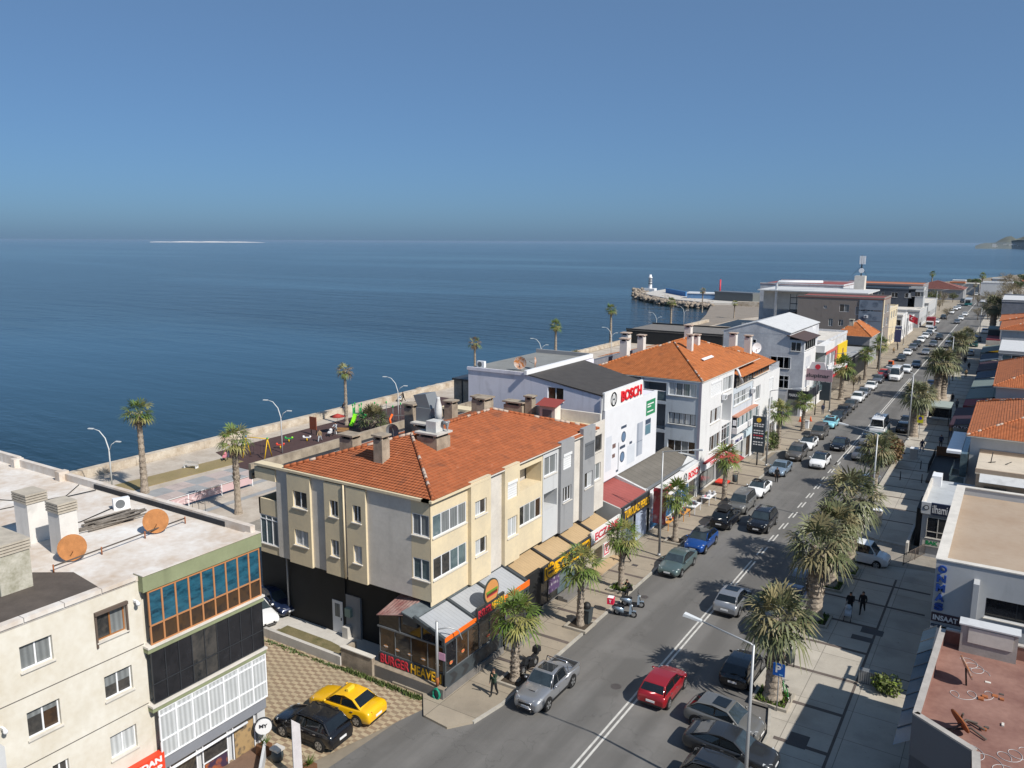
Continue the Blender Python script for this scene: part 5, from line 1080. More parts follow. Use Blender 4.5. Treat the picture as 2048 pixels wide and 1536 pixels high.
# ---------------------------------------------------------------- lamps, poles and signs
M_POLE = plain('galvanised_pole', (.36, .37, .38), .45, .4); M_POLEW = plain('pale_pole', (.55, .57, .58), .5); M_RUST = mat('rust', (.30, .10, .035), .9, var=.35, vs=4)
def lamp(px, py, sgn, label, hgt=9.2, arm=2.6, group='tall lamp posts along the street', loc=None):
    q = loc or at(px, py); T = thing('street_lamp', label, 'street lamp', q, 0, group); x, y, z = 0, 0, 0
    mb = MB(); mb.cone((0, 0), 0, hgt, .11, .055, M_POLE, 10); mb.cone((0, 0), 0, .25, .17, .15, M_POLE, 8); mb.build('pole', T, world=False)
    mb = MB(); mb.tube([(0, 0, hgt - .1), (sgn * .12, 0, hgt + .02), (sgn * arm, -.0, hgt + .5)], [.05, .045, .035], M_POLE, 6); mb.build('arm', T, world=False)
    mb = MB(); e = sgn * arm; mb.hexa([(e - sgn * .05, -.07, hgt + .44), (e + sgn * .85, -.15, hgt + .56), (e + sgn * .85, .15, hgt + .56), (e - sgn * .05, .07, hgt + .44), (e - sgn * .05, -.07, hgt + .54), (e + sgn * .8, -.13, hgt + .69), (e + sgn * .8, .13, hgt + .69), (e - sgn * .05, .07, hgt + .54)] if sgn > 0 else
                        [(e + .05, .07, hgt + .44), (e - .85, .15, hgt + .56), (e - .85, -.15, hgt + .56), (e + .05, -.07, hgt + .44), (e + .05, .07, hgt + .54), (e - .8, .13, hgt + .69), (e - .8, -.13, hgt + .69), (e + .05, -.07, hgt + .54)], M_POLEW); mb.build('lamp_head', T, world=False)
for px, py, s, lab in ((1318, 1112, 1, 'tall lamp post beside the grey green sedan'), (1532, 932, 1, 'tall lamp post beside the pale blue grey sedan'), (1658, 823, 1, 'tall lamp post in front of the white optician building'), (1757, 745, 1, 'tall lamp post beyond the bare street tree'), (1806, 690, 1, 'tall lamp post near the blue totem far up the left side'), (1870, 632, 1, 'tall lamp post far up the left side by the dark blue car'),
                       (1739, 1060, -1, 'tall lamp post beside the beige utility cabinet'), (1815, 880, -1, 'tall lamp post behind the reddish hedge'), (1957, 684, -1, 'tall lamp post far up the right kerb'), (1898, 770, -1, 'tall lamp post behind the twin palms')):
    lamp(px, py, s, lab)
q = G(1492, 1541, 2.2); lamp(0, 0, -1, 'tall lamp post rising through the bottom edge beside the grey crossover', loc=(q.x, q.y, KH), hgt=8.4, arm=2.5)
def sealamp(px, py, label, h=4.6):
    q = at(px, py, .02); T = thing('promenade_lamp', label, 'lamp', q, R(20), 'curved lamps on the promenade')
    mb = MB(); mb.tube([(0, 0, 0), (0, 0, h), (-.35, 0, h + 1.2), (-1.0, 0, h + 1.95), (-1.7, 0, h + 2.15)], [.09, .07, .055, .045, .04], M_POLEW, 8); mb.build('pole', T, world=False)
    mb = MB(); mb.tube([(0, 0, h - .3), (.35, 0, h + .55), (.9, 0, h + .9)], .035, M_POLEW, 6); mb.build('arm', T, world=False)
    for x, z, s in ((-1.7, h + 2.13, -1), (.9, h + .9, 1)): mb = MB(); mb.box(x, x + s * .6, -.12, .12, z - .03, z + .06, M_POLEW); mb.build('lamp_head', T, world=False)
for px, py, lab in ((225, 982, 'curved white lamp nearest the white flat roof'), (565, 906, 'curved white lamp beside the yellow swings'), (797, 844, 'curved white lamp behind the climbing frame'), (1082, 742, 'curved white lamp near the grey flat roof'), (1222, 712, 'curved white lamp behind the orange roofs'), (1367, 655, 'curved white lamp near the bend of the sea wall'), (1312, 672, 'curved white lamp left of the seafront palm')):
    sealamp(px, py, lab)
M_BLUE = plain('sign_blue', (.01, .10, .42), .4)
q = at(1553, 1422); T = thing('parking_sign', 'blue parking sign on a thin grey pole at the kerb', 'road sign', q); X, Y, Z = q
mb = MB(); mb.cone((X, Y), Z, Z + 2.95, .035, .035, M_POLE, 8); mb.build('pole', T)
mb = MB(); mb.box(X - .33, X + .33, Y - .06, Y - .035, Z + 2.2, Z + 2.95, M_BLUE); p = mb.build('sign_plate', T); text('P', p, M_FRAME, (X - .04, Y - .06, Z + 2.62), (1, 0, 0), (0, 0, 1), .44, .3, depth=.006, align=.5, bold=.035); mb = MB(); mb.box(X + .02, X + .22, Y - .066, Y - .06, Z + 2.26, Z + 2.33, plain('pale_blue', (.25, .5, .7), .5)); mb.build('car_symbol', p)
q = at(1837, 877); T = thing('tow_away_sign', 'yellow tow-away sign on a pole between the palms', 'road sign', q); X, Y, Z = q
mb = MB(); mb.cone((X, Y), Z, Z + 3.1, .035, .035, M_POLE, 8); mb.build('pole', T); mb = MB(); mb.box(X - .38, X + .38, Y - .06, Y - .035, Z + 2.2, Z + 3.25, plain('sign_yellow', (.65, .62, .02), .5)); p = mb.build('sign_plate', T); mb = MB(); mb.disc((X, Y - .06, Z + 2.85), (0, -1, 0), .26, .008, plain('sign_red', (.55, .03, .03), .5)); mb.disc((X, Y - .066, Z + 2.85), (0, -1, 0), .2, .008, M_BLUE); mb.build('symbol', p)
q = at(875, 1370, .9); T = thing('bent_post', 'grey rusty post with a bent arm and pink plate at the burger corner', 'post', (q[0], q[1], .9)); X, Y = q[0], q[1]
mb = MB(); mb.cone((X, Y), .9, 4.9, .09, .085, M_POLE, 8); mb.cone((X, Y), .88, 1.4, .1, .098, M_RUST, 8); mb.build('pole', T); mb = MB(); mb.tube([(X, Y, 4.4), (X + .5, Y + .5, 4.45), (X + .9, Y + .9, 4.2), (X + 1.05, Y + 1.05, 3.6)], .04, M_POLE, 6); mb.build('arm', T); mb = MB(); mb.box(X + .1, X + .55, Y + .02, Y + .05, 2.55, 3.0, plain('pink_plate', (.55, .3, .42), .5)); mb.build('sign_plate', T)
def totem(px, py, wdt, z0, z1, m, label, lines, posts=True, rz=0, name='totem_sign', lm=None, hs=.16):
    q = px if isinstance(px, tuple) else at(px, py); X, Y, Z = q; T = thing(name, label, 'sign', q)
    if posts: mb = MB(); mb.cone((X, Y), Z, Z + z0, .09, .09, M_DARKF, 8); mb.build('post', T)
    mb = MB(); mb.box(X - wdt / 2, X + wdt / 2, Y - .12, Y + .12, Z + z0, Z + z1, m); b = mb.build('sign_board', T)
    for s_, fx, fz, hh, lm_ in lines: text(s_, b, lm_, (X + fx * wdt, Y - .12, Z + z0 + (z1 - z0) * fz), (1, 0, 0), (0, 0, 1), hh, None if len(s_) < 3 else wdt * .82, depth=.01, align=.5, bold=.02)
    return T, b, (X, Y, Z)
M_TOT = plain('totem_dark', (.028, .042, .055), .5); M_LETR = plain('letter_red', (.55, .03, .05), .5); M_LETY = plain('letter_yellow', (.75, .42, .02), .5); M_LETW = plain('letter_white', (.70, .70, .70), .5); M_LETD = plain('letter_dark', (.03, .03, .035), .5)
T, b, q = totem((-24.9, 94.5, KH), 0, 1.5, 1.6, 6.0, M_TOT, 'dark totem sign with gold emblem and white lines beside left palm', [])
mb = MB(); mb.disc((q[0], q[1] - .12, q[2] + 5.55), (0, -1, 0), .28, .02, M_LETY); mb.build('emblem', b)
mb = MB()
for k, z in enumerate((5.0, 4.75, 4.2, 3.9, 3.6, 3.3, 2.8, 2.5)):
    for j in range(4): mb.box(q[0] - .55 + j * .3, q[0] - .55 + j * .3 + (.2 if (k + j) % 3 else .27), q[1] - .13, q[1] - .12, q[2] + z, q[2] + z + .13, M_LETW if k not in (4,) else M_LETR)
mb.build('lettering', b)
totem(1648, 815, 1.7, 1.2, 5.0, M_TOT, 'dark totem with small white lines beside the optician shop', [('OPTIK', 0, .82, .3, M_LETW)])
totem(1794, 690, 1.6, .8, 5.0, plain('totem_navy', (.03, .04, .12), .5), 'navy totem sign far up the left pavement', [('EMLAK', 0, .8, .3, M_LETW)])
T, b, q = totem((-25.3, 128, KH), 0, 4.4, 5.4, 7.2, plain('totem_mauve', (.36, .24, .27), .6), 'mauve shop sign board on a post past the optician', [('ulupinar', 0, .42, .8, M_LETD)])
mb = MB(); mb.hexa([(q[0] - 1.3, q[1] - .13, q[2] + 7.2), (q[0] + 1.3, q[1] - .13, q[2] + 7.2), (q[0] + 1.3, q[1] + .12, q[2] + 7.2), (q[0] - 1.3, q[1] + .12, q[2] + 7.2), (q[0] - .9, q[1] - .13, q[2] + 8.3), (q[0] + .9, q[1] - .13, q[2] + 8.3), (q[0] + .9, q[1] + .12, q[2] + 8.3), (q[0] - .9, q[1] + .12, q[2] + 8.3)], plain('totem_pale', (.6, .55, .56), .6)); mb.disc((q[0], q[1] - .13, q[2] + 7.6), (0, -1, 0), .4, .02, M_LETR); mb.build('emblem', b)
q = at(1814, 678); T = thing('flag', 'red Turkish flag with white crescent on a pole over the shops', 'flag', q); X, Y, Z = q
mb = MB(); mb.cone((X, Y), Z, Z + 7, .04, .03, M_POLE, 6); mb.build('pole', T); mb = MB(); mb.grid([[(X + .05 + .28 * k, Y + .12 * math.sin(k * 1.3 + j), Z + 6.9 - j * .9 - k * .12) for k in range(9)] for j in range(3)], M_LETR, smooth=True); mb.grid([[(X + .05 + .28 * k, Y + .02 + .12 * math.sin(k * 1.3 + j), Z + 6.9 - j * .9 - k * .12) for k in range(9)] for j in range(3)], M_LETR, smooth=True, flip=True); f = mb.build('cloth', T); mb = MB(); mb.disc((X + .9, Y - .16, Z + 5.8), (0, -1, 0), .42, .01, M_LETW); mb.disc((X + 1.02, Y - .172, Z + 5.8), (0, -1, 0), .33, .01, M_LETR); mb.build('crescent', f)
# bins, cabinet, cones, benches
M_BIN = plain('bin_dark', (.04, .05, .055), .55)
q = at(1173, 1247); T = thing('wheelie_bin', 'dark grey wheelie bin overfull with a black bag by the palm', 'bin', q); X, Y, Z = q
mb = MB(); mb.hexa([(X - .26, Y - .28, Z + .05), (X + .26, Y - .28, Z + .05), (X + .26, Y + .28, Z + .05), (X - .26, Y + .28, Z + .05), (X - .34, Y - .36, Z + 1.15), (X + .34, Y - .36, Z + 1.15), (X + .34, Y + .36, Z + 1.15), (X - .34, Y + .36, Z + 1.15)], M_BIN); mb.box(X - .38, X + .38, Y - .4, Y + .4, Z + 1.1, Z + 1.16, M_BIN); mb.build('bin_body', T); mb = MB(); mb.ball((X, Y, Z + 1.3), (.3, .3, .32), M_BLK, 9, 6); mb.build('rubbish_bag', T)
for px, py, lab in ((1578, 1332, 'black litter bin with curved arm beside the fat palm'), (1469, 968, 'dark litter bin with curved arm behind the grey van')):
    q = at(px, py); T = thing('litter_bin', lab, 'bin', q, 0, 'litter bins with a curved arm'); X, Y, Z = q
    mb = MB(); mb.lathe((X, Y, Z + .25), [(.2, 0), (.27, .1), (.28, .75), (.24, .8)], M_BIN, 12); mb.build('bin_body', T); mb = MB(); mb.tube([(X + .28, Y, Z), (X + .3, Y, Z + 1.2), (X + .45, Y, Z + 1.4), (X + .1, Y, Z + 1.5), (X - .2, Y, Z + 1.35)], .035, M_BIN, 6); mb.build('arm', T)
def simple(name, label, cat, px, py, fn, group=None, z=KH, part='body'):
    q = at(px, py, z); T = thing(name, label, cat, q, 0, group); fn(T, *q); return T
def prt(T, name, f): mb = MB(); f(mb); return mb.build(name, T)
simple('utility_cabinet', 'beige utility cabinet at the corner of the side lane', 'cabinet', 1752, 1050, lambda T, x, y, z: (prt(T, 'cabinet_box', lambda m: m.box(x - .45, x + .45, y - .3, y + .3, z, z + 1.5, plain('cabinet', (.5, .45, .36), .6))), prt(T, 'lid', lambda m: m.box(x - .5, x + .5, y - .35, y + .35, z + 1.5, z + 1.56, M_FRAME)), prt(T, 'door', lambda m: m.box(x - .36, x + .36, y - .315, y - .3, z + .1, z + 1.4, plain('cabinet_door', (.34, .31, .27), .6)))))
simple('utility_cabinet', 'pale box in the planter left of the reddish hedge end', 'cabinet', 1827, 917, lambda T, x, y, z: (prt(T, 'cabinet_box', lambda m: m.box(x - .4, x + .4, y - .5, y + .5, z, z + 1.3, M_CONC)), prt(T, 'lid', lambda m: m.box(x - .45, x + .45, y - .55, y + .55, z + 1.3, z + 1.36, M_FRAME))))
simple('utility_cabinet', 'pale cabinet in front of the turquoise crossover', 'cabinet', 1612, 856, lambda T, x, y, z: (prt(T, 'cabinet_box', lambda m: m.box(x - .35, x + .35, y - .3, y + .3, z, z + 1.1, M_FRAME)), prt(T, 'lid', lambda m: m.box(x - .4, x + .4, y - .35, y + .35, z + 1.1, z + 1.15, M_CONC))))
M_CONE = plain('cone_orange', (.75, .13, .02), .5)
for px, py, lab in ((1600, 843, 'orange traffic cone left of the pale cabinet'), (1621, 842, 'orange traffic cone right of the pale cabinet')):
    simple('traffic_cone', lab, 'cone', px, py, lambda T, x, y, z: (prt(T, 'cone', lambda m: m.cone((x, y), z + .04, z + .75, .17, .03, M_CONE, 10)), prt(T, 'base', lambda m: m.box(x - .22, x + .22, y - .22, y + .22, z, z + .04, M_CONE))), 'traffic cones by the pale cabinet')
M_KROOF = plain('kiosk_green', (.30, .34, .31), .6)
simple('bus_shelter', 'glass kiosk with pale green roof between the palms', 'kiosk', 1874, 848, lambda T, x, y, z: (prt(T, 'roof', lambda m: m.box(x - 1.7, x + 1.7, y - 1.0, y + 4.2, z + 2.6, z + 2.8, M_KROOF)), [prt(T, 'post', lambda m: m.box(x + a - .06, x + a + .06, y + b - .06, y + b + .06, z, z + 2.6, M_DARKF)) for a in (-1.5, 1.5) for b in (-.8, 4)], prt(T, 'panel', lambda m: m.box(x - 1.44, x + 1.44, y + 3.9, y + 3.95, z + .3, z + 2.5, GL_SMOKE))))
def rail(name, label, pts, h, m, gap=.14, group=None, posts=3, z=KH, cat='railing', bars=True):
    T = thing(name, label, cat, (pts[0][0], pts[0][1], z), 0, group)
    mt = MB(); mbb = MB()
    for a, b in zip(pts, pts[1:]):
        a, b = V((*a, z)), V((*b, z)); L_ = (b - a).length; up = V((0, 0, 1))
        for hh in (h, .12): mt.tube([a + up * hh, b + up * hh], .025, m, 5)
        n = int(L_ / gap)
        if bars:
            for k in range(n + 1): p = a.lerp(b, k / n); mbb.tube([p + up * .12, p + up * h], .011, m, 4)
        for k in range(posts): p = a.lerp(b, k / (posts - 1)); q_ = MB(); q_.tube([p, p + up * (h + .04)], .03, m, 6); q_.build('post', T)
    mt.build('rail', T)
    if bars: mbb.build('bars', T)
    return T
def gp(px, py, z=KH): q = G(px, py, z); return (q.x, q.y)
rail('railing', 'sloping brown bar railing beside the side lane', [gp(1806, 1131), gp(1852, 1108)], 1.0, plain('rail_brown', (.10, .075, .06), .6)); rail('railing', 'low dark railing behind the bright green bush', [gp(1722, 1361), gp(1760, 1370), gp(1822, 1388)], .75, M_DARKF, bars=False)
rail('railing', 'dark railing along the sunken pit', [gp(1855, 946), gp(1870, 912)], 1.1, M_DARKF); simple('grey_crate', 'grey slatted box beside the bright green bush', 'box', 1739, 1366, lambda T, x, y, z: (prt(T, 'slats', lambda m: [m.box(x - .6 + k * .12, x - .52 + k * .12, y - .3, y - .27, z + .05, z + .85, M_POLE) for k in range(10)]), prt(T, 'frame', lambda m: m.box(x - .64, x + .64, y - .26, y + .2, z, z + .8, M_GREYF))))
# sunken pit on the right pavement
T = thing('sunken_pit', 'dark sunken pit with brown wooden wall in the right pavement', 'pit', (-6, 103, KH)); a, b, c, d = gp(1856, 944), gp(1921, 950), gp(1925, 912), gp(1872, 910)
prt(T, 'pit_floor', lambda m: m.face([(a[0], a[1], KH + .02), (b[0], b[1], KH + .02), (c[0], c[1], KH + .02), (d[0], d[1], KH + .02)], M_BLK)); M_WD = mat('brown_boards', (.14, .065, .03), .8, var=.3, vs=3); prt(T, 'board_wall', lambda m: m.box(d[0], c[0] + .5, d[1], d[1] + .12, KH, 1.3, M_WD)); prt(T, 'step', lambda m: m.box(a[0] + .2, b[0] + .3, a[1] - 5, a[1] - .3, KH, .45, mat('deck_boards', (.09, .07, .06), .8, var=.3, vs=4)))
for px, py in ((1841, 938), (1843, 966), (1800, 960)): simple('bollard', 'thin dark bollard on the right pavement', 'bollard', px, py, lambda T, x, y, z: (prt(T, 'post', lambda m: m.cone((x, y), z, z + .95, .06, .05, M_DARKF, 8)), prt(T, 'cap', lambda m: m.ball((x, y, z + .97), .065, M_DARKF, 8, 5))), 'thin bollards on the right pavement')
# green hose on the low wall
mb = MB(); q = V((-26.6, 33.95, .5)); rs = random.Random(4); pts = []
for k in range(90): a = k * .7; pts.append((q.x + .24 * math.cos(a) * rs.uniform(.8, 1.1), q.y - .05 + .06 * math.sin(a * 1.7), .42 + .36 * math.sin(a) * rs.uniform(.85, 1.1)))
mb.tube(pts, .022, plain('hose_green', (.01, .23, .15), .5), 5); single(mb, 'garden_hose', 'coiled green hose hanging on the low corner wall', 'hose', (q.x, q.y, .2))
# ---------------------------------------------------------------- seafront play area
M_PY = plain('play_yellow', (.72, .45, .01), .4); M_PG = plain('play_green', (.22, .62, .02), .4); M_PG2 = plain('play_dkgreen', (.03, .32, .08), .4); M_PR = plain('play_red', (.62, .06, .03), .4); M_POW = plain('play_orange', (.8, .12, .01), .4)
q = at(515, 915, .04); T = thing('swing_frame', 'yellow swing frame in the playground', 'swing', q, R(15)); s_ = 1.55
for x in (-s_, s_):
    for y in (-.8, .8): mb = MB(); mb.tube([(x, y, 0), (x, 0, 2.5)], .055, M_PY, 7); mb.build('leg', T, world=False)
mb = MB(); mb.tube([(-s_ - .2, 0, 2.5), (s_ + .2, 0, 2.5)], .055, M_PY, 7); mb.build('top_bar', T, world=False)
for x in (-s_, s_): mb = MB(); mb.ball((x, 0, 2.55), .14, M_PG2 if x > 0 else M_BLUE, 8, 5); mb.build('cap', T, world=False)
for x in (-.7, .7): mb = MB(); mb.box(x - .22, x + .22, -.1, .1, .5, .55, M_BLK); mb.tube([(x - .2, 0, .55), (x - .2, 0, 2.5)], .012, M_BLK, 4); mb.tube([(x + .2, 0, .55), (x + .2, 0, 2.5)], .012, M_BLK, 4); mb.build('swing_seat', T, world=False)
q = at(712, 848, .04); T = thing('slide', 'bright green slide of the climbing frame', 'slide', q, R(205))
mb = MB(); mb.grid([[(-.3, y, z + .18), (-.28, y, z), (.28, y, z), (.3, y, z + .18)] for y, z in ((-.2, 1.45), (.3, 1.3), (1.2, .6), (1.8, .3), (2.3, .22))], M_PG, smooth=False); mb.grid([[(-.3, y, z + .16), (-.28, y, z - .02), (.28, y, z - .02), (.3, y, z + .16)] for y, z in ((-.2, 1.45), (.3, 1.3), (1.2, .6), (1.8, .3), (2.3, .22))], M_PG, smooth=False, flip=True); mb.build('chute', T, world=False)
mb = MB(); mb.box(-.5, -.44, -1.2, -.2, 1.4, 2.3, M_PG2); mb.box(.44, .5, -1.2, -.2, 1.4, 2.3, M_PG2); mb.box(-.5, .5, -1.2, -.2, 1.32, 1.4, M_PG2); mb.build('platform', T, world=False)
for x in (-.5, .5):
    for y in (-1.2, -.2): mb = MB(); mb.cone((x, y), 0, 2.7, .05, .05, M_PG2, 7); mb.ball((x, y, 2.8), (.12, .12, .2), M_PG2, 7, 5); mb.build('post', T, world=False)
mb = MB(); mb.ball((-.9, -.9, 1.1), (.5, .9, .55), M_PG2, 10, 6); mb.build('tunnel', T, world=False)
q = at(780, 845, .04); T = thing('climbing_frame', 'climbing frame with green capped posts and red slide', 'climbing frame', q, R(10))
for x, y in ((-2.6, 0), (-1.3, 1.2), (-1.3, -1.2), (1.2, 1.1), (1.2, -1.1), (2.6, 0), (2.9, 2.2)): mb = MB(); mb.cone((x, y), 0, 2.6, .05, .05, M_GREYF, 7); mb.ball((x, y, 2.72), (.12, .12, .22), M_PG2, 7, 5); mb.build('post', T, world=False)
mb = MB(); mb.tube([(-2.6, 0, 2.0), (-1.3, 1.2, 2.2), (1.2, 1.1, 2.0), (2.6, 0, 2.3)], .035, M_GREYF, 5); mb.tube([(-2.6, 0, 1.0), (-1.3, -1.2, 1.2), (1.2, -1.1, 1.4), (2.6, 0, 1.3)], .035, M_GREYF, 5); mb.tube([(1.2, 1.1, 2.2), (1.9, 2.0, 3.0), (2.9, 2.2, 2.3)], .03, M_GREYF, 5); mb.build('rope_net', T, world=False)
mb = MB(); mb.tube([(1.4, -1.6, 1.7), (1.2, -2.0, 1.0), (1.5, -2.3, .35)], .16, M_POW, 8); mb.build('red_slide', T, world=False); mb = MB(); mb.tube([(3.1, 3.4, 2.3), (3.7, 3.3, 2.2), (4.5, 3.4, 2.3)], [.28, .18, .28], M_POW, 8); mb.build('orange_tube', T, world=False)
def rider(px, py, m, m2, label):
    q = at(px, py, .04); T = thing('spring_rider', label, 'spring rider', q, R(30), 'spring riders'); mb = MB(); mb.cone((0, 0), 0, .45, .09, .09, M_PY, 8); mb.build('spring', T, world=False)
    mb = MB(); mb.box(-.5, .5, -.12, .12, .45, .55, m); mb.ball((-.45, 0, .62), (.16, .16, .14), m, 8, 5); mb.ball((.45, 0, .62), (.16, .16, .14), m2, 8, 5); mb.build('seat', T, world=False)
rider(561, 897, M_PR, M_PR, 'red and yellow seesaw rider beside the curved lamp'); rider(578, 884, M_PG2, M_PG, 'green four leaf rider beside the curved lamp'); rider(614, 882, M_FRAME, M_FRAME, 'small white rider in the middle of the playground')
q = at(627, 870, .04); T = thing('notice_board', 'rusty red notice board at the playground edge', 'board', q); prt(T, 'board', lambda m: m.box(q[0] - .65, q[0] + .65, q[1] - .05, q[1] + .05, .8, 2.6, mat('board_red', (.22, .06, .03), .8))); [prt(T, 'post', lambda m: m.box(q[0] + x - .05, q[0] + x + .05, q[1] + .05, q[1] + .12, .04, 2.6, M_BLK)) for x in (-.5, .5)]
q = at(671, 868, 0); T = thing('parasol', 'red parasol held above the pushchair in the playground', 'parasol', (q[0] + .3, q[1] + .2, 1.2)); x, y = q[0] + .3, q[1] + .2; prt(T, 'canopy', lambda m: m.cone((x, y), 2.5, 2.9, 1.1, .05, plain('parasol_red', (.35, .04, .03), .7), 10)); prt(T, 'stick', lambda m: m.cone((x, y), 1.2, 2.85, .015, .015, M_GREYF, 5))
def bench(px, py, rz, label, m, z=.02):
    q = at(px, py, z); T = thing('bench', label, 'bench', q, R(rz), 'benches on the seafront'); prt_ = lambda n, f: (lambda mb: (f(mb), mb.build(n, T, world=False)))(MB())
    prt_('seat', lambda m_: [m_.box(-.9, .9, -.22 + k * .15, -.1 + k * .15, .42, .46, m) for k in range(3)]); prt_('backrest', lambda m_: [m_.box(-.9, .9, .26, .3, .55 + k * .16, .67 + k * .16, m) for k in range(2)])
    for x in (-.75, .75): prt_('leg', lambda m_: m_.box(x - .05, x + .05, -.22, .3, 0, .42, M_FRAME))
M_WOODB = mat('bench_wood', (.42, .24, .09), .7, var=.2, vs=3)
bench(684, 868, 25, 'wooden bench with white legs left of the green slide', M_WOODB, .04); bench(382, 937, 20, 'low pale bench on the promenade beside dry lawn', M_CONC)
def bikerack(T, x, y, z): 
    prt(T, 'frame', lambda m: [m.tube([V((x, y, z)) + V(a), V((x, y, z)) + V(b)], .025, M_DARKF, 5) for a, b in (((-1.5, 0, .3), (1.5, 0, .3)), ((-1.5, 0, 1.1), (1.5, 0, 1.1)), ((-1.5, 0, 0), (-1.5, 0, 1.1)), ((-.5, 0, .0), (-.5, 0, 1.1)), ((.5, 0, 0), (.5, 0, 1.1)), ((1.5, 0, 0), (1.5, 0, 1.1)))])
simple('bike_rack', 'black metal frame rack in the plaza beside flat roof', 'rack', 392, 1024, bikerack, z=.02)
q = at(420, 985, .02); T = thing('banner_fence', 'long low pinkish banner fence across the plaza', 'fence', (q[0], q[1], .02)); x = -69.0
prt(T, 'banner', lambda m: m.box(x - .02, x + .02, 40, 56, .35, 1.15, mat('banner', (.50, .36, .37), .8, var=.06))); [prt(T, 'post', lambda m: m.box(x - .05, x + .05, yy - .04, yy + .04, .02, 1.3, M_FRAME)) for yy in (40, 44, 48, 52, 56)]; prt(T, 'rail', lambda m: m.tube([(x, 40, 1.25), (x, 56, 1.25)], .03, M_FRAME, 5))
text('YAYGOB', T.children[0], plain('banner_letter', (.62, .52, .53), .8), (x + .02, 42, .48), (0, 1, 0), (0, 0, 1), .5, 9.5, depth=.004)
# ---------------------------------------------------------------- building helpers
def bld(name, label, loc, cat='building', group=None): return thing(name, label, cat, loc, 0, group)
def part(T, name, fn, label=None):
    mb = MB(); fn(mb); return mb.build(name, T, label=label)
def bx(T, name, x0, x1, y0, y1, z0, z1, m, label=None): return part(T, name, lambda b: b.box(x0, x1, y0, y1, z0, z1, m), label)
def chimney(T, x, y, z, w_, d_, h, m, cap=None, over=.1, name='chimney', lab=None):
    c = part(T, name, lambda b: b.box(x - w_ / 2, x + w_ / 2, y - d_ / 2, y + d_ / 2, z - .6, z + h, m), lab)
    def capf(b):
        for k in range(2):
            for sx in (-1, 1): b.box(x + sx * w_ * .36 - .08, x + sx * w_ * .36 + .08, y - d_ / 2 + .02 + k * (d_ - .16), y - d_ / 2 + .14 + k * (d_ - .16), z + h, z + h + .22, m)
        b.box(x - w_ * .3, x + w_ * .3, y - d_ * .3, y + d_ * .3, z + h, z + h + .2, M_BLK)
        b.box(x - w_ / 2 - over, x + w_ / 2 + over, y - d_ / 2 - over, y + d_ / 2 + over, z + h + .22, z + h + .34, cap or m)
    part(c, 'cap', capf); return c
def dish(x, y, z, label, m, r=.45, az=200, group='satellite dishes'):
    T = thing('satellite_dish', label, 'satellite dish', (x, y, z), R(az), group)
    mb = MB(); mb.tube([(0, 0, 0), (0, 0, .6)], .03, M_RUST, 5); mb.build('mast', T, world=False)
    mb = MB(); rows = [[(rr * r * math.cos(a) , .08 + .14 * rr * rr * 1.2 - .2, .75 + rr * r * math.sin(a)) for a in [k * math.pi / 8 for k in range(16)]] for rr in (.02, .5, 1)]
    mb.grid(rows, m, closed=True); mb.grid([[(p[0], p[1] - .012, p[2]) for p in r_] for r_ in rows], m, closed=True, flip=True); mb.build('reflector', T, world=False)
    mb = MB(); mb.tube([(0, .0, .45), (0, .5, .7)], .018, M_GREYF, 5); mb.ball((0, .52, .72), .06, M_GREYF, 6, 4); mb.build('feed_arm', T, world=False)
def acunit(x, y, z, label, rz=0, group='air conditioner units'):
    T = thing('air_conditioner', label, 'air conditioner', (x, y, z), R(rz), group); mb = MB(); mb.box(-.42, .42, -.17, .17, 0, .62, M_FRAME); mb.build('casing', T, world=False)
    mb = MB(); mb.disc((-.08, -.17, .31), (0, -1, 0), .25, .012, M_GREYF, 16); mb.build('fan_grille', T, world=False)
def roof_hip(T, x0, x1, y0, y1, z, zr, ry0, ry1, m, over=.25, xr=None, cap=None):
    """hip roof, ridge along y from ry0 to ry1"""
    xr = (x0 + x1) / 2 if xr is None else xr; a, b, c, d = (x1 + over, y0 - over, z), (x1 + over, y1 + over, z), (x0 - over, y1 + over, z), (x0 - over, y0 - over, z); p, q = (xr, ry0, zr), (xr, ry1, zr)
    def f(mb):
        tiled(mb, a, b, q, p, m); tiled(mb, c, d, p, q, m); tiled(mb, d, a, p, p, m); tiled(mb, b, c, q, q, m)
        mb.box(x0 - over, x1 + over, y0 - over, y1 + over, z - .1, z - .01, cap or M_SILL)
    o = part(T, 'roof', f)
    def rc(mb):
        for s, e in ((p, q), (a, p), (d, p), (b, q), (c, q)):
            s, e = V(s), V(e); n = max(2, int((e - s).length / .42)); jit = random.Random(n)
            for k in range(n):
                s0, s1 = s.lerp(e, k / n), s.lerp(e, (k + .96) / n); o_ = V((0, 0, .06 + jit.uniform(-.012, .012))); mb.tube([s0 + o_, s1 + o_ + V((0, 0, .02))], [.12, .10], m if jit.random() > .25 else M_MORT, 6)
    part(o, 'ridge_cap', rc); return o
M_MORT = mat('ridge_mortar', (.42, .33, .27), .9, var=.25, vs=3)
M_TILE = mat('clay_tile', (.38, .115, .043), .85, var=.16, vs=.9, kind='tile'); M_TILE2 = mat('clay_tile_bright', (.46, .155, .048), .85, var=.14, vs=.9, kind='tile'); M_TILE3 = mat('clay_tile_far', (.44, .145, .055), .85, var=.14, vs=.9, kind='tile')
M_CREAM = mat('cream_wall', (.72, .605, .405), .85, var=.05, vs=.6, kind='worn', col2=(.50, .43, .31), bump=.08, bs=40); M_OFFW = mat('offwhite_wall', (.68, .64, .58), .85, var=.05, vs=.6, kind='worn', col2=(.44, .41, .37), bump=.08, bs=40)
M_GREYW = mat('grey_wall', (.27, .275, .285), .85, var=.05, vs=.7, kind='worn', bump=.08); M_LGREY = mat('light_grey_wall', (.50, .51, .52), .85, var=.05, vs=.7, kind='worn', bump=.08)
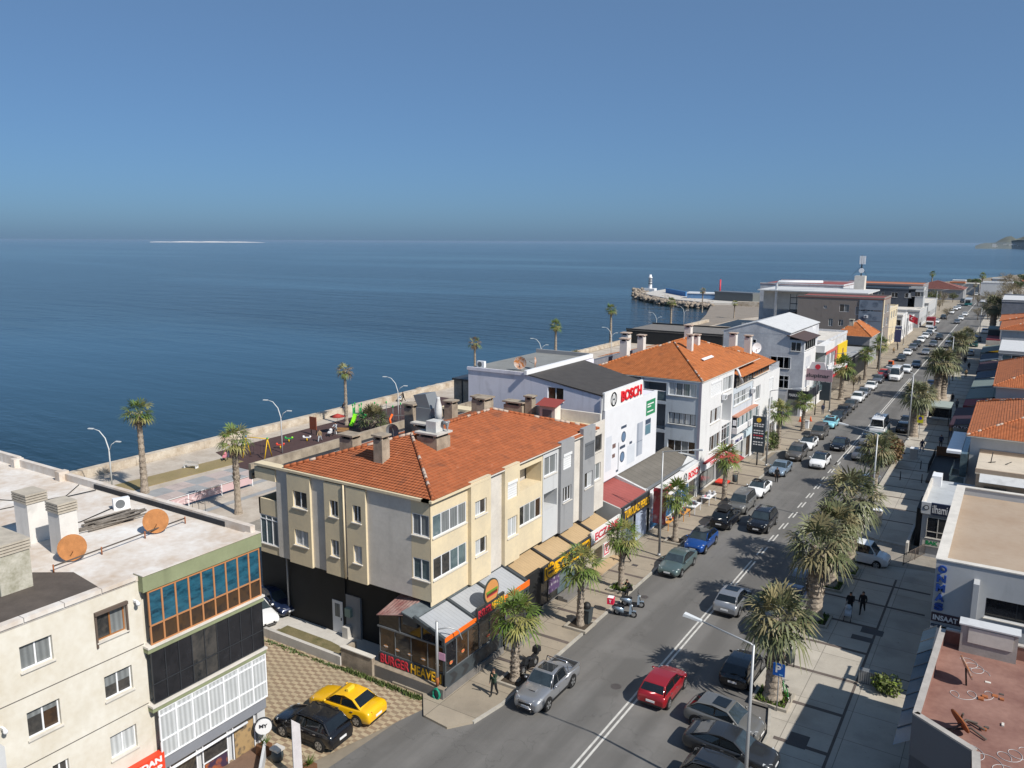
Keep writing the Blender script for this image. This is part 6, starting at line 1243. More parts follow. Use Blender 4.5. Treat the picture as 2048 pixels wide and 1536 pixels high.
M_WHITEA = mat('white_render', (.70, .68, .62), .85, var=.05, vs=.5, kind='worn', col2=(.50, .455, .37), bump=.08, bs=40); M_GREENT = mat('sage_green_trim', (.225, .25, .145), .85, var=.12, vs=1, kind='worn')
M_ROOFW = mat('white_roof_coat', (.74, .73, .71), .8, var=.06, vs=.4, kind='worn', col2=(.42, .33, .25), bump=.2, bs=6); M_ROOFD = mat('bitumen_brown', (.085, .07, .06), .9, var=.25, vs=1.2); M_BLACKW = mat('black_wall', (.012, .013, .014), .7, var=.25, vs=1); M_CHIM = mat('chimney_render', (.47, .40, .31), .9, var=.12, vs=1.5, kind='worn', col2=(.16, .13, .10)); M_CHIMG = mat('chimney_mossy', (.30, .29, .21), .9, var=.2, vs=1.5, kind='worn', col2=(.47, .45, .40)); M_CHIMW = mat('chimney_white', (.62, .60, .57), .85, var=.08, vs=1.5, kind='worn')
M_BITUM = mat('terrace_bitumen', (.022, .025, .032), .8, var=.3, vs=1); M_GROUT = plain('joint_dark', (.10, .09, .08), .9)
# ================================================================ white apartment block (near left)
FA = Fr((-32.1, 0), (0, 1), (1, 0)); T = bld('apartment_block', 'white apartment block with green trim and flat white roof at lower left', (-32.1, 26, 0)); AX0, AY0, AY1 = -62, -4, 26.0
W6 = [FA.rect(*a) for a in ((38, 1295, 108, 1318), (191, 1231, 254, 1260), (208, 1355, 267, 1376), (53, 1427, 124, 1448), (220, 1475, 276, 1492), (105, 1533, 141, 1556))]
def f(mb):
    wall(mb, FA, 13.2, 19.6, -.6, 11.6, W6, M_WHITEA, .22)
    wall(mb, FA, AY0, 13.2, -.6, 11.6, [], M_WHITEA); mb.box(AX0, -32.3, AY0, AY1, -.6, 11.5, M_WHITEA)
    mb.box(-33, -32.1, 19.6, AY1, 2.45, 2.75, M_LGREY)
part(T, 'wall', f)
part(T, 'wall_joint', lambda mb: [mb.fbox(FA, 13.2, 19.55, z - .02, z + .02, -.01, .006, M_GROUT) for z in (8.44, 5.51, 2.6)])
for k, (r, pn, fmm) in enumerate(zip(W6, ([GL_CURT, GL_CURT], [GL_DARK, GL_CURT], [GL_CURT, GL_DARK], [GL_DARK, GL_BROWN], [GL_WHITE], [GL_DARK]), (None, M_BROWNF, None, None, None, None))):
    w_ = window(T, FA, r, 2, fm=fmm, panes=pn, seed=k + 3, rec=.16)
    if k in (2, 3): mb = MB(); FA.quad(mb, r[0] + .06, r[1] - .06, r[3] - (r[3] - r[2]) * (.5 if k == 2 else .3), r[3] - .05, -.172, GL_CURT); mb.build('roller_blind', w_)
    if k == 1: part(w_, 'shutter_rail', lambda mb: (mb.fbox(FA, r[0] - .08, r[1] + .08, r[3], r[3] + .14, -.1, .14, plain('rail_wood', (.10, .075, .06), .8)), mb.fbox(FA, r[0] - .08, r[0], r[2] - .25, r[3], 0, .07, plain('rail_wood')), mb.fbox(FA, r[1], r[1] + .08, r[2] - .1, r[3], 0, .07, plain('rail_wood'))))
part(T, 'roof', lambda mb: mb.box(AX0, -32.06, AY0, AY1 - .3, 11.5, 11.72, M_ROOFW)); part(T, 'roof_felt', lambda mb: mb.face([(-36.5, 12.0, 11.725), (-32.3, 12.0, 11.725), (-32.35, 17.9, 11.725), (-34.9, 18.2, 11.725), (-36.4, 17.2, 11.725)], M_ROOFD)); part(T, 'roof_edge', lambda mb: [mb.box(-32.35, -31.98, 13 + k * 1.6, 14.57 + k * 1.6, 11.6, 11.79, M_ROOFW) for k in range(4)])
def f(mb):
    for x0, x1, h in ((AX0, -54.9, .62), (-54.9, -49.5, .5), (-49.5, -32.0, .42)): mb.box(x0, x1 - .02, AY1 - .3, AY1, 10.4, 11.72 + h, M_ROOFW)
    for x in (-49.5, -54.9): mb.box(x - .2, x + .3, AY1 - .65, AY1 - .02, 11.7, 12.3, M_ROOFW)
    mb.box(-46, -34, AY1 - .33, AY1 - .303, 11.75, 12.02, M_BITUM)
part(T, 'parapet', f)
G1, G2, G3 = (19.72, 26.0, 8.35, 10.95), (19.65, 26.0, 5.5, 8.1), (19.8, 26.05, 2.6, 5.1)
part(T, 'cornice', lambda mb: (mb.fbox(FA, 19.5, 26.12, 11.0, 11.76, -.3, .36, M_GREENT), mb.fbox(FA, 19.5, 26.1, 11.76, 11.80, -.3, .40, M_ROOFW)))
part(T, 'balcony_slab', lambda mb: [(mb.fbox(FA, 19.5, 26.08, z - .18, z + .04, -.3, .36, M_GREENT), mb.fbox(FA, 19.48, 26.12, z + .04, z + .14, -.3, .42, M_SILL)) for z in (8.22, 5.3)])
M_ORF = plain('orange_wood_frame', (.42, .19, .08), .5)
FA2 = Fr((-31.78, 0), (0, 1), (1, 0))
for r, n, rows, fm_, pn, lab in ((G1, 9, (.36,), M_ORF, [GL_BLUE], 'orange framed glazed balcony with blue blinds'), (G2, 9, (.36,), M_DARKF, [GL_SMOKE, GL_SMOKE, GL_DARK], 'dark frameless glazed balcony'), (G3, 7, (.36, .86), M_FRAME, [GL_WHITE], 'white framed glazed balcony with pale curtains')):
    window(T, FA2, r, n, rows, fm=fm_, panes=pn, rec=.02, sill=False, name='glazed_balcony', low=GL_BROWN if fm_ is M_ORF else None, fw=.07 if fm_ is not M_DARKF else .035, label=lab)
def f(mb):
    for z0, z1, m_ in ((8.36, 10.95, GL_BLUE), (5.5, 8.1, GL_SMOKE), (2.6, 5.1, GL_WHITE)): mb.box(-32.6, -31.86, 25.9, 25.98, z0, z1, m_)
part(T, 'side_glass', f)
M_SHOPG = plain('shop_fascia_grey', (.20, .21, .235), .6)
part(T, 'shop_front', lambda mb: (mb.fbox(FA, 19.6, 26.0, 1.95, 2.5, -.3, .2, M_SHOPG), mb.box(-33.5, -32.2, 19.6, 26, -.6, 2, M_LGREY), mb.fbox(FA, 25.5, 26.0, -.6, 1.95, -.1, .06, M_LGREY)))
part(T, 'awning_tube', lambda mb: mb.tube([FA.P(19.9, 2.0, .5), FA.P(24.5, 2.0, .5)], .07, M_FRAME, 8))
M_POST1 = mat('poster_orange', (.62, .17, .02), .5, vs=2.2, kind='poster', col2=(.05, .03, .06)); M_POST2 = mat('poster_dark', (.03, .04, .05), .5, vs=3, kind='poster', col2=(.35, .24, .12))
for u0, u1, m_ in ((20.3, 21.8, M_POST1), (22.1, 23.6, M_POST1), (23.9, 25.3, M_POST2)):
    w_ = window(T, FA, (u0, u1, -.5, 1.9), 1, (.55,) if m_ is M_POST1 else (), panes=[GL_DARK], rec=-.05, sill=False, name='shop_window'); mb = MB(); FA.quad(mb, u0 + .1, u1 - .1, -.4, .75 if m_ is M_POST1 else 1.7, .06, m_); mb.build('poster', w_)
o = part(T, 'shop_sign', lambda mb: mb.fbox(FA, 17.6, 19.9, 2.05, 2.95, .0, .35, plain('sign_tomato', (.68, .055, .02), .5)))
ftext('ANDAN', o, M_LETW, FA, (18.0, 19.75, 2.56, 2.86), .35, depth=.012, bold=.05); ftext('SHOP', o, M_LETW, FA, (18.55, 19.75, 2.14, 2.44), .35, depth=.012, bold=.05)
part(T, 'end_balcony', lambda mb: (mb.fbox(FA, 8, 13.0, 9.9, 10.9, 0, .8, M_GREENT), mb.fbox(FA, 8, 12.9, 7.3, 9.9, 0, .7, GL_TEAL), mb.fbox(FA, 8, 13.1, 6.0, 7.3, 0, .8, M_LGREY), mb.fbox(FA, 8, 13.2, 5.4, 6.0, 0, .8, M_GREENT), mb.fbox(FA, 8, 12.9, 2, 5.4, 0, .6, M_LGREY)))
for k, (u, z) in enumerate(((13.35, 7.6), (13.5, 4.55), (19.2, 10.6))): part(T, 'camera', lambda mb: (mb.fbox(FA, u, u + .1, z, z + .1, 0, .25, M_FRAME), mb.ball(FA.P(u + .05, z - .02, .3), .1, M_FRAME, 8, 5)))
for (x, y, w_, d_, h, m_) in ((-40.6, 19.4, 1.25, .95, 2.0, M_CHIMW), (-37.5, 19.3, 1.0, .85, 2.1, M_CHIMW), (-36.2, 15.8, 2.6, 1.3, 1.7, M_CHIMG)):
    c = part(T, 'chimney', lambda b: b.box(x - w_ / 2, x + w_ / 2, y - d_ / 2, y + d_ / 2, 11.6, 11.72 + h, m_)); part(c, 'cap', lambda b: [b.box(x - w_ / 2 - .05, x + w_ / 2 + .05, y - d_ / 2 - .05, y + d_ / 2 + .05, 11.72 + h + .03 + k * .13, 11.72 + h + .12 + k * .13, mat('cap_concrete', (.40, .36, .30), .9, var=.2, vs=2)) for k in range(4)])
acunit(-41.3, 24.5, 11.72, 'white air conditioner unit lying on the white flat roof', 70)
def rustdish(x, y, label):
    Td = thing('satellite_dish', label, 'satellite dish', (x, y, 11.72), 0, 'rusty dishes on the white roof'); part(Td, 'mast', lambda b: b.tube([(x, y, 11.72), (x, y, 12.3)], .04, M_RUST, 6)); part(Td, 'reflector', lambda b: b.disc((x + .05, y - .05, 12.35), (.82, -.45, .35), .62, .05, mat('dish_rust', (.36, .155, .055), .9, var=.3, vs=3), 24)); part(Td, 'feed_arm', lambda b: b.tube([(x, y, 12.1), (x + .5, y - .3, 12.35)], .02, M_RUST, 5))
rustdish(-36.3, 19.0, 'rusty satellite dish nearer the chimneys on white roof'); rustdish(-36.3, 23.3, 'rusty satellite dish nearer the parapet on white roof')
Tr = thing('roof_rail', 'long low rusty pipe rail on the white flat roof', 'rail', (-35.8, 18, 11.72)); part(Tr, 'bar', lambda b: b.tube([(-35.6, 17.7, 12.02), (-36.2, 24.9, 12.02)], .035, M_ROOFD, 6))
for t in (0, .33, .66, 1): part(Tr, 'post', lambda b: b.tube([(-35.6 - .6 * t, 17.7 + 7.2 * t, 11.72), (-35.6 - .6 * t, 17.7 + 7.2 * t, 12.1)], .035, M_RUST, 5))
mb = MB(); rs = random.Random(8); M_OLDW = mat('old_timber', (.17, .15, .13), .9, var=.4, vs=4)
for k in range(26): x, y, a, l = -39.4 + rs.uniform(-.5, .5), 23.0 + rs.uniform(-.9, .9), rs.gauss(1.45, .12), rs.uniform(.7, 1.6); dx, dy = math.cos(a) * l, math.sin(a) * l; mb.tube([(x - dx, y - dy, 11.77 + k * .012), (x + dx, y + dy, 11.79 + k * .014)], .055, M_OLDW, 4)
single(mb, 'timber_pile', 'pile of old grey timber on the white flat roof', 'timber', (-39.4, 23, 11.72))
for k, pts in enumerate(([(-50, 16, 11.75), (-47, 19, 11.75), (-46, 24, 11.75), (-47.5, 25.6, 11.75)], [(-52, 20, 11.75), (-46, 22.6, 11.75), (-45.5, 25.5, 11.8)], [(-44.5, 14, 11.75), (-42, 18, 11.75), (-41.0, 22, 11.75), (-42, 25.4, 11.8)])):
    mb = MB(); mb.tube(pts, .03, M_BLK, 5); single(mb, 'roof_cable', 'black cable lying across the white flat roof', 'cable', pts[0], 'cables on the white roof')
# terrace in front of the shop
Tt = thing('shop_terrace', 'brown decked terrace with low grey wall before the corner shop', 'terrace', (-30, 22, 0)); part(Tt, 'deck', lambda b: b.prism([(-32, 12), (-29.2, 12), (-29.4, 23.5), (-31.4, 25.4), (-32, 25.4)], -.2, .06, mat('deck_brown', (.16, .10, .07), .8, var=.2, vs=2))); part(Tt, 'low_wall', lambda b: (b.hexa([(-31.35, 25.3, 0), (-29.1, 22.9, 0), (-29.0, 23.0, 0), (-31.25, 25.4, 0), (-31.35, 25.3, .7), (-29.1, 22.9, .7), (-29.0, 23.0, .7), (-31.25, 25.4, .7)], M_LGREY)))
def pallet(x, y, rz, label):
    Tp = thing('pallet_table', label, 'pallet', (x, y, .06), R(rz), 'pallet tables on the terrace'); prt_ = lambda n, f_: (lambda mb: (f_(mb), mb.build(n, Tp, world=False)))(MB()); mw = mat('pallet_wood', (.55, .36, .17), .8, var=.2, vs=4)
    prt_('top', lambda b: [b.box(-.85, .85, -.55 + k * .165, -.43 + k * .165, .36, .40, mw) for k in range(7)]); prt_('base', lambda b: [b.box(x_ - .06, x_ + .06, -.5, .55, 0, .36, mw) for x_ in (-.75, 0, .75)])
pallet(-30.7, 21.9, 50, 'pallet table close to the shop window'); pallet(-29.7, 22.0, 50, 'pallet table at the terrace edge')
q = G(527, 1452, 1.4); Ts = thing('round_sign', 'round white shop sign on a bracket at the block corner', 'sign', tuple(q)); part(Ts, 'sign_plate', lambda b: b.disc((q.x, q.y, q.z), (.75, -.65, 0), .42, .12, M_LETW, 20)); part(Ts, 'rim', lambda b: b.disc((q.x - .09, q.y + .08, q.z), (.75, -.65, 0), .45, .1, M_DARKF, 20)); text('MY', Ts, M_LETD, (q.x + .1, q.y - .09, q.z + .08), (.65, .75, 0), (0, 0, 1), .2, .42, depth=.01, align=.5, bold=.04)
q = G(588, 1560, .1); Tb = thing('banner_flag', 'tall white feather banner at the bottom edge by terrace', 'banner', (q.x, q.y, 0)); part(Tb, 'pole', lambda b: b.cone((q.x, q.y), 0, 3.4, .025, .015, M_GREYF, 6)); part(Tb, 'cloth', lambda b: b.hexa([(q.x, q.y - .01, .6), (q.x + .32, q.y + .3, .6), (q.x + .31, q.y + .31, .6), (q.x - .01, q.y, .6), (q.x, q.y - .01, 3.4), (q.x + .3, q.y + .28, 3.1), (q.x + .29, q.y + .29, 3.1), (q.x - .01, q.y, 3.4)], mat('banner_cloth', (.6, .57, .58), .8, var=.12, vs=3)))
for k, (px, py, lab) in enumerate(((528, 1492, 'spiky plant in a wooden box at the block corner'), (617, 1533, 'spiky plant in a wooden box at the bottom edge'))):
    q = G(px, py, .5); Tp = thing('potted_plant', lab, 'plant', (q.x, q.y, 0), 0, 'spiky plants in wooden boxes'); part(Tp, 'planter_box', lambda b: b.box(q.x - .3, q.x + .3, q.y - .3, q.y + .3, 0, .6, M_WD)); rs = random.Random(k)
    part(Tp, 'leaves', lambda b: [b.face([(q.x - .03, q.y, .58), (q.x + .03, q.y, .58), (q.x + math.cos(i * 2.4) * .55 * rs.uniform(.5, 1), q.y + math.sin(i * 2.4) * .55 * rs.uniform(.5, 1), .58 + rs.uniform(.2, .7))], M_FROND[0]) for i in range(40)])
q = G(555, 1508, .4); To = thing('stool', 'dark barrel stool with cushion between the pallet tables', 'stool', (q.x, q.y, .06)); part(To, 'barrel', lambda b: b.lathe((q.x, q.y, .06), [(.26, 0), (.32, .3), (.28, .6)], M_BIN, 10)); part(To, 'cushion', lambda b: b.box(q.x - .3, q.x + .3, q.y - .25, q.y + .25, .66, .78, M_CONC))
# ================================================================ cream and grey apartment row with orange roof
FS = Fr((-28.4, 35.8), (-1, 0), (0, -1)); FF = Fr((-28.4, 0), (0, 1), (1, 0)); T = bld('apartment_row', 'cream and grey apartment row with worn orange tile roof', (-28.4, 35.8, 0)); ZB, ZT = 4.92, 11.25
def face(F_, u0, u1, z0, z1, d, m, wins=(), back=.35, lab=None):
    hs = [w_['r'] for w_ in wins]
    def f(mb):
        wall(mb, F_, u0, u1, z0, z1, hs, m, .2, d)
        if d > 0.004: mb.fbox(F_, u0, u1, z0, z1, -back if d < .1 else -.02, d, m, skip='0' if F_.right else '0')
        else: mb.fbox(F_, u0, u1, z0, z1, -back, d - .22, m)
    def f2(mb):
        wall(mb, F_, u0, u1, z0, z1, hs, m, .2, d)
        P = F_.P
        for q in ([P(u0, z0, -.05), P(u0, z0, d), P(u0, z1, d), P(u0, z1, -.05)], [P(u1, z0, d), P(u1, z0, -.05), P(u1, z1, -.05), P(u1, z1, d)], [P(u0, z1, d), P(u1, z1, d), P(u1, z1, -.05), P(u0, z1, -.05)], [P(u0, z0, -.05), P(u1, z0, -.05), P(u1, z0, d), P(u0, z0, d)]): mb.face(q if F_.right else q[::-1], m)
    o = part(T, 'wall', f2, lab)
    for w_ in wins:
        k = w_.get('k', 'w')
        if k == 'w': window(T, F_, w_['r'], w_.get('n', 2), w_.get('rows', ()), w_.get('fm'), w_.get('p'), d=d, sill=w_.get('sill', True), rec=w_.get('rec', .12))
        elif k == 's': shutter(T, F_, w_['r'], d=d, m=w_.get('m'))
    return o
WN = lambda F_, *a, **k: dict(r=F_.rect(*a), **k)
part(T, 'core', lambda mb: (mb.box(-41.6, -29.85, 36.02, 59.3, ZB, 11.2, M_OFFW), mb.box(-41.9, -28.9, 37.05, 59.2, -.3, ZB, M_BLACKW)))
for u0, u1, m_, d in ((0, 1.45, M_CREAM, .004), (1.45, 5.0, M_OFFW, 0), (6.65, 7.0, M_OFFW, 0), (8.6, 9.9, M_OFFW, 0), (12.05, 13.3, M_OFFW, 0)):
    face(FS, u0, u1, ZB, ZT, d, m_, [dict(r=(.08, 1.36, 9.02, 10.38), n=2, p=[GL_TEAL, GL_CURT], rec=.04), dict(r=(.08, 1.36, 6.22, 7.56), n=2, p=[GL_CURT, GL_TEAL], rec=.04)] if u0 == 0 else [])
for u0, u1, w_ in ((5.0, 6.65, [dict(r=(5.4, 6.12, 8.9, 10.03), p=[GL_DARK]), dict(r=(5.4, 6.12, 6.16, 7.35), p=[GL_WHITE])]), (7.0, 8.6, [dict(r=(7.38, 8.12, 8.9, 10.0), p=[GL_DARK]), dict(r=(7.4, 8.12, 6.2, 7.32), p=[GL_CURT, GL_WHITE])]), (9.9, 12.05, [dict(r=(10.2, 11.5, 8.9, 10.05), p=[GL_DARK]), dict(r=(10.2, 11.5, 6.25, 7.34), p=[GL_WHITE])])):
    face(FS, u0, u1, ZB - .05, ZT - .1, .16, M_CREAM, w_)
part(T, 'downpipe', lambda mb: mb.tube([FS.P(6.82, 4.9, .2), FS.P(6.82, 11.2, .2)], .06, M_CREAM, 6)); part(T, 'eave_cornice', lambda mb: (mb.fbox(FS, -.1, 15.2, ZT, ZT + .16, -.5, .2, M_CREAM), mb.fbox(FF, 35.6, 41.8, ZT, ZT + .16, -.5, .3, M_CREAM)))
part(T, 'sea_balcony', lambda mb: (mb.box(-43.6, -41.65, 35.85, 42, 4.9, 5.55, M_CREAM), mb.box(-43.6, -43.45, 35.85, 42, 7.7, 8.85, M_CREAM), mb.box(-43.6, -41.65, 35.85, 36.0, 7.7, 8.85, M_CREAM), mb.box(-43.5, -41.65, 36, 42, 7.6, 7.7, M_CREAM), mb.box(-43.7, -41.65, 35.7, 35.95, 10.3, 11.1, M_CREAM)))
FS2 = Fr((-28.4, 35.88), (-1, 0), (0, -1)); window(T, FS2, (13.35, 15.15, 5.56, 7.68), 3, (.85,), panes=[GL_CURT, GL_TEAL], rec=.0, sill=True, name='balcony_window'); part(T, 'balcony_back', lambda mb: mb.box(-43.4, -41.7, 36.1, 41.5, 5.5, 7.6, M_GREYW))
FB = Fr((-28.4, 36.85), (-1, 0), (0, -1)); part(T, 'ground_floor_wall', lambda mb: (mb.fbox(FB, 8.2, 13.6, -.2, ZB, -.5, 0, M_BLACKW), mb.fbox(FB, 2.6, 8.2, 3.0, ZB, -.5, -.1, M_BLACKW), mb.fbox(FB, 2.5, 4.0, -.2, 3, -.5, -.05, M_BLACKW), mb.fbox(FB, 6.9, 8.2, -.2, 3, -.5, -.03, M_GREYW), mb.box(-45.5, -42.1, 37.4, 58, -.2, 4.85, M_BLACKW)))
du = FB.uz(664, 1207)[0]; o = part(T, 'door', lambda mb: (mb.fbox(FB, 8.45, 9.4, .05, 2.35, -.02, .04, M_FRAME), mb.fbox(FB, 8.7, 9.15, 1.2, 2.15, .04, .05, GL_CURT))); part(o, 'handle', lambda mb: mb.fbox(FB, 8.55, 8.6, 1.0, 1.2, .04, .09, M_BLK)); part(T, 'corner_pipe', lambda mb: mb.tube([(-42.0, 36.7, 0), (-42.0, 36.7, 4.9)], .07, M_POLE, 6)); part(T, 'meter_box', lambda mb: (mb.fbox(FB, 7.6, 8.1, 1.5, 2.1, -.03, .2, plain('meter', (.25, .33, .28), .6)), mb.fbox(FB, 7.7, 8.2, .0, .8, 0, .4, M_CONC)))
C2 = [GL_DARK, GL_CURT, GL_TEAL]
face(FF, 35.8, 39.65, ZB - .3, ZT, 0, M_CREAM, [dict(r=(36.05, 39.5, 8.92, 10.32), n=4, p=C2, rec=.04), dict(r=(36.05, 39.5, 6.22, 7.62), n=4, p=[GL_DARK, GL_TEAL], rec=.04)])
face(FF, 39.65, 41.9, ZB - .3, 11.5, .28, M_CREAM, [dict(r=(40.1, 41.4, 9.1, 10.1), p=[GL_DARK, GL_WHITE]), dict(r=(40.1, 41.4, 6.4, 7.5), p=[GL_DARK, GL_WHITE])]); face(FF, 41.9, 43.6, ZB - .4, 11.42, 0, M_OFFW)
face(FF, 43.6, 45.5, ZB - .4, 11.52, .28, M_CREAM, [dict(r=(43.95, 45.2, 9.15, 10.4), k='s'), dict(r=(43.95, 45.2, 6.4, 7.8), p=[GL_WHITE, GL_DARK])])
face(FF, 45.5, 49.1, ZB - .4, 11.42, 0, M_CREAM, [dict(r=(45.75, 48.95, 9.2, 10.75, 1.3), k='open'), dict(r=(45.8, 48.9, 6.6, 8.05), n=4, p=[GL_BROWN, GL_CURT, GL_DARK], rec=.04)])
face(FF, 49.1, 51.4, ZB - .5, 11.45, .05, M_LGREY, [dict(r=(49.3, 51.15, 9.4, 10.85), p=[GL_TEAL, GL_CURT]), dict(r=(49.25, 51.25, 6.75, 8.1, 1.2), k='open')])
face(FF, 51.4, 53.5, ZB - .5, 11.6, .3, M_GREYW, [dict(r=(51.75, 53.1, 9.35, 10.6), k='s'), dict(r=(51.75, 53.1, 6.75, 7.95), n=3, p=[GL_DARK, GL_WHITE])]); face(FF, 53.5, 55, ZB - .5, 11.6, 0, M_OFFW)
face(FF, 55, 57.1, ZB - .6, 11.95, .3, M_GREYW, [dict(r=(55.3, 56.9, 9.3, 10.7), k='s', m=SHUTG), dict(r=(55.35, 56.75, 6.9, 8.2), p=[GL_DARK, GL_WHITE])])
face(FF, 57.1, 59.35, ZB - .6, 11.9, .05, M_OFFW, [dict(r=(57.2, 58.85, 9.4, 10.8), p=[GL_DARK, GL_TEAL], fm=M_DARKF), dict(r=(57.2, 58.75, 6.95, 8.4), p=[GL_CURT])])
part(T, 'roof_terrace', lambda mb: (mb.box(-44.3, -40.6, 36.0, 63, 10.3, 10.45, M_BITUM), mb.box(-44.55, -44.3, 35.9, 63, 10.0, 11.1, M_CHIM), mb.box(-44.5, -28.7, 57.9, 59.3, 11.2, 11.4, M_CREAM)))
part(T, 'gable_wall', lambda mb: mb.box(-36, -28.7, 59.1, 59.35, 11, 12.35, M_OFFW)); roof_hip(T, -40.6, -28.35, 36.0, 57.6, 11.42, 13.4, 41.6, 51.6, M_TILE, .22, -34.5)
for (x, y, z, w_, d_, h) in ((-34.4, 38.4, 12.0, .75, .75, 1.75), (-39.0, 40.3, 10.6, 1.25, .9, 2.2), (-36.9, 44.6, 12.0, .8, .8, 2.5), (-35.2, 51.6, 12.9, .75, 1.3, 1.1), (-38.3, 55.2, 11.6, .9, .9, 1.6), (-38.5, 51.5, 11.6, .8, .8, 1.8), (-36.6, 58.4, 11.4, 1.9, .9, 1.0), (-35.2, 58.6, 11.4, .7, .7, 1.6)): chimney(T, x, y, z, w_, d_, h, M_CHIM)
chimney(T, -33.9, 42.6, 12.6, 1.9, 1.0, 1.2, M_CHIM, M_CONC); chimney(T, -32.9, 42.0, 12.2, 1.7, 1.5, 1.25, M_CHIM, M_CONC, .12)
part(T, 'stair_hut', lambda mb: (mb.box(-33.9, -32.4, 58.0, 59.0, 11.3, 12.7, M_OFFW), mb.face([(-34.2, 57.7, 12.75), (-32.1, 57.7, 12.75), (-32.1, 59.3, 13.15), (-34.2, 59.3, 13.15)], plain('rust_sheet', (.25, .05, .04), .7)), mb.box(-33.6, -32.7, 57.96, 58.0, 11.4, 12.4, M_GREYF)))
M_STEEL = plain('galvanised_sheet', (.19, .205, .22), .45, .2); M_FANW = mat('fan_white', (.52, .52, .51), .6, var=.15, vs=2, kind='worn'); Tv = thing('kitchen_fan', 'silver box fan unit with duct on the orange roof', 'ventilation unit', (-34.6, 43.6, 13.9))
part(Tv, 'fan_box', lambda b: b.box(-34.9, -33.6, 42.6, 43.9, 13.9, 15.1, M_STEEL)); part(Tv, 'hood', lambda b: b.hexa([(-34.8, 42.7, 15.1), (-33.7, 42.7, 15.1), (-33.7, 43.8, 15.1), (-34.8, 43.8, 15.1), (-35.2, 42.7, 15.9), (-34.1, 42.7, 16.1), (-34.1, 43.8, 16.1), (-35.2, 43.8, 15.9)], M_STEEL)); part(Tv, 'duct', lambda b: b.tube([(-33.6, 43.2, 14.3), (-32.9, 42.8, 14.2), (-32.6, 42.4, 14.3)], .26, M_STEEL, 10))
Tv = thing('kitchen_fan', 'white box fan with bottle shaped flue on the orange roof', 'ventilation unit', (-32.7, 41.9, 13.9)); part(Tv, 'fan_box', lambda b: b.box(-33.15, -32.3, 41.5, 42.35, 13.8, 14.55, M_FANW)); part(Tv, 'flue', lambda b: b.lathe((-33.0, 42.7, 14.4), [(.26, 0), (.26, .6), (.25, .9), (.12, 1.45), (.12, 1.6)], M_FANW, 14)); part(Tv, 'duct', lambda b: b.tube([(-32.2, 42.1, 14.4), (-31.95, 42.3, 14.4), (-31.95, 42.3, 13.8)], .18, M_STEEL, 8))
dish(-37.6, 43.2, 12.2, 'grey satellite dish among aerials behind the orange ridge', M_STEEL, .5); dish(-37.0, 42.4, 12.3, 'small dark satellite dish among aerials behind the ridge', M_GREYF, .45, 150)
# low garden walls
Tw = tag(part(None, 'garden_wall', lambda mb: (mb.box(-34.1, -31.5, 33.8, 34.05, 0, 1.25, M_CHIM), mb.box(-34.15, -31.45, 33.74, 34.11, 1.25, 1.31, M_SILL), mb.box(-34.1, -33.9, 34.05, 35, 0, 1.15, M_CHIM))), 'beige rendered garden wall beside the burger restaurant', 'garden wall'); Tw = tag(part(None, 'garden_wall', lambda mb: (mb.box(-41.2, -34.1, 33.7, 33.95, 0, .62, M_CONC))), 'low pale kerb wall along the small rough lawn', 'garden wall')
# ================================================================ burger restaurant
M_CHAR = plain('charcoal_metal', (.045, .055, .062), .5); M_SILV = mat('silver_louvre', (.33, .345, .365), .5, var=.06, kind='planks'); T = bld('burger_restaurant', 'burger restaurant with silver louvred roof and glass walls', (-26.3, 34.4, 0), 'restaurant'); FR_ = Fr((-26.3, 0), (0, 1), (1, 0)); FRS = Fr((-26.3, 34.4), (-1, 0), (0, -1)); M_ORG = plain('orange_fascia', (.78, .14, .012), .5); M_CONCD = mat('dark_concrete', (.16, .15, .14), .9, var=.2, vs=1, kind='worn')
part(T, 'plinth', lambda mb: (mb.box(-31.9, -26.2, 34.0, 34.2, -.1, .72, M_CONCD), mb.box(-26.42, -26.18, 34.2, 40.5, -.1, .55, M_CONCD), mb.box(-31.9, -26.2, 34.0, 34.42, .72, .76, mat('ledge', (.25, .21, .16), .9, var=.3, vs=3))))
part(T, 'floor', lambda mb: mb.box(-31.5, -26.4, 34.5, 43.6, 0, .2, M_BLACKW)); part(T, 'side_sign_panel', lambda mb: mb.fbox(FRS, 0, 5.2, .3, 1.48, -.1, 0, M_CHAR))
o = T.children[-1]; ftext('BURGER', o, M_LETR, FRS, (2.75, 5.0, .82, 1.42), .0, bold=.012); ftext('HEAVEN', o, M_LETY, FRS, (.3, 2.6, .80, 1.42), .0, bold=.012)
w_ = window(T, FRS, (.1, 5.1, 1.5, 3.15), 4, (), fm=M_GREYF, panes=[GL_SMOKE, GL_BROWN, GL_DARK], rec=.05, sill=False, name='glass_wall', fw=.04)
part(w_, 'burger_decal', lambda mb: [(mb.disc(FRS.P(u, 1.95, -.055), FRS.n, .17, .006, plain('bun', (.55, .25, .08), .6), 12, .1), mb.fbox(FRS, u - .17, u + .17, 1.92, 1.97, -.05, -.044, M_LETW)) for u in (.6, 1.7, 2.7, 3.7, 4.6)])
part(T, 'side_transom', lambda mb: (mb.face([FRS.P(5.1, 3.2, -.04), FRS.P(.05, 3.2, -.04), FRS.P(.05, 3.62, -.04), FRS.P(2.0, 4.4, -.04), FRS.P(5.1, 4.0, -.04)][::-1], GL_SMOKE), mb.fbox(FRS, 0, 5.2, 3.14, 3.24, -.08, .03, M_GREYF), mb.fbox(FRS, 1.7, 1.78, 3.24, 4.2, -.06, .02, M_GREYF), mb.fbox(FRS, 3.4, 3.48, 3.24, 4.2, -.06, .02, M_GREYF)))
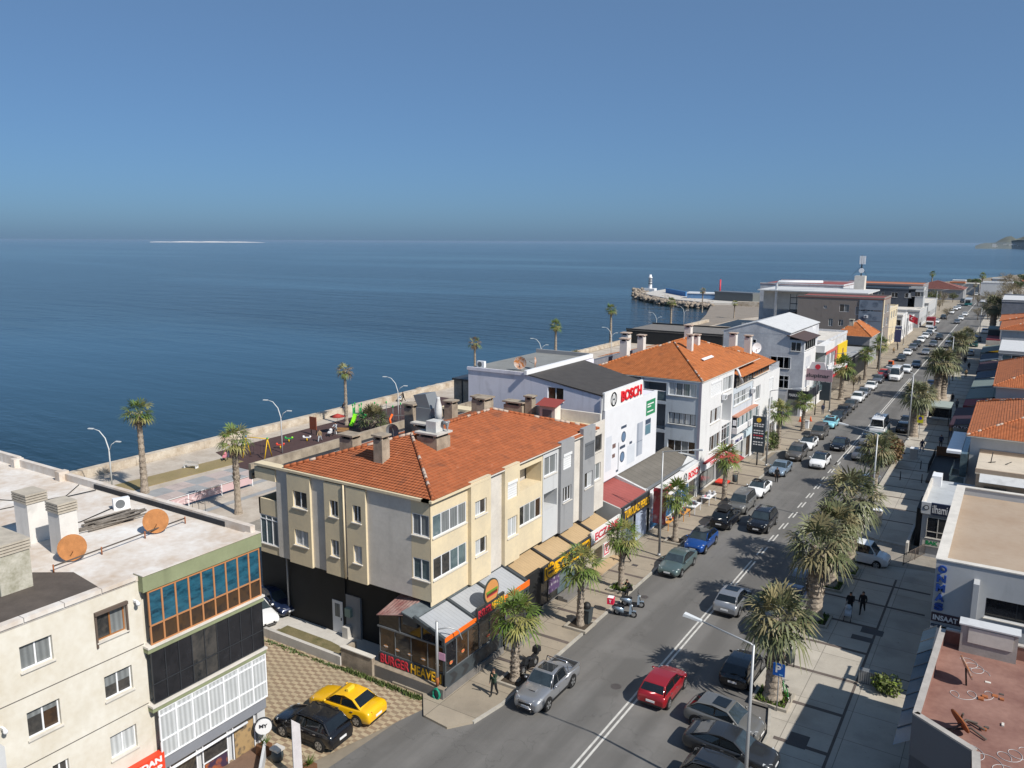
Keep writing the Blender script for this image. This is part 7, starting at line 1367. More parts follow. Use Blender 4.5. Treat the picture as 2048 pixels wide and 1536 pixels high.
o = part(T, 'front_parapet', lambda mb: mb.fbox(FR_, 34.3, 40.4, .5, 1.5, -.12, .0, M_CHAR)); part(o, 'arrow_panel', lambda mb: [mb.face([FR_.P(u, .65, .01), FR_.P(u + .45, .65, .01), FR_.P(u + .8, 1.0, .01), FR_.P(u + .45, 1.35, .01), FR_.P(u, 1.35, .01), FR_.P(u + .35, 1.0, .01)], M_DARKF) for u in (34.8, 36.0, 37.2, 38.4, 39.4)])
w_ = window(T, FR_, (34.4, 40.3, 1.5, 3.5), 5, (), fm=M_GREYF, panes=[GL_SMOKE, GL_DARK, GL_BROWN], rec=.05, sill=False, name='glass_wall', fw=.05); part(w_, 'burger_decal', lambda mb: [(mb.disc(FR_.P(u, 2.0 + .2 * (i % 2), -.03), FR_.n, .16, .006, plain('bun'), 12, .11), mb.fbox(FR_, u - .16, u + .16, 1.98 + .2 * (i % 2), 2.03 + .2 * (i % 2), -.026, -.02, M_LETR)) for i, u in enumerate((35, 36.2, 38.9))])
window(T, FR_, (41.0, 43.5, .25, 3.4), 2, (), fm=M_GREYF, panes=[GL_DARK, GL_SMOKE], rec=.1, sill=False, name='entrance'); part(T, 'step', lambda mb: (mb.box(-26.3, -25.7, 40.8, 43.4, .1, .3, M_CONCD), mb.box(-26.3, -26.0, 40.8, 43.4, .3, .45, M_CONCD)))
def f(mb):
    for k in range(3):
        y0 = 34.3 + k * 3.13; slope(mb, (-26.25, y0 + .06, 3.72), (-26.25, y0 + 3.05, 3.72), (-28.35, y0 + 3.05, 4.46), (-28.35, y0 + .06, 4.46), M_SILV, .06)
part(T, 'louvre_roof', f); part(T, 'roof_beam', lambda mb: [mb.hexa([(-26.2, y - .1, 3.6), (-26.2, y + .1, 3.6), (-28.5, y + .1, 4.4), (-28.5, y - .1, 4.4), (-26.2, y - .1, 3.86), (-26.2, y + .1, 3.86), (-28.5, y + .1, 4.66), (-28.5, y - .1, 4.66)][::1], M_CHAR) for y in (34.3, 37.4, 40.5, 43.65)])
part(T, 'back_roof', lambda mb: slope(mb, (-28.4, 34.2, 4.5), (-28.4, 44.2, 4.5), (-29.4, 44.2, 4.72), (-29.4, 34.2, 4.72), mat('grey_sheet', (.12, .14, .15), .7, var=.25, vs=2), .08)); part(T, 'red_roof', lambda mb: slope(mb, (-31.4, 34.2, 4.0), (-29.35, 34.2, 4.5), (-29.35, 36.7, 4.9), (-31.4, 36.7, 4.5), mat('red_corrugated', (.20, .028, .03), .7, var=.15, kind='corr', col2=(.40, .30, .26)), .05))
part(T, 'roof_gap', lambda mb: mb.hexa([(-29.4, 34.3, 3.9), (-28.3, 34.3, 3.9), (-28.3, 36, 3.9), (-29.4, 36, 3.9), (-29.4, 34.3, 4.6), (-28.3, 34.3, 4.4), (-28.3, 36, 4.4), (-29.4, 36, 4.6)], M_CHAR))
o = part(T, 'orange_fascia', lambda mb: (mb.fbox(FR_, 34.25, 37.4, 3.6, 3.86, .06, .12, M_ORG), mb.fbox(FR_, 40.45, 43.7, 3.6, 4.0, .06, .12, M_ORG), mb.fbox(FR_, 34.2, 43.7, 3.4, 3.6, -.1, .1, M_CHAR))); [part(T, 'post', lambda mb: mb.fbox(FR_, u - .06, u + .06, .2, 3.5, -.1, .06, M_CHAR)) for u in (34.36, 40.4, 43.6)]
o = part(T, 'front_sign', lambda mb: mb.fbox(FR_, 37.4, 40.45, 3.62, 4.42, .05, .2, M_DARKF)); ftext('BURGER', o, M_LETR, FR_, (37.5, 38.95, 3.75, 4.25), .2, bold=.012); ftext('HEAVEN', o, M_LETY, FR_, (39.0, 40.4, 3.75, 4.25), .2, bold=.012)
def f(mb):
    c = FR_.P(39.0, 5.0, .1); mb.disc(c, (1, 0, 0), .82, .08, plain('emblem_dark', (.05, .06, .05), .6), 24)
    c2 = FR_.P(39.0, 5.0, .185); mb.disc(c2, (1, 0, 0), .74, .01, M_ORG if 0 else plain('bun'), 24)
    mb.fbox(FR_, 38.38, 39.62, 4.98, 5.12, .19, .22, plain('lettuce', (.12, .25, .03), .6)); mb.fbox(FR_, 38.42, 39.58, 4.82, 4.98, .19, .23, plain('patty', (.10, .035, .015), .7)); mb.fbox(FR_, 38.45, 39.55, 4.74, 4.82, .19, .22, M_LETR)
part(T, 'burger_emblem', f)
# ================================================================ restaurant with yellow sign and tan canopy
FY = Fr((-27.0, 0), (0, 1), (1, 0)); T = bld('corner_cafe', 'cafe with tan louvred canopy and yellow shop sign', (-27, 46, 0), 'restaurant'); M_TAN = mat('tan_louvre', (.40, .285, .16), .7, var=.08, kind='planks', vs=1.5)
def f(mb):
    for k, (y0, y1) in enumerate(((44.6, 48.1), (48.35, 51.7), (51.95, 55.0), (55.25, 58.2))): slope(mb, (-27.1, y0, 3.5), (-27.1, y1, 3.5), (-29.45, y1, 4.36), (-29.45, y0, 4.36), M_TAN, .06)
part(T, 'canopy', f); part(T, 'canopy_beam', lambda mb: [mb.hexa([(-27, y, 3.35), (-27, y + .22, 3.35), (-29.5, y + .22, 4.25), (-29.5, y, 4.25), (-27, y, 3.62), (-27, y + .22, 3.62), (-29.5, y + .22, 4.5), (-29.5, y, 4.5)], M_DARKF) for y in (44.35, 48.12, 51.72, 55.02)])
part(T, 'back_roof', lambda mb: slope(mb, (-29.45, 44.3, 4.42), (-29.45, 59, 4.42), (-30.1, 59, 4.6), (-30.1, 44.3, 4.6), mat('grey_sheet'), .08)); part(T, 'side_wall', lambda mb: (mb.box(-29.4, -27.0, 44.35, 44.5, .1, 3.5, GL_SMOKE), mb.box(-27.2, -26.95, 44.3, 46.6, .1, 3.6, M_BLACKW), mb.box(-29, -27.3, 46, 54, -.1, .3, M_CONCD), mb.box(-29.3, -29.1, 44.5, 58.2, 0, 4.2, M_BLACKW)))
o = part(T, 'yellow_sign', lambda mb: (mb.fbox(FY, 46.6, 54.1, 2.45, 3.62, .0, .22, M_DARKF), mb.fbox(FY, 46.75, 53.95, 2.6, 3.54, .22, .235, plain('sign_amber', (.76, .40, .005), .5)))); part(o, 'burger_emblem', lambda mb: (mb.disc(FY.P(47.6, 3.2, .235), FY.n, .66, .03, M_DARKF, 22), mb.disc(FY.P(47.6, 3.2, .265), FY.n, .58, .012, plain('sign_amber'), 22), mb.fbox(FY, 47.2, 48.0, 3.28, 3.46, .277, .29, M_DARKF), mb.fbox(FY, 47.2, 48.0, 2.95, 3.13, .277, .29, M_DARKF))); ftext('YUMMY', o, M_DARKF, FY, (48.6, 53.6, 2.78, 3.36), .236, bold=.05)
w_ = window(T, FY, (46.75, 53.9, .3, 2.45), 5, (), fm=M_DARKF, panes=[GL_DARK, GL_SMOKE, GL_TEAL], rec=.3, sill=False, name='shop_window'); part(w_, 'poster', lambda mb: mb.fbox(FY, 48.2, 49.9, .9, 2.3, -.3, -.27, mat('poster_menu', (.5, .48, .5), .5, vs=3.5, kind='poster', col2=(.08, .05, .12)))); part(T, 'step', lambda mb: (mb.box(-27, -26.2, 49.2, 53.4, .1, .35, M_CONCD), mb.box(-27, -26.55, 49.2, 53.4, .35, .5, M_CONCD)))
# ================================================================ pharmacy
T = bld('pharmacy', 'pharmacy front with white sign, red lettering and beige corrugated wall', (-27, 57, 0), 'shop'); M_CORB = mat('beige_corrugated', (.36, .33, .26), .7, var=.1, kind='corr')
o = part(T, 'sign_board', lambda mb: mb.fbox(FY, 54.25, 59.65, 2.78, 3.82, .02, .16, plain('sign_white', (.66, .65, .64), .6))); ftext('ECZANE', o, plain('letter_crimson', (.50, .04, .07), .5), FY, (54.9, 59.3, 2.95, 3.6), .16, bold=.03)
def f(mb): q = [(-28.3, 54.3, .1), (-27.2, 59.8, .1), (-27.2, 59.8, 2.8), (-28.3, 54.3, 2.8)]; mb.face(q, M_CORB, [(0, 0), (5.6, 0), (5.6, 2.7), (0, 2.7)])
part(T, 'corrugated_wall', f); part(T, 'awning_edge', lambda mb: mb.box(-28.3, -26.9, 54.2, 59.6, 2.66, 2.76, plain('copper_edge', (.42, .25, .17), .6))); o = part(T, 'e_sign', lambda mb: (mb.box(-26.95, -26.85, 56.6, 57.7, 1.0, 2.15, M_LETW), mb.box(-26.85, -26.84, 56.7, 57.6, 1.1, 2.05, plain('letter_crimson')), mb.box(-26.84, -26.835, 56.83, 57.47, 1.23, 1.92, M_LETW))); ftext('E', o, plain('letter_crimson'), FY, (56.97, 57.33, 1.36, 1.8), .165, bold=.05, depth=.008); part(T, 'post', lambda mb: mb.cone((-26.8, 59.6), .1, 3.0, .05, .05, M_FRAME, 8)); part(T, 'threshold', lambda mb: mb.box(-27.4, -26.3, 54.3, 59.5, .13, .16, mat('tan_tile', (.42, .31, .19), .8, var=.1)))
# ================================================================ curtain shop with red roof
T = bld('curtain_shop', 'low curtain shop with dusty red metal roof and black sign', (-27, 63, 0), 'shop'); M_REDM = mat('red_metal_roof', (.29, .075, .065), .7, var=.1, kind='planks', vs=1, sc=(.55, 1, 1))
part(T, 'roof', lambda mb: slope(mb, (-27.0, 60.1, 4.05), (-27.0, 65.9, 4.05), (-30.9, 65.9, 4.95), (-30.9, 60.1, 4.95), M_REDM, .08)); part(T, 'side_wall', lambda mb: (mb.hexa([(-31, 59.9, 2.8), (-26.9, 59.9, 2.8), (-26.9, 60.08, 2.8), (-31, 60.08, 2.8), (-31, 59.9, 5.15), (-26.9, 59.9, 4.15), (-26.9, 60.08, 4.15), (-31, 60.08, 5.15)], plain('pale_grey_panel', (.40, .40, .38), .7)), mb.box(-31, -30.9, 60, 66, 0, 4.9, M_LGREY), mb.box(-28.2, -28, 60, 66, 0, 4, M_GREYW)))
FT = Fr((-26.9, 0), (0, 1), (1, 0)); o = part(T, 'sign_board', lambda mb: mb.fbox(FT, 59.95, 65.95, 2.9, 4.25, -.05, .1, M_DARKF)); ftext('TURKUAZ PERDE', o, M_LETY, FT, (60.4, 65.8, 3.1, 3.8), .1, bold=.012); ftext('home', o, M_LETW, FT, (60.4, 61.6, 3.86, 4.08), .1, shear=.3, depth=.01)
w_ = window(T, FT, (60.1, 64.4, .2, 2.85), 3, (), fm=M_POLE, panes=[GL_TEAL, GL_DARK, GL_CURT], rec=.25, sill=False, name='shop_window'); part(T, 'curtain_display', lambda mb: mb.face([(-26.95, 63.2, .2), (-26.95, 65.6, .2), (-26.95, 65.6, 2.85), (-26.95, 63.2, 2.85)], mat('blue_curtain', (.32, .38, .50), .7, var=.3, vs=2, kind='fold'), [(0, 0), (2.4, 0), (2.4, 2.6), (0, 2.6)]))
totem(1317, 1075, 1.15, 1.35, 4.6, mat('poster_pale', (.50, .47, .50), .5, vs=1.4, kind='poster', col2=(.25, .04, .05)), 'illuminated poster panel with red figure beside the black sign', [('FIS', -.12, .93, .2, M_LETR)])
# ================================================================ appliance shop and lilac house
T = bld('lilac_house', 'lilac white house with dark corrugated roof and huge appliance billboard', (-30.4, 63, 0)); M_LILAC = mat('lilac_wall', (.66, .65, .72), .85, var=.06, vs=.6, kind='worn', bump=.08); M_DCORR = mat('dark_corrugated', (.055, .05, .047), .75, var=.2, kind='corr')
FL = Fr((-30.4, 62.8), (-1, 0), (0, -1)); hw = (3.82, 5.48, 12.12, 13.4)
def f(mb):
    wall(mb, FL, 0, 3.6, 4, 13.05, [], M_LILAC); wall(mb, FL, 3.6, 7.4, 4, 13.6, [hw], M_LILAC); wall(mb, FL, 7.4, 14.4, 4, 14.3, [], M_LILAC); mb.box(-44.8, -37.8, 62.95, 76, 4, 14.25, M_LILAC); mb.box(-37.8, -30.5, 63.02, 71.4, 3, 12.9, M_LILAC), mb.box(-37.8, -30.5, 71.4, 75.3, 3, 11.6, M_LILAC)
    mb.face([(-34, 62.8, 13.05), (-30.4, 62.8, 13.05), (-34, 62.8, 13.6)], M_LILAC); mb.face([(-37.8, 62.8, 13.6), (-34, 62.8, 13.6), (-37.8, 62.8, 14.3)], M_LILAC)
part(T, 'wall', f); window(T, FL, hw, 2, (), fm=M_FRAME, panes=[GL_BROWN], rec=.1)
part(T, 'band', lambda mb: mb.fbox(FL, .1, 7.4, 9.5, 9.75, -.05, .1, M_LGREY)); part(T, 'corrugated_roof', lambda mb: slope(mb, (-30.3, 62.72, 13.2), (-30.3, 71.6, 13.2), (-37.9, 74.0, 14.35), (-37.9, 62.72, 14.35), M_DCORR, .1)); part(T, 'fascia', lambda mb: (mb.hexa([(-38.2, 62.4, 14.35), (-37.9, 62.4, 14.35), (-37.9, 76, 14.35), (-38.2, 76, 14.35), (-38.2, 62.4, 14.75), (-37.9, 62.4, 14.75), (-37.9, 76, 14.75), (-38.2, 76, 14.75)], M_FRAME)))
part(T, 'flat_roof', lambda mb: (mb.box(-44.8, -38.2, 62.8, 76, 14.3, 14.4, mat('grey_roof_coat', (.20, .205, .20), .9, var=.15, vs=.6, kind='worn')), mb.box(-44.8, -38.2, 75.7, 76, 14.4, 14.8, M_GREYW), mb.box(-44.9, -38.2, 62.7, 62.85, 14.2, 14.5, M_LILAC))); part(T, 'glass_balcony', lambda mb: (mb.box(-47, -44.85, 63.4, 68, 9, 12.9, GL_TEAL), mb.box(-47.1, -44.8, 63.2, 68.2, 12.9, 13.1, M_DARKF), mb.box(-47, -44.85, 63.3, 63.38, 9.6, 9.7, M_DARKF), mb.box(-46, -45.94, 63.3, 63.38, 9, 12.9, M_DARKF)))
part(T, 'downpipe', lambda mb: mb.tube([(-30.3, 62.7, 4.8), (-30.3, 62.7, 12.9)], .06, M_POLE, 6))
FBB = Fr((-30.3, 0), (0, 1), (1, 0)); o = part(T, 'upper_sign', lambda mb: mb.fbox(FBB, 63.0, 71.5, 11.75, 13.35, -.1, .12, M_LETW)); M_BOSR = plain('brand_red', (.62, .012, .02), .45); ftext('BOSCH', o, M_BOSR, FBB, (66.4, 71.0, 12.0, 13.0), .12, bold=.02, depth=.12)
def boschlogo(par, F_, u, z, r, d):
    def f(mb):
        n = 28; rows = [[F_.P(u + rr * r * math.cos(a), z + rr * r * math.sin(a), d + .02) for a in [k * 2 * math.pi / n for k in range(n)]] for rr in (.8, 1.0)]
        mb.grid(rows, M_GREYF, closed=True, smooth=False); mb.grid(rows, M_GREYF, closed=True, smooth=False, flip=True)
        for s in (-1, 1): mb.fbox(F_, u + s * r * .36 - r * .10, u + s * r * .36 + r * .10, z - r * .68, z + r * .68, d, d + .03, M_GREYF)
        mb.fbox(F_, u - r * .3, u + r * .3, z - r * .10, z + r * .10, d, d + .03, M_GREYF)
    part(par, 'round_logo', f)
boschlogo(o, FBB, 64.9, 12.5, .66, .12)
FBB2 = Fr((-30.25, 0), (0, 1), (1, 0)); o = part(T, 'billboard', lambda mb: mb.fbox(FBB2, 63.1, 75.2, 5.15, 11.75, -.1, .1, plain('billboard_white', (.66, .67, .70), .5))); M_APG = plain('print_grey', (.36, .39, .45), .5); M_APD = plain('print_dark', (.05, .07, .11), .4); M_APB = plain('print_blue', (.12, .19, .30), .4)
part(o, 'green_panel', lambda mb: mb.fbox(FBB2, 72.4, 74.7, 9.55, 11.05, .1, .112, plain('print_green', (.03, .22, .10), .5)))
part(o, 'green_panel_lettering', lambda mb: [mb.fbox(FBB2, 72.7, 72.7 + l, z, z + .12, .112, .118, M_LETW) for z, l in ((10.6, 1.6), (10.35, .9), (9.85, 1.5))])
def f(mb):
    for u, z in ((67.2, 8.65), (67.0, 6.75)):
        mb.fbox(FBB2, u - .62, u + .62, z - .95, z + 1.0, .1, .106, plain('print_white', (.7, .71, .74), .5)); mb.disc(FBB2.P(u, z - .1, .106), FBB2.n, .52, .006, M_APD, 24); mb.disc(FBB2.P(u, z - .1, .112), FBB2.n, .40, .006, M_APB, 24); mb.fbox(FBB2, u - .6, u + .6, z + .72, z + .98, .106, .112, M_APD)
part(o, 'washing_machine_print', f)
part(o, 'fridge_print', lambda mb: (mb.fbox(FBB2, 70.3, 71.7, 5.9, 9.2, .1, .106, M_APG), mb.fbox(FBB2, 70.3, 70.75, 5.9, 9.2, .106, .11, plain('print_shade', (.27, .30, .36), .5)), mb.fbox(FBB2, 70.3, 71.7, 7.3, 7.34, .11, .114, M_APD), mb.fbox(FBB2, 68.1, 69.9, 5.6, 7.4, .1, .106, plain('print_pale', (.55, .58, .63), .5)), mb.fbox(FBB2, 63.4, 64.6, 6.0, 9.2, .1, .106, plain('print_pale'))))
part(o, 'oven_print', lambda mb: (mb.fbox(FBB2, 72.3, 73.7, 7.6, 9.2, .1, .106, M_APG), mb.fbox(FBB2, 72.35, 73.65, 7.65, 8.6, .106, .112, plain('print_teal', (.10, .19, .24), .4)), mb.fbox(FBB2, 72.35, 73.65, 8.7, 9.15, .106, .112, M_APD))); part(o, 'small_appliance_print', lambda mb: (mb.fbox(FBB2, 64.8, 65.5, 7.9, 8.3, .1, .106, plain('print_brown', (.16, .10, .09), .5)), mb.fbox(FBB2, 64.8, 65.4, 7.0, 7.35, .1, .106, plain('print_brown')), mb.fbox(FBB2, 66.1, 66.2, 5.6, 8.2, .1, .106, M_APD), mb.fbox(FBB2, 65.7, 66.2, 5.45, 5.65, .1, .108, M_APD), mb.fbox(FBB2, 68.6, 69.2, 7.5, 7.75, .1, .106, M_APD)))
acunit(-43.8, 63.6, 14.4, 'white air conditioner on the grey flat roof edge', 0); M_DISHO = mat('dish_orange_white', (.62, .60, .56), .6, vs=3, var=.1, kind='blotch', col2=(.45, .16, .04)); dish(-39.6, 64.0, 14.4, 'orange and white satellite dish on the grey flat roof', M_DISHO, .62, 200); dish(-38.9, 65.6, 14.4, 'tilted edge-on satellite dish on the grey flat roof', M_DISHO, .5, 120)
T = bld('appliance_shop', 'low appliance shop with dark sheet roof and white sign board', (-27, 72, 0), 'shop'); FLb = Fr((-26.7, 0), (0, 1), (1, 0)); part(T, 'roof', lambda mb: slope(mb, (-27.5, 66.0, 4.05), (-27.5, 78.9, 4.05), (-30.4, 78.9, 5.05), (-30.4, 66.0, 5.05), mat('grey_brown_sheet', (.125, .115, .10), .85, var=.2, vs=1, kind='planks', sc=(.3, 1, 1)), .1)); part(T, 'gutter', lambda mb: (mb.hexa([(-30.5, 65.92, 4.9), (-27.3, 65.92, 3.9), (-27.3, 66.2, 3.9), (-30.5, 66.2, 4.9), (-30.5, 65.92, 5.2), (-27.3, 65.92, 4.2), (-27.3, 66.2, 4.2), (-30.5, 66.2, 5.2)], M_LGREY), mb.hexa([(-27.5, 66.3, 4.0), (-27.2, 66.3, 4.0), (-27.2, 79, 4.0), (-27.5, 79, 4.0), (-27.5, 66.3, 4.1), (-27.2, 66.3, 4.1), (-27.2, 79, 4.1), (-27.5, 79, 4.1)], M_GREYF)))
o = part(T, 'sign_board', lambda mb: (mb.box(-27.2, -26.7, 66.2, 79.3, 2.45, 3.9, plain('sign_white')), mb.hexa([(-27.2, 74.5, 3.95), (-26.75, 74.5, 3.9), (-26.75, 79.3, 3.9), (-28.1, 79.3, 4.35), (-27.2, 74.5, 4.0), (-26.75, 74.5, 3.94), (-26.75, 79.3, 3.94), (-28.1, 79.3, 4.4)], M_LGREY))); ftext('BOSCH', o, M_BOSR, FLb, (75.7, 79.0, 2.75, 3.5), .0, bold=.02); boschlogo(o, FLb, 74.8, 3.15, .52, .0); ftext('mayam', o, plain('letter_rose', (.62, .05, .09), .5), FLb, (68.0, 72.6, 2.75, 3.6), .0, bold=.03)
w_ = window(T, FLb, (66.4, 78.6, .2, 2.4), 6, (), fm=M_FRAME, panes=[GL_DARK, plain('shop_blue', (.03, .10, .22), .15), GL_CURT], rec=.25, sill=False, name='shop_window'); part(T, 'side_wall', lambda mb: (mb.box(-30.4, -26.8, 78.6, 78.85, 0, 4, M_LGREY), mb.box(-30.4, -27.2, 66.2, 66.35, 0, 4.2, M_LGREY)))
def stall(x, y, label, wood, seed, L_=1.8):
    Tt = thing('display_table', label, 'table', (x, y, KH), 0, 'display tables outside the shops'); part(Tt, 'table_top', lambda b: b.box(x - .45, x + .45, y - L_ / 2, y + L_ / 2, .85, .9, wood))
    for dx in (-.38, .38):
        for dy in (-L_ / 2 + .08, L_ / 2 - .08): part(Tt, 'leg', lambda b: b.box(x + dx - .03, x + dx + .03, y + dy - .03, y + dy + .03, KH, .85, wood))
    rs = random.Random(seed)
    for k in range(9): a, b_, h = x + rs.uniform(-.35, .35), y + rs.uniform(-L_ / 2 + .15, L_ / 2 - .15), rs.uniform(.08, .3); mb = MB(); mb.box(a - .1, a + .1, b_ - .12, b_ + .12, .9, .9 + h, rs.choice([CLOTH[c] for c in ('red', 'pink', 'white', 'navy', 'grey', 'pale')])); single(mb, 'goods_box', 'small box of goods on an outdoor display table', 'goods', (a, b_, .9), 'goods on the display tables')
M_ORW = mat('orange_wood', (.55, .25, .05), .7, var=.15); stall(-25.6, 71.5, 'orange wooden display bench by the homeware shop', M_ORW, 1); stall(-25.9, 68.3, 'orange wooden display bench beside the poster panel', M_ORW, 2); stall(-25.4, 74.0, 'white display table behind the palm', M_FRAME, 3); stall(-25.1, 77.6, 'white display table heaped with striped goods', M_FRAME, 4, 2.2)
mb = MB(); q = G(1448, 962, .6); mb.hexa([(q.x - .8, q.y - .7, .45), (q.x + .5, q.y - .7, .45), (q.x + .5, q.y + .7, .45), (q.x - .8, q.y + .7, .45), (q.x - .8, q.y - .7, .6), (q.x + .5, q.y - .7, .55), (q.x + .5, q.y + .7, .55), (q.x - .8, q.y + .7, .6)], plain('red_table', (.65, .05, .03), .5)); [mb.box(q.x + a - .03, q.x + a + .03, q.y + b - .03, q.y + b + .03, KH, .46, M_BLK) for a in (-.7, .4) for b in (-.6, .6)]; single(mb, 'low_table', 'low bright red table outside the dark shop window', 'table', (q.x, q.y, KH))
# ================================================================ grey corner apartment house
T = bld('apartment_house', 'grey and white corner apartment house with bright orange roof', (-26.85, 79, 0)); FGS = Fr((-26.85, 79), (-1, 0), (0, -1)); FGF = Fr((-26.85, 0), (0, 1), (1, 0)); M_BLG = mat('blue_grey_wall', (.46, .505, .55), .85, var=.05, vs=.6, kind='worn', bump=.08); M_WHT = mat('white_wall', (.62, .62, .62), .85, var=.05, vs=.7, kind='worn', bump=.08)
face(FGS, 0, 3.85, 2.5, 12.25, 0, M_BLG, [dict(r=(.5, 3.6, 10.65, 12.0), n=4, p=[GL_WHITE, GL_WHITE, GL_CURT]), dict(r=(.5, 3.5, 7.6, 8.8), n=5, p=[GL_WHITE], fm=M_DARKF), dict(r=(.45, 3.5, 4.5, 5.85), n=4, p=[GL_CURT, GL_DARK, GL_BROWN])])
part(T, 'loggia', lambda mb: (mb.box(-33.4, -30.7, 80.6, 80.8, 2, 12.2, M_GREYW), [mb.box(-33.4, -30.7, 79.0, 80.7, z - .35, z, M_BLG) for z in (3.9, 6.8, 9.9, 12.2)], mb.box(-33.6, -33.3, 79, 90, 2, 12.2, M_BLG), mb.box(-33.3, -30.72, 79.05, 79.12, 10.0, 10.9, GL_TEAL), mb.box(-33.3, -30.72, 79.03, 79.15, 10.9, 10.97, M_FRAME))); part(T, 'loggia_railing', lambda mb: [mb.box(-33.3 + k * .16, -33.27 + k * .16, 79.06, 79.09, 6.8, 7.75, M_DARKF) for k in range(16)]); part(T, 'corner_band', lambda mb: (mb.box(-27.1, -26.84, 78.93, 79.0, 2.5, 12.25, plain('mauve_grey', (.24, .23, .28), .7))))
face(FGF, 79, 90, 2.6, 12.25, 0, M_WHT, [dict(r=(82.0, 85.6, 10.2, 11.8), k='s'), dict(r=(86.0, 89.4, 10.1, 11.7), n=3, p=[GL_CURT, GL_WHITE]), dict(r=(82.2, 85.6, 7.2, 8.75), n=4, p=[GL_WHITE, GL_BROWN]), dict(r=(86.1, 89.5, 6.3, 9.5, 1.3), k='open'), dict(r=(82.3, 85.9, 4.05, 5.8), n=4, p=[GL_DARK, GL_CURT, GL_BROWN]), dict(r=(86.4, 89.6, 3.4, 6.2), n=3, rows=(.35, .85), p=[GL_TEAL, GL_DARK])])
part(T, 'core', lambda mb: (mb.box(-40, -28.5, 80.9, 90, 0, 12.2, M_BLG), mb.box(-40, -33.6, 79.2, 81, 3, 12.1, M_GREYW), mb.box(-28.5, -26.95, 79.1, 90, 2.3, 2.6, M_WHT), mb.box(-30.7, -28.5, 79.25, 80.9, 2, 12.2, M_BLG))); o = part(T, 'shop_sign', lambda mb: mb.fbox(FGF, 80.6, 89.8, 2.5, 3.3, 0, .2, M_FRAME)); ftext('TANTUNI EVI', o, M_LETR, FGF, (82.2, 88.5, 2.65, 3.1), .2, bold=.03); part(T, 'sign_edge', lambda mb: mb.fbox(FGF, 80.4, 90, 3.3, 3.42, 0, .35, plain('awning_red', (.30, .03, .035), .7))); window(T, FGF, (80.2, 84.6, .5, 2.2), 2, (), fm=M_DARKF, panes=[GL_CURT, GL_WHITE], rec=.1, name='shop_window'); part(T, 'shop_wall', lambda mb: mb.fbox(FGF, 79, 90, 0, 2.5, -.6, -.25, M_GREYW)); part(T, 'awning', lambda mb: slope(mb, (-25.0, 85.6, 2.15), (-25.0, 89.6, 2.15), (-26.8, 89.6, 2.8), (-26.8, 85.6, 2.8), plain('awning_red'), .05))
roof_hip(T, -40.2, -26.9, 79.1, 100, 12.35, 15.1, 88.2, 93, M_TILE2, .16, -33.6)
for (x, y, z, h, w_) in ((-31.6, 88.2, 14.4, 1.4, .6), (-32.2, 92, 14.4, 1.0, .7), (-38.3, 85, 12.8, 2.4, .9), (-34.5, 95.5, 14.2, 1.9, .8), (-38.8, 91, 13, 2, .8), (-41.8, 93, 12.5, 2.4, 1.0)): chimney(T, x, y, z, w_, w_, h, M_CHIMW, M_MORT)
part(T, 'skylight_strip', lambda mb: mb.hexa([(-29.5, 86.2, 13.62), (-29.2, 86.2, 13.5), (-29.2, 89.6, 13.5), (-29.5, 89.6, 13.62), (-29.5, 86.2, 13.7), (-29.2, 86.2, 13.58), (-29.2, 89.6, 13.58), (-29.5, 89.6, 13.7)], M_FRAME)); part(T, 'fallen_fascia', lambda mb: mb.tube([(-26.6, 90.3, 12.2), (-26.4, 92, 10.4)], .16, M_FRAME, 4))
acunit(-26.6, 86.0, 9.4, 'air conditioner on the white corner apartment front', 90); acunit(-26.6, 90.6, 5.6, 'air conditioner low on the blue grey middle house', 90); acunit(-26.6, 97.5, 8.3, 'air conditioner beside the glazed attic', 90); acunit(-26.6, 99.2, 6.0, 'air conditioner on the white narrow house', 90)
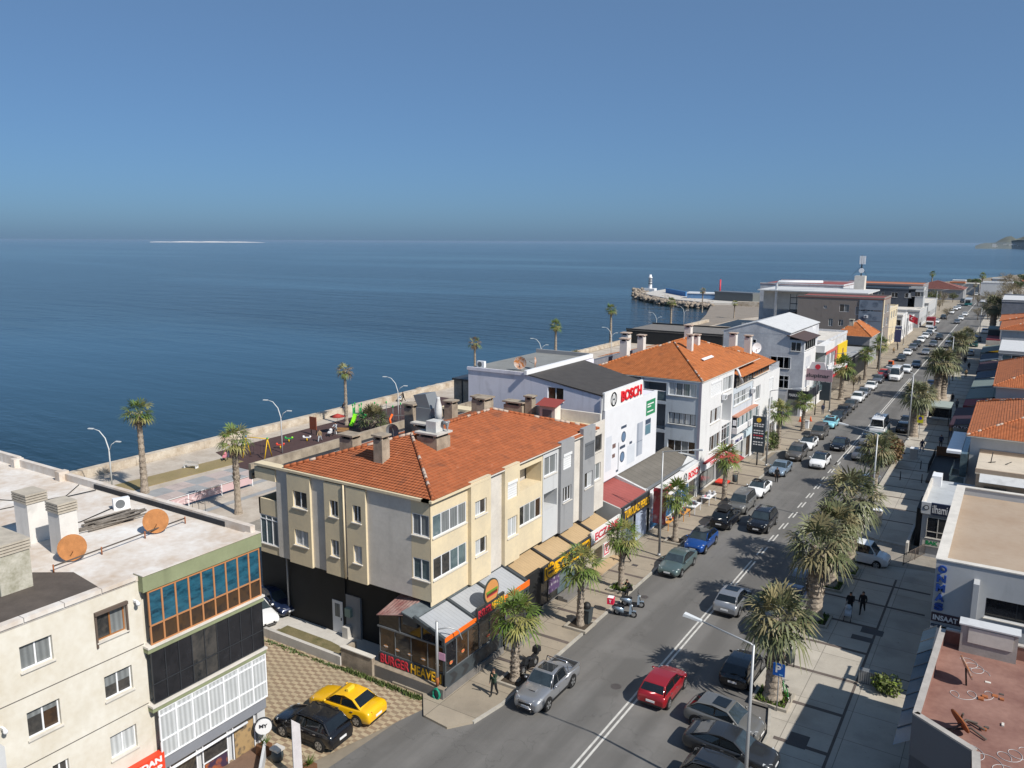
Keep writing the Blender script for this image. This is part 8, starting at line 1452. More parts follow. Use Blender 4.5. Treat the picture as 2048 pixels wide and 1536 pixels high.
# ---- middle house with glazed attic, and white narrow house
T = bld('terraced_house', 'blue grey terraced house with glazed attic and orange roof', (-26.85, 94, 0)); M_BRN = plain('attic_brown', (.15, .10, .07), .6)
face(FGF, 90.02, 98, 5.2, 9.9, -.05, M_BLG, [dict(r=(90.6, 97.2, 7.7, 9.2), n=8, rows=(.5,), p=[GL_CURT, GL_WHITE])]); part(T, 'core', lambda mb: (mb.box(-39, -27.1, 90.05, 110.6, 0, 9.8, M_BLG))); window(T, FGF, (91.2, 97.9, 9.95, 11.1), 6, (), fm=M_DARKF, panes=[GL_BROWN, GL_DARK], rec=.1, sill=True, name='attic_glazing'); window(T, FGF, (98.2, 105.5, 10.1, 11.2), 7, (), fm=M_BROWNF, panes=[GL_BROWN, GL_DARK], rec=.1, sill=True, name='attic_glazing')
part(T, 'balcony', lambda mb: (mb.fbox(FGF, 90.2, 98.8, 4.6, 5.3, -.1, .6, M_WHT), mb.fbox(FGF, 90.2, 98.8, 6.55, 6.7, -.1, .6, plain('terracotta_edge', (.45, .22, .15), .7)))); window(T, Fr((-26.3, 0), (0, 1), (1, 0)), (90.3, 98.7, 5.3, 6.55), 10, (), panes=[GL_TEAL, GL_WHITE], rec=.0, sill=False, name='glazed_balcony'); o = part(T, 'shop_sign', lambda mb: (mb.fbox(FGF, 90.3, 94.2, 3.1, 3.9, 0, .25, M_LETW), mb.fbox(FGF, 94.5, 98.5, 3.2, 4.0, 0, .25, plain('sign_iceblue', (.50, .60, .66), .5)))); ftext('EMLAK', o, plain('letter_navy', (.03, .03, .15), .5), FGF, (90.8, 93.8, 3.3, 3.7), .25); window(T, FGF, (90.5, 98.2, .3, 3.0), 5, (), panes=[GL_DARK, GL_WHITE, GL_BROWN], rec=.1, sill=False, name='shop_window'); part(T, 'roof', lambda mb: (tiled(mb, (-26.2, 91, 11.2), (-26.2, 106, 11.2), (-31.5, 106, 12.9), (-31.5, 91, 12.9), M_TILE2), tiled(mb, (-38, 106, 11.4), (-38, 95, 11.4), (-31.5, 95, 12.9), (-31.5, 106, 12.9), M_TILE2)))
for (x, y, z, h, w_, m_) in ((-32, 106, 12.3, 2.0, .9, M_CHIMW), (-29.0, 102.5, 12.3, 2.2, .8, M_CHIMW), (-31.2, 97.5, 12.4, 1.0, .35, M_DARKF)): chimney(T, x, y, z, w_, w_, h, m_, M_MORT)
dish(-28.3, 104.0, 12.3, 'white satellite dish beside the tall double chimney', M_FRAME, .7, 230); dish(-31.8, 96, 12.5, 'small tilted dish on the orange tiles', M_FRAME, .5, 120)
T = bld('terraced_house', 'white narrow terraced house with roof terrace beyond the attic', (-26.85, 104, 0)); face(FGF, 98.02, 110.6, .0, 9.75, .05, M_WHT, [dict(r=(99.3, 101.3, 7.0, 8.8), p=[GL_CURT]), dict(r=(105.5, 107.5, 7.2, 9.0), k='s'), dict(r=(99.4, 101.4, 4.2, 6.0), p=[GL_CURT, GL_DARK]), dict(r=(105.6, 107.6, 4.4, 6.2), n=3, p=[GL_CURT]), dict(r=(100, 104.5, .4, 2.6), n=3, p=[GL_DARK, GL_CURT]), dict(r=(106, 110, .4, 2.6), n=3, p=[GL_DARK, GL_CURT])]); part(T, 'core', lambda mb: mb.box(-28.5, -26.95, 98.1, 110.55, 9.4, 9.75, M_WHT)); part(T, 'terrace_railing', lambda mb: [mb.box(-26.9, -26.85, 106 + k * .3, 106.06 + k * .3, 9.75, 10.7, M_FRAME) for k in range(15)])
T = bld('rear_house', 'slate grey rear house behind the orange corner roof', (-42, 88, 0)); part(T, 'wall', lambda mb: mb.hexa([(-47, 80, 0), (-40.3, 80, 0), (-40.3, 96, 0), (-47, 96, 0), (-47, 80, 11.2), (-40.3, 80, 13.2), (-40.3, 96, 13.2), (-47, 96, 11.2)], mat('slate_render', (.17, .18, .21), .9, var=.2, vs=1, kind='worn'))); part(T, 'roof', lambda mb: tiled(mb, (-47.2, 100, 11.3), (-47.2, 96, 11.3), (-40, 96, 13.1), (-40, 100, 13.1), M_TILE2)); part(T, 'low_roof', lambda mb: mb.box(-47, -40, 96, 104, 0, 11.2, M_LGREY)); acunit(-46, 81, 11.6, 'air conditioner on the slate grey rear house', 0)
# ================================================================ right hand side
def grid_w(u0, u1, zs, n, w_=1.4, h=1.4): return [(u0 + (u1 - u0) * (k + .5) / n - w_ / 2, u0 + (u1 - u0) * (k + .5) / n + w_ / 2, z, z + h) for z in zs for k in range(n)]
def rows_b(T, name, items): [bx(T, name, *i) for i in items]
M_MAR = mat('maroon_screed', (.175, .082, .066), .9, var=.12, vs=.6, kind='worn', col2=(.25, .14, .11), bump=.15, bs=8); M_PARA = mat('parapet_grey', (.36, .335, .31), .9, var=.2, vs=1, kind='worn', bump=.2); M_NAVYW = plain('navy_wall', (.055, .065, .085), .7, var=.2); M_PALEW = mat('pale_grey_wall', (.42, .43, .44), .85, var=.06, vs=.7, kind='worn'); M_BUFF = mat('buff_screed', (.42, .335, .255), .9, var=.12, vs=.35, kind='worn', col2=(.28, .205, .145), bump=.15, bs=8)
T = bld('flat_roof_shop', 'low shop with cluttered maroon flat roof at lower right corner', (-2.2, 36, 0)); RP_ = [(-2.2, 36.6), (.15, 35.0), (.35, 31.5), (14, 31.5), (14, 46.4), (-1.9, 46.4)]
part(T, 'wall', lambda b: b.prism(RP_, 0, 5.35, M_NAVYW)); part(T, 'roof', lambda b: b.prism([(-2.1, 36.6), (.2, 35.1), (.4, 31.6), (13.9, 31.6), (13.9, 46.3), (-1.8, 46.3)], 5.3, 5.37, M_MAR))
def f(b):
    for p, q in zip(RP_, RP_[1:] + RP_[:1]):
        p, q = V((*p, 0)), V((*q, 0)); d = (q - p).normalized(); n = V((-d.y, d.x, 0)); w_ = .22
        for z0, z1, o, e, m_ in ((5.3, 6.1, 0, w_, M_MAR), (6.1, 6.18, -.04, w_ + .04, M_PARA)): b.hexa([p + n * o + V((0, 0, z0)), q + n * o + V((0, 0, z0)), q + n * e + V((0, 0, z0)), p + n * e + V((0, 0, z0)), p + n * o + V((0, 0, z1)), q + n * o + V((0, 0, z1)), q + n * e + V((0, 0, z1)), p + n * e + V((0, 0, z1))], m_)
    b.prism([(-2.23, 36.57), (.13, 34.96), (.2, 35.03), (-2.16, 36.64)], 4.2, 6.1, plain('slate_fascia', (.085, .10, .125), .6))
part(T, 'parapet', f); part(T, 'stair_head', lambda b: (b.box(-.95, 1.6, 45.6, 46.3, 5.3, 6.9, M_PARA), b.box(-.6, 1.4, 45.55, 45.6, 6.0, 6.8, M_OFFW), b.box(-1.05, 1.7, 45.5, 46.4, 6.9, 6.97, M_LGREY))); part(T, 'shutter', lambda b: [b.hexa([(-2.0 + .0, 36.4, .6 + k * .2), (.05, 34.95, .6 + k * .2), (.1, 35.0, .6 + k * .2), (-1.95, 36.45, .6 + k * .2), (-2.0, 36.4, .79 + k * .2), (.05, 34.95, .79 + k * .2), (.1, 35.0, .79 + k * .2), (-1.95, 36.45, .79 + k * .2)], SHUT) for k in range(14)])
part(T, 'glass_awning', lambda b: [(b.face([(-2.95, y, 4.0), (-2.25, y, 4.5), (-2.25, y + 1.5, 4.5), (-2.95, y + 1.5, 4.0)][::-1], mat('awning_glass', (.20, .30, .40), .15, var=.2, vs=1)), b.face([(-2.95, y, 4.0), (-2.25, y, 4.5), (-2.25, y + 1.5, 4.5), (-2.95, y + 1.5, 4.0)], mat('awning_glass')), b.hexa([(-2.95, y + 1.5, 3.95), (-2.25, y + 1.5, 4.45), (-2.25, y + 1.58, 4.45), (-2.95, y + 1.58, 3.95), (-2.95, y + 1.5, 4.06), (-2.25, y + 1.5, 4.56), (-2.25, y + 1.58, 4.56), (-2.95, y + 1.58, 4.06)], M_GREYF)) for y in [37.2 + k * 1.62 for k in range(8)]]); o = part(T, 'orange_sign', lambda b: b.box(-3.2, -2.4, 35.4, 35.55, 2.6, 3.3, plain('sign_orange', (.72, .24, .01), .5))); ftext('S', o, M_LETW, Fr((-2.4, 35.4), (-1, 0), (0, -1)), (.25, .55, 2.72, 3.18), .0, bold=.04)
Td = thing('broken_dish', 'rusty broken satellite dish frame lying on the maroon roof', 'satellite dish', (-.6, 37.6, 5.37)); part(Td, 'frame', lambda b: [b.tube(p, .05, M_ROOFD, 5) for p in ([(-1.2, 37.2, 5.42), (.0, 37.9, 5.5), (.6, 37.4, 5.45)], [(-.9, 36.9, 5.42), (-.2, 37.6, 6.0), (.2, 38.3, 5.6)], [(-.5, 38.2, 5.4), (-.35, 37.5, 6.3)], [(-.2, 38.6, 5.45), (.5, 38.1, 5.5)])]); part(Td, 'reflector', lambda b: b.disc((-.45, 37.4, 5.95), (.7, .5, .5), .55, .05, M_RUST, 18))
Td = thing('satellite_dish', 'tilted rusty dish casting a round shadow on the maroon roof', 'satellite dish', (-.4, 42, 5.37)); part(Td, 'mast', lambda b: b.tube([(-.4, 42, 5.37), (-.5, 42.1, 6.2)], .04, M_BLK, 6)); part(Td, 'reflector', lambda b: b.disc((-.5, 42.1, 6.25), (.85, .3, .4), .6, .05, M_DISHO, 18))
rs = random.Random(6)
for k, (x, y) in enumerate(((-1.0, 40.6), (1.2, 36.4), (.2, 43.6), (1.6, 35.4))):
    mb = MB(); mb.tube([(x + .1 * i * math.cos(k) + .35 * math.cos(i * .9), y + .06 * i + .4 * math.sin(i * .9), 5.385) for i in [j * .4 for j in range(44)]], .012, M_LGREY, 4); single(mb, 'loose_cable', 'pale cable curled on the maroon roof', 'cable', (x, y, 5.38), 'pale cables on the maroon roof')
for k in range(9): x, y = rs.uniform(-1.4, 1.6), rs.uniform(37, 43); mb = MB(); mb.box(x, x + rs.uniform(.08, .3), y, y + rs.uniform(.08, .3), 5.371, 5.4 + rs.uniform(0, .05), rs.choice([M_RUST, M_OFFW, M_ROOFD])); single(mb, 'scrap_piece', 'small scrap piece lying on the maroon roof', 'scrap', (x, y, 5.37), 'scrap pieces on the maroon roof')
# ---- office with blue letters
FO = Fr((-2.75, 52.3), (1, 0), (0, -1)); T = bld('office', 'pale office with vertical blue letters and buff flat roof', (-2.75, 52.3, 0)); WO = (2.76, 7.5, 4.75, 5.98)
part(T, 'wall', lambda b: (wall(b, FO, 0, 18, 0, 7.75, [WO], M_PALEW, .4), b.box(-2.75, 15, 52.75, 70, 0, 7.1, M_PALEW))); part(T, 'roof', lambda b: b.box(-2.3, 15, 52.6, 69.8, 7.1, 7.2, M_BUFF)); part(T, 'parapet', lambda b: (b.box(-2.75, -2.3, 52.34, 69.9, 7.0, 7.75, M_PALEW), b.box(-2.8, -2.2, 52.25, 70, 7.75, 7.82, M_SILL), b.box(-2.3, 15, 69.6, 69.9, 7, 7.75, M_PALEW), b.box(-2.2, 15, 69.55, 70, 7.75, 7.82, M_SILL), b.box(-2.2, 15, 52.25, 52.7, 7.75, 7.82, M_SILL))); window(T, FO, WO, 3, (), fm=M_DARKF, panes=[GL_SMOKE], rec=.3); part(T, 'pilaster', lambda b: b.fbox(FO, 2.06, 2.36, 4.3, 7.0, 0, .9, M_PALEW)); M_ONB = plain('letter_blue', (.015, .055, .25), .4)
for k, c in enumerate('ONMAS'): ftext(c, T, M_ONB, FO, (.12, .62, 7.0 - k * .6, 7.46 - k * .6), .03, bold=.05, depth=.14)
o = part(T, 'name_board', lambda b: b.fbox(FO, .02, 1.6, 3.85, 4.4, 0, .06, plain('board_maroon', (.05, .03, .04), .5))); ftext('INSAAT', o, M_LETW, FO, (.12, 1.45, 3.95, 4.28), .06, bold=.03, depth=.02); part(T, 'lower_roof', lambda b: b.box(-2.7, 2, 48.6, 52.2, 3.3, 3.7, M_NAVYW))
# ---- corner shop with roof terrace
FI = Fr((-5.4, 74), (1, 0), (0, -1)); T = bld('corner_shop', 'corner shop with dark blue sign and walled roof terrace', (-5.4, 74, 0), 'shop'); part(T, 'wall', lambda b: (b.box(-5.3, 2, 74.1, 85, 0, 3.9, M_PALEW), b.box(-5.45, -5.3, 74.0, 85, 3.9, 4.8, M_OFFW))); part(T, 'roof', lambda b: b.box(-5.3, 2, 74.2, 85, 3.9, 4.0, mat('terrace_grey', (.36, .38, .40), .9, var=.1, vs=.6, kind='worn'))); o = part(T, 'sign_board', lambda b: (b.fbox(FI, 0, .72, 3.85, 4.85, -.1, .12, M_LGREY), b.fbox(FI, .72, 3.4, 3.85, 4.85, -.1, .12, plain('sign_ink', (.015, .022, .05), .5)), b.disc(FI.P(.36, 4.4, .12), FI.n, .22, .02, M_DARKF, 18), b.disc(FI.P(.36, 4.4, .14), FI.n, .15, .02, M_LGREY, 18))); ftext('ilhami', o, M_LETW, FI, (.82, 1.95, 4.0, 4.7), .12, depth=.02)
window(T, FI, (.5, 2.2, 1.75, 3.6), 2, (.3,), fm=M_OFFW, panes=[GL_DARK, GL_SMOKE], rec=-.02, name='shop_window'); o = part(T, 'lower_sign', lambda b: b.fbox(FI, .3, 2.3, 1.0, 1.62, -.1, .05, M_OFFW)); ftext('BAK', o, plain('letter_green', (.01, .22, .07), .5), FI, (.55, 1.5, 1.14, 1.5), .05, bold=.05, depth=.01); rows_b(T, 'ramp_wall', [(-6.3, -6.1, 73.5, 79, 0, 1.1, M_CONC)]); rows_b(T, 'entrance_screen', [(-5.9, -5.5, 76, 80, 0, 3.6, M_BLACKW)]); rows_b(T, 'roof_hatch', [(-5.4, -4.6, 82.4, 84, 4, 5.0, M_FRAME)])
# ---- generic houses: wall, roof, windows on the side towards us and on the street side
def house(name, label, x0, x1, y0, y1, z, wm, roof='flat', wins=(), fwins=(), rm=None, rise=1.8, cat='building', street=1, floors=None, rl=None, group=None):
    T = bld(name, label, (x1 if street > 0 else x0, y0, 0), cat, group); FSx = Fr((x0, y0), (1, 0), (0, -1)); FSt = Fr((x1, y0), (0, 1), (1, 0))
    part(T, 'wall', lambda b: (wall(b, FSx, 0, x1 - x0, 0, z, wins, wm, .2), wall(b, FSt, 0, y1 - y0, 0, z, fwins, wm, .2), b.box(x0, x1 - .3, y0 + .3, y1, 0, z - .02, wm)))
    for F_, ws in ((FSx, wins), (FSt, fwins)):
        for k, w_ in enumerate(ws): window(T, F_, w_[:4], 2 if w_[1] - w_[0] < 2.5 else 4, (), panes=[GL_DARK, GL_CURT, GL_TEAL], rec=.1, seed=k + x0, sill=z < 12)
    if roof == 'flat':
        part(T, 'roof', lambda b: b.box(x0 - .1, x1 + .1, y0 - .1, y1 + .1, z, z + .12, rm or M_LGREY)); part(T, 'parapet', lambda b: (b.box(x0 - .1, x1 + .1, y0 - .1, y0 + .1, z + .12, z + .5, wm), b.box(x1 - .1, x1 + .1, y0 + .1, y1, z + .12, z + .5, wm), b.box(x0 - .1, x1 - .1, y1 - .1, y1 + .1, z + .12, z + .5, wm)))
    elif roof == 'hip': roof_hip(T, x0, x1, y0, y1, z + .1, z + rise, y0 + min(y1 - y0, x1 - x0) * .48, max(y0 + min(y1 - y0, x1 - x0) * .5, y1 - (x1 - x0) * .48), rm or M_TILE3, .4)
    elif roof == 'gable':
        xm = (x0 + x1) / 2
        def f(b):
            b.face([(x0, y0, z), (x1, y0, z), (xm, y0, z + rise)], wm)
            for p, q in (((x1 + .2, y0 - .2, z - .05), (x1 + .2, y1, z - .05)), ((x0 - .2, y1, z - .05), (x0 - .2, y0 - .2, z - .05))): slope(b, p, q, (xm, q[1], z + rise + .05), (xm, p[1], z + rise + .05), rm or M_LGREY, .15)
        part(T, 'roof', f)
    return T
T = house('tiled_house', 'house with rose edged orange hip roof and glass balconies', -2.9, 12, 92, 112, 7.2, M_PALEW, 'hip', [(2, 6, 4.4, 5.8)], rm=M_TILE3, rise=2.6); rows_b(T, 'balcony', [(-4.9, -3.6, 91, 101, 5.4, 5.65, M_FRAME), (-4.2, -2.95, 87, 94, 2.9, 3.1, M_PALEW)]); part(T, 'balcony_glass', lambda b: (b.box(-4.25, -4.2, 87, 94, 3.1, 4.1, GL_TEAL), b.box(-4.2, -2.95, 86.95, 87, 3.1, 4.1, GL_TEAL), b.box(-3.6, -2.95, 91, 101, 3.2, 5.5, GL_TEAL)))
T = house('flat_roof_house', 'house with pale buff roof deck in front of tiled house', -1.9, 12, 83.6, 92, 5.5, M_BUFF, 'flat', [(3.2, 7, 2.9, 4.1)], rm=mat('pale_deck', (.52, .45, .36), .9, var=.08, vs=.5, kind='worn')); part(T, 'awning', lambda b: slope(b, (-1.6, 82.6, 5.0), (12, 82.6, 5.0), (12, 84.0, 5.9), (-1.6, 84.0, 5.9), M_LGREY, .05)); o = part(T, 'sign_board', lambda b: b.box(-1.2, .6, 83.3, 83.5, 3.6, 4.4, M_DARKF)); ftext('AZRA', o, M_LETW, Fr((-1.2, 83.3), (1, 0), (0, -1)), (.5, 1.6, 3.8, 4.15), 0, depth=.01); part(T, 'aerial', lambda b: [b.tube(p, .04, M_BLK, 4) for p in ([(-.9, 88, 5.6), (-.8, 88, 6.7)], [(-1.1, 88, 5.65), (-.5, 88.4, 5.7)], [(.3, 88, 5.65), (.8, 88.3, 5.9)])])
house('tiled_house', 'pale house with plain orange roof edged in cream', -1.6, 12, 124, 150, 7.6, M_PALEW, 'hip', grid_w(1, 12, (4.4,), 3, 2, 1.5), rise=3.0); house('tiled_house', 'small orange roof lean-to between the plain and rose edged roofs', -2.2, 10, 113.5, 121, 6.0, M_BUFF, 'hip', rise=1.6)
T = house('clad_house', 'grey ribbed house with dark window band beyond plain orange roof', -2.2, 12, 158, 180, 8.2, mat('grey_ribbed', (.25, .26, .28), .7, var=.06), 'flat', [(0.3, 13, 5.4, 6.6), (.5, 6, 7.0, 8.0)]); house('tiled_house', 'far grey house with wide orange hip roof', -2.6, 14, 188, 208, 9.4, M_PALEW, 'hip', grid_w(1, 14, (6.6,), 4), rise=2.6); house('tiled_house', 'far house with flat orange roof before tall grey wall', -3.2, 14, 214, 232, 9.0, M_PALEW, 'hip', grid_w(1, 14, (6.4,), 4), rise=1.8); house('grey_house', 'tall plain grey house at the far right edge', -4.0, 16, 246, 275, 11.6, mat('slate_render'), 'flat')
M_AWN = [plain('awning_%s' % n, c, .7, var=.12) for n, c in (('sage', (.16, .20, .19)), ('plum', (.045, .02, .03)), ('wine', (.20, .035, .045)), ('blue', (.05, .075, .11)), ('cream', (.45, .42, .38)))]
for k, (y0, y1, zf, zb, x0, mi, lab) in enumerate(((118, 131, 2.9, 3.6, -6.3, 1, 'black plum awning with white lettering in the right row'), (133, 138.5, 3.0, 3.6, -5.6, 2, 'wine red awning edge in the right row'), (139, 149, 3.0, 3.7, -5.6, 0, 'sage grey awning nearest of three in the right row'), (150, 160, 3.0, 3.7, -5.5, 0, 'sage grey awning middle of three in the right row'), (161, 170, 3.0, 3.8, -5.4, 3, 'dark blue awning in the right row'), (171, 184, 3.0, 3.9, -5.6, 1, 'long dark awning far in the right row'), (186, 198, 3.0, 3.9, -5.8, 3, 'blue grey awning far in the right row'), (200, 212, 3.2, 4.2, -6.2, 0, 'sage awning beyond the yellow shop'))):
    T = bld('shop_awning', lab, (x0, y0, 0), 'awning', 'awnings in the right hand row'); part(T, 'cloth', lambda b: slope(b, (-1.7, y0, zb), (x0, y0, zf), (x0, y1, zf), (-1.7, y1, zb), M_AWN[mi], .06)); part(T, 'valance', lambda b: (b.box(x0 - .05, x0 - .01, y0, y1, zf - .5, zf, M_AWN[mi]), b.box(x0, -1.7, y0 - .04, y0, zf - .3, zf + .05, M_AWN[mi]))); part(T, 'shop_front', lambda b: b.box(-2.1, -1.5, y0, y1, 0, zb, M_BLACKW)); part(T, 'post', lambda b: b.box(x0, x0 + .06, y0, y0 + .06, 0, zf, M_DARKF))
    if k == 0: text('ALTIN', T, M_LETW, (-5.9, y0 - .05, 2.62), (1, 0, 0), (0, 0, 1), .28, 1.9, depth=.01)
T = bld('yellow_shop', 'small shop with yellow and white striped front far right', (-5, 214, 0), 'shop'); rows_b(T, 'band', [(-5.8, -3, 213, 222, 2, 3.4, plain('shop_yellow', (.55, .36, .02), .6)), (-5.8, -3, 213.1, 222, 3.4, 4.6, M_OFFW), (-5.8, -3, 213.2, 222, 4.6, 4.9, M_AWN[2]), (-5.8, -3, 222.2, 230, 0, 6.2, M_TOT), (-5.9, -2.9, 222, 230.2, 6.2, 6.5, M_AWN[0])]); part(T, 'base', lambda b: b.box(-5.7, -3, 213.3, 222, 0, 2, M_BLACKW))
# ================================================================ far left side of the street
M_GABLE = mat('blue_white_wall', (.70, .71, .73), .85, var=.06, vs=.5, kind='worn', col2=(.34, .35, .38)); FX = Fr((-26.95, 0), (0, 1), (1, 0)); T = bld('gabled_building', 'tall white gabled building with optician sign on its corner', (-26.95, 125.5, 0)); FG = Fr((-26.95, 125.5), (-1, 0), (0, -1))
part(T, 'wall', lambda b: (b.box(-39.5, -29.2, 125.5, 146, 0, 12.6, M_GABLE), b.face([(-39.5, 125.49, 12.6), (-29.2, 125.49, 12.6), (-29.2, 125.49, 12.9), (-34.3, 125.49, 14.3), (-39.5, 125.49, 12.75)], M_GABLE), b.box(-29.19, -27.0, 125.52, 134.6, 0, 11.9, M_GABLE), b.box(-29.19, -27, 134.6, 141.5, 0, 9.3, M_WHT))); face(FX, 125.52, 133.6, 0, 10.0, 0, M_WHT, [(lambda r, n, p: dict(r=r, n=n, p=p))(*a) for a in (((126.8, 130, 7.3, 9.2), 3, [GL_CURT, GL_WHITE]), ((126.8, 130.4, 4.3, 6.4), 3, [GL_CURT, GL_DARK]), ((126.2, 129, .5, 2.6), 2, [GL_WHITE, GL_DARK]))])
window(T, Fr((-26.98, 0), (0, 1), (1, 0)), (126, 133, 10.3, 11.7), 5, (), panes=[GL_TEAL, GL_DARK], rec=0, sill=True, name='attic_glazing'); window(T, FG, (.5, 2.0, 10.2, 11.6), 2, (), panes=[GL_DARK], rec=-.02); window(T, FG, (1.9, 5.0, 7.4, 9.2), 3, (), panes=[GL_CURT], rec=-.02); window(T, FG, (2.0, 5.0, 4.3, 6.3), 4, (.65,), panes=[GL_DARK, GL_CURT], rec=-.02); window(T, FG, (7.3, 7.9, 11.0, 11.6), 1, (), panes=[GL_DARK], rec=-.02, sill=False)
part(T, 'roof', lambda b: (slope(b, (-39.8, 146, 12.7), (-39.8, 125.42, 12.7), (-34.3, 125.42, 14.4), (-34.3, 146, 14.4), M_LGREY, .12), slope(b, (-29.0, 125.42, 12.95), (-29.0, 146, 12.95), (-34.3, 146, 14.4), (-34.3, 125.42, 14.4), M_LGREY, .12), slope(b, (-26.6, 125.2, 11.9), (-26.6, 134.8, 11.9), (-29.6, 134.8, 12.6), (-29.6, 125.2, 12.6), plain('brown_sheet', (.075, .05, .045), .7), .1))); part(T, 'balcony', lambda b: (b.box(-27, -25.6, 133.6, 141.5, 9.2, 10.3, M_WHT), b.box(-27, -25.9, 131, 140, 2.9, 3.1, M_WHT), b.box(-27, -25.8, 131, 138, 3.1, 3.9, GL_TEAL), b.box(-27.2, -26.9, 133.6, 141.4, 3.1, 9.2, GL_CURT)))
o = part(T, 'corner_sign', lambda b: (b.box(-28.8, -25.95, 124.7, 124.95, 2.85, 4.3, plain('sign_black', (.02, .022, .03), .5)), b.box(-25.95, -25.75, 124.7, 132, 2.85, 4.3, plain('sign_black')))); ftext('MARKA OPTIK', o, M_LETW, Fr((-28.8, 124.7), (1, 0), (0, -1)), (.2, 2.65, 3.3, 3.75), 0, depth=.02); part(T, 'shop_front', lambda b: (b.fbox(FG, .4, 2, .3, 2.7, 0, .03, GL_CURT), b.fbox(FG, 2.4, 4.9, .1, 3.3, 0, .02, M_PALEW), b.disc(FG.P(4.0, 1.6, .02), FG.n, 1.3, .02, M_DARKF, 20)))
T = house('showroom', 'two storey flat roofed showroom with bright yellow picture panel', -40, -27, 141.6, 160.5, 9.8, M_GABLE, 'flat', [(8.5, 12.4, 5.6, 7.6)], [(1.5, 4, 5.6, 7.6), (5, 8.2, 5.6, 7.8)], rm=M_OFFW); part(T, 'red_band', lambda b: (b.fbox(FX, 141.7, 151, 7.8, 8.4, 0, .1, plain('rose_panel', (.50, .12, .10), .6)), b.fbox(FX, 150, 151.3, 5, 8.4, 0, .12, plain('rose_panel')))); o = part(T, 'yellow_panel', lambda b: b.fbox(FX, 151.6, 160.3, 4.6, 8.5, 0, .2, plain('panel_yellow', (.72, .50, .02), .5))); part(o, 'picture', lambda b: (b.fbox(FX, 155.2, 157.2, 4.7, 6.6, .2, .21, M_DARKF), b.disc(FX.P(156.2, 7.0, .2), FX.n, .55, .02, plain('mocha', (.25, .12, .06), .6), 14))); part(T, 'base_shop', lambda b: (b.fbox(FX, 141.7, 160, 4.2, 5.0, 0, .9, M_WHT), b.fbox(FX, 142, 160, .2, 3.2, 0, .05, GL_DARK), b.fbox(FX, 142, 160, 3.3, 4.0, .05, .5, M_LETR)))
house('dark_cafe', 'dark cafe with flat black canopy beyond the showroom', -34, -26.6, 164, 186, 4.2, M_BLACKW, 'flat', rm=M_GREYP, cat='cafe'); house('white_annex', 'low white flat annex behind the dark cafe canopy', -40, -33, 163, 184, 6.2, M_OFFW, 'flat'); T = house('tiled_cottage', 'low cottage with bright orange pyramid roof beside showroom', -34.2, -27, 189, 200, 6.2, M_GREYW, 'hip', rise=3.0, rm=M_TILE2); chimney(T, -31.4, 191.6, 7.6, .9, .9, 1.8, M_CHIMG)
M_MOCHA = mat('mocha_wall', (.235, .205, .185), .85, var=.06, vs=.4, kind='worn'); T = house('apartment_tower', 'brown four storey apartment block with three printed banners', -46.5, -27, 205.5, 217, 13.4, M_MOCHA, 'flat', [(4.6, 6.6, 4.4, 5.8), (13.4, 15.6, 9.6, 11.6), (16, 17.4, 9.8, 11.5), (7.5, 8.5, 6.6, 8.4), (9.8, 10.9, 6.8, 8.3), (14.2, 15.0, 6.7, 7.6), (9.8, 12, 10.2, 12.0), (6.2, 6.9, 10.8, 11.5)], [(1.5, 4.2, 10, 12), (1.5, 4.2, 6.8, 8.8), (6.2, 9.8, 10, 12), (6.2, 9.8, 6.8, 8.8), (1.5, 4.2, 3.6, 5.6)], rm=plain('dusky_red', (.24, .065, .06), .8)); FM = Fr((-27, 205.45), (-1, 0), (0, -1)); part(T, 'street_face', lambda b: b.box(-27.0, -26.9, 205.5, 206.6, 0, 13.4, M_CREAM))
for z in (10.9, 8.3, 5.9): part(T, 'printed_banner', lambda b: b.fbox(FM, .2, 5.3, z, z + 2.3, 0, .06, mat('banner_print', (.035, .06, .10), .4, vs=.55, kind='poster', col2=(.20, .25, .31))))
part(T, 'rear_ladder', lambda b: [b.box(-48.4, -46.8, 205.6, 206.6, 1 + k * 1.5, 1.15 + k * 1.5, M_BLK) for k in range(9)] + [b.box(x, x + .12, 205.6, 205.7, 0, 14, M_BLK) for x in (-48.4, -46.9)]); acunit(-30.6, 205.2, 9.0, 'air conditioner beside the printed banners', 0)
T = house('hotel_block', 'white flat topped hotel with dusky red roof behind brown block', -68, -44, 250, 275, 14.0, M_GABLE, 'flat', grid_w(1, 23, (10.8,), 7, 2.2, 2.0), rm=plain('dusky_red')); part(T, 'upper_storey', lambda b: (b.box(-62, -36, 232, 250, 8, 13.2, M_OFFW), b.box(-63, -34, 229, 249, 13.2, 13.5, M_LGREY))); part(T, 'flue_pipe', lambda b: b.tube([(-58, 230, 6), (-58, 230, 15.3), (-57.4, 230, 15.8), (-47, 236, 15.8)], .35, M_FRAME, 8)); part(T, 'tank_tower', lambda b: b.box(-40.5, -37.8, 246, 249, 13.4, 17.3, M_OFFW))
Tm = thing('antenna_mast', 'dark antenna mast with white panels on the hotel roof', 'antenna', (-39, 247, 17.3)); part(Tm, 'mast', lambda b: b.tube([(-39, 247, 17), (-39, 247, 23)], .16, M_BLK, 6)); part(Tm, 'panel', lambda b: [b.box(-39.6 + k * .55, -39.15 + k * .55, 246.6, 246.9, 20.6, 22.9, M_FRAME) for k in range(3)]); part(Tm, 'dish', lambda b: b.disc((-38.9, 246.6, 18.8), (0, -1, 0), .7, .2, M_FRAME, 14)); part(Tm, 'stay', lambda b: [b.tube([(-39, 247, 20), (-39 + s * 2.6, 247, 17.3)], .04, M_BLK, 4) for s in (-1, .6)])
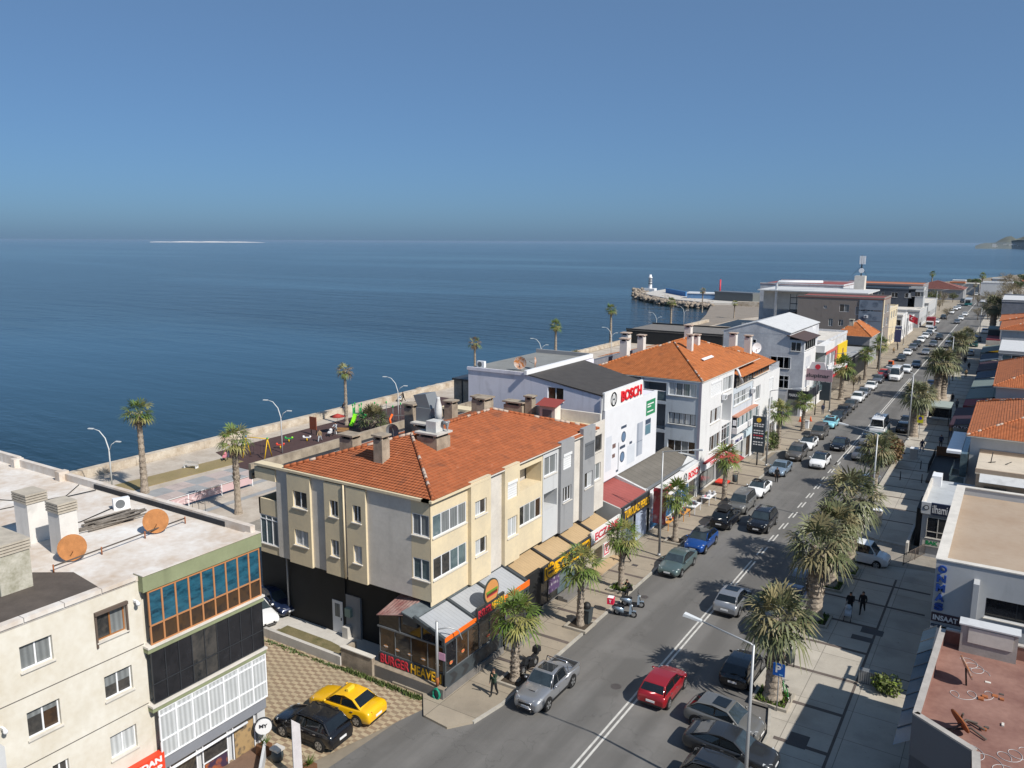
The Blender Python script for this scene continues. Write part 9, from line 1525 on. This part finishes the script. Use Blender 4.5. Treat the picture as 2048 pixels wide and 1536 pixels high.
for a in (('side_house', 'beige house behind the printed banners with dark panels', -42, -28, 222, 240, 9.6, M_CREAM), ('dark_house', 'long dark roofed building with solar panels far left', -60, -30, 300, 316, 11, M_NAVYW), ('ribbed_hall', 'grey ribbed hall with thin orange roof line at the shore', -62, -32, 345, 365, 10.5, mat('grey_ribbed')), ('lift_tower', 'narrow white lift tower far up the left side', -32, -27.5, 300, 306, 11.5, M_PALEW), ('blue_shop', 'white shop with dark blue roof edge and blue sign far left', -33, -27, 244, 254, 6.6, M_WHT), ('white_cafe', 'white cafe with pale awning roofs far up the left side', -36, -27, 258, 272, 4.6, M_WHT), ('white_pavilion', 'glass pavilion with pale steel roof far up the left side', -37, -26.5, 282, 305, 5.2, M_PALEW), ('grey_shop', 'grey shop row with pale columns far up the left side', -36, -26.8, 312, 345, 5.6, M_PALEW)):
    T = house(*a[:8], 'flat', grid_w(.6, a[3] - a[2], (a[6] - 2.6,), max(2, int((a[3] - a[2]) / 4)), 2, 1.6), grid_w(.6, a[5] - a[4], (.8,) if a[6] < 8 else (.8, a[6] - 2.6), max(2, int((a[5] - a[4]) / 4)), 2.2, 2.0), rm=M_TOT if 'dark' in a[0] else (plain('orange_line', (.42, .14, .06), .8) if 'hall' in a[0] else M_OFFW))
T = house('red_hall', 'long hall with low dusty red roof at the street end', -47, -23, 432, 455, 5.0, M_GREYW, 'hip', grid_w(1, 23, (1.5,), 5), rm=plain('dusty_red', (.21, .085, .07), .85), rise=3.6); house('white_shed', 'white flat shed at the far end of the street', -18, -4, 480, 495, 6.5, M_WHT, 'flat', group=None)
rs = random.Random(21)
for k in range(22): x, y = rs.uniform(-40, 110), rs.uniform(470, 600); h = rs.uniform(3.5, 7); mb = MB(); mb.box(x, x + rs.uniform(7, 14), y, y + 9, 0, h, rs.choice([M_WHT, M_OFFW, M_PALEW])); mb.box(x - .3, x + 7, y - .3, y + 8, h, h + .5, rs.choice([M_TILE3, M_LGREY, M_OFFW])); single(mb, 'distant_house', 'tiny pale house among the trees at the far shore', 'building', (x, y, 0), 'distant houses by the far shore')
# ---- beach restaurants, deck and pier
house('beach_restaurant', 'dark open restaurant under a flat grey roof on the beach', -88, -62, 196, 214, 3.4, M_BLACKW, 'flat', rm=M_CONCD, cat='restaurant'); house('beach_bar', 'low white beach bar with striped pale roof', -66, -50, 226, 246, 3.6, M_PALEW, 'flat', rm=M_GREYP, cat='bar'); house('beach_store', 'low cream store between beach bar and hotel', -58, -46, 248, 262, 5.5, M_BUFF, 'flat')
a = G(1300, 584); Tl = thing('beacon', 'slender white harbour beacon at the tip of breakwater', 'beacon', (a.x, a.y, 1)); k_ = a.y / 380; part(Tl, 'tower', lambda b: b.lathe((a.x, a.y, 1), [(1.3, 0), (1.0, 1.2), (.9, 6.5), (1.2, 6.6), (1.2, 7), (.7, 7.1), (.6, 8.3)], M_FRAME, 12)); part(Tl, 'base', lambda b: b.box(a.x - 3, a.x + 3, a.y - 1.5, a.y + 2, .8, 2.0, M_FRAME)); part(Tl, 'band', lambda b: (b.cone((a.x, a.y), 4.2, 4.9, 1.02, 1.0, M_GREYF, 12), b.cone((a.x, a.y), 5.6, 6.0, .99, .97, M_GREYF, 12)))
def pierwall(name, label, cat, p, q, z, t, m, m2=None):
    p, q = G(*p), G(*q); d = (q - p).normalized(); n = V((-d.y, d.x, 0)) * t; mb = MB(); mb.hexa([p - n, q - n, q + n, p + n, p - n + V((0, 0, z)), q - n + V((0, 0, z)), q + n + V((0, 0, z)), p + n + V((0, 0, z))] if n.y > 0 else [p + n, q + n, q - n, p - n, p + n + V((0, 0, z)), q + n + V((0, 0, z)), q - n + V((0, 0, z)), p - n + V((0, 0, z))], m); T = thing(name, label, cat, tuple(p)); mb.build('wall', T)
    if m2: part(T, 'roof', lambda b: b.hexa([p - n * 1.1 + V((0, 0, z)), q - n * 1.1 + V((0, 0, z)), q + n * 1.1 + V((0, 0, z)), p + n * 1.1 + V((0, 0, z)), p - n * 1.1 + V((0, 0, z + .6)), q - n * 1.1 + V((0, 0, z + .6)), q + n * 1.1 + V((0, 0, z + .6)), p + n * 1.1 + V((0, 0, z + .6))], m2))
M_PBL = plain('pier_blue', (.03, .17, .42), .6); pierwall('pier_fence', 'bright blue fence sloping along the breakwater deck', 'fence', (1332, 589), (1372, 597), 3.2, .3, M_PBL); pierwall('pier_shed', 'blue fronted shed with white roof on the breakwater', 'shed', (1376, 600), (1434, 602), 3.2, 2.5, mat('shed_front', (.10, .20, .36), .6, var=.3, vs=.3), M_FRAME); pierwall('boat_hall', 'long dark glazed hall at the root of the breakwater', 'hall', (1436, 604), (1512, 609), 4.4, 3, plain('hall_glass', (.13, .14, .14), .3), M_GREYF); pierwall('rock_wall', 'pale stone wall along the beach', 'wall', (1475, 612), (1525, 614), 2.0, 1.2, M_SEAW)
q = G(1439, 600); Tr = thing('red_beacon', 'thin red marker post on the hall roof of breakwater', 'beacon', tuple(q)); part(Tr, 'post', lambda b: b.cone((q.x, q.y), 0, 9.5, .4, .35, M_LETR, 8)); part(Tr, 'base', lambda b: b.box(q.x - .8, q.x + .8, q.y - .8, q.y + .8, 0, 2, M_GREYF))
rs = random.Random(77)
for k in range(34):
    px = rs.uniform(1942, 2048); py = rs.uniform(572, 662) if px > 1990 else rs.uniform(575, 618); g = rs.random() < .22; q = G(px, py)
    if -21 < q.x < -9.5: continue
    lab = 'green tree among the bare trees at the far right' if g else 'bare brown tree in the grove beside the far end of the street'
    inst(T_GREEN[k % 2] if g else T_BARE[k % 3], 'green_tree' if g else 'bare_tree', lab, 'tree', (q.x, q.y, 0), k * 1.3, lab.replace('tree', 'trees', 1), rs.uniform(.9, 1.5))
q = G(925, 808); T = thing('shade_frame', 'blue metal shade frame behind the chimneys on the seafront', 'pergola', (q.x, q.y, 0))
for a, b in ((0, 0), (0, 9), (3.5, 0), (3.5, 9), (0, 4.5)): part(T, 'post', lambda m: m.cone((q.x + a, q.y + b), 0, 2.6, .08, .08, M_BLUE, 6))
part(T, 'beam', lambda m: [m.tube([(q.x + a, q.y, 2.6), (q.x + a, q.y + 9, 2.6)], .09, M_PBL, 5) for a in (0, 3.5)]); part(T, 'pale_sheet', lambda m: m.box(q.x + 4, q.x + 6, q.y - 9, q.y + 8, .6, .7, M_PALEW))
# ---------------------------------------------------------------- air
mb = MB(); mb.box(-14000, 14000, -300, 16000, -3.5, 32, None); me = mb.mesh('haze'); me.materials.clear()
hm = bpy.data.materials.new('haze_air'); hm.use_nodes = True; nt = hm.node_tree; nt.nodes.clear()
pv = nt.nodes.new('ShaderNodeVolumePrincipled'); pv.inputs['Color'].default_value = (.55, .72, .95, 1); pv.inputs['Density'].default_value = 0.000035; pv.inputs['Anisotropy'].default_value = .2
ot = nt.nodes.new('ShaderNodeOutputMaterial'); nt.links.new(pv.outputs[0], ot.inputs['Volume'])
me.materials.append(hm); ho = bpy.data.objects.new('haze', me); COL.objects.link(ho); ho['kind'] = 'stuff'
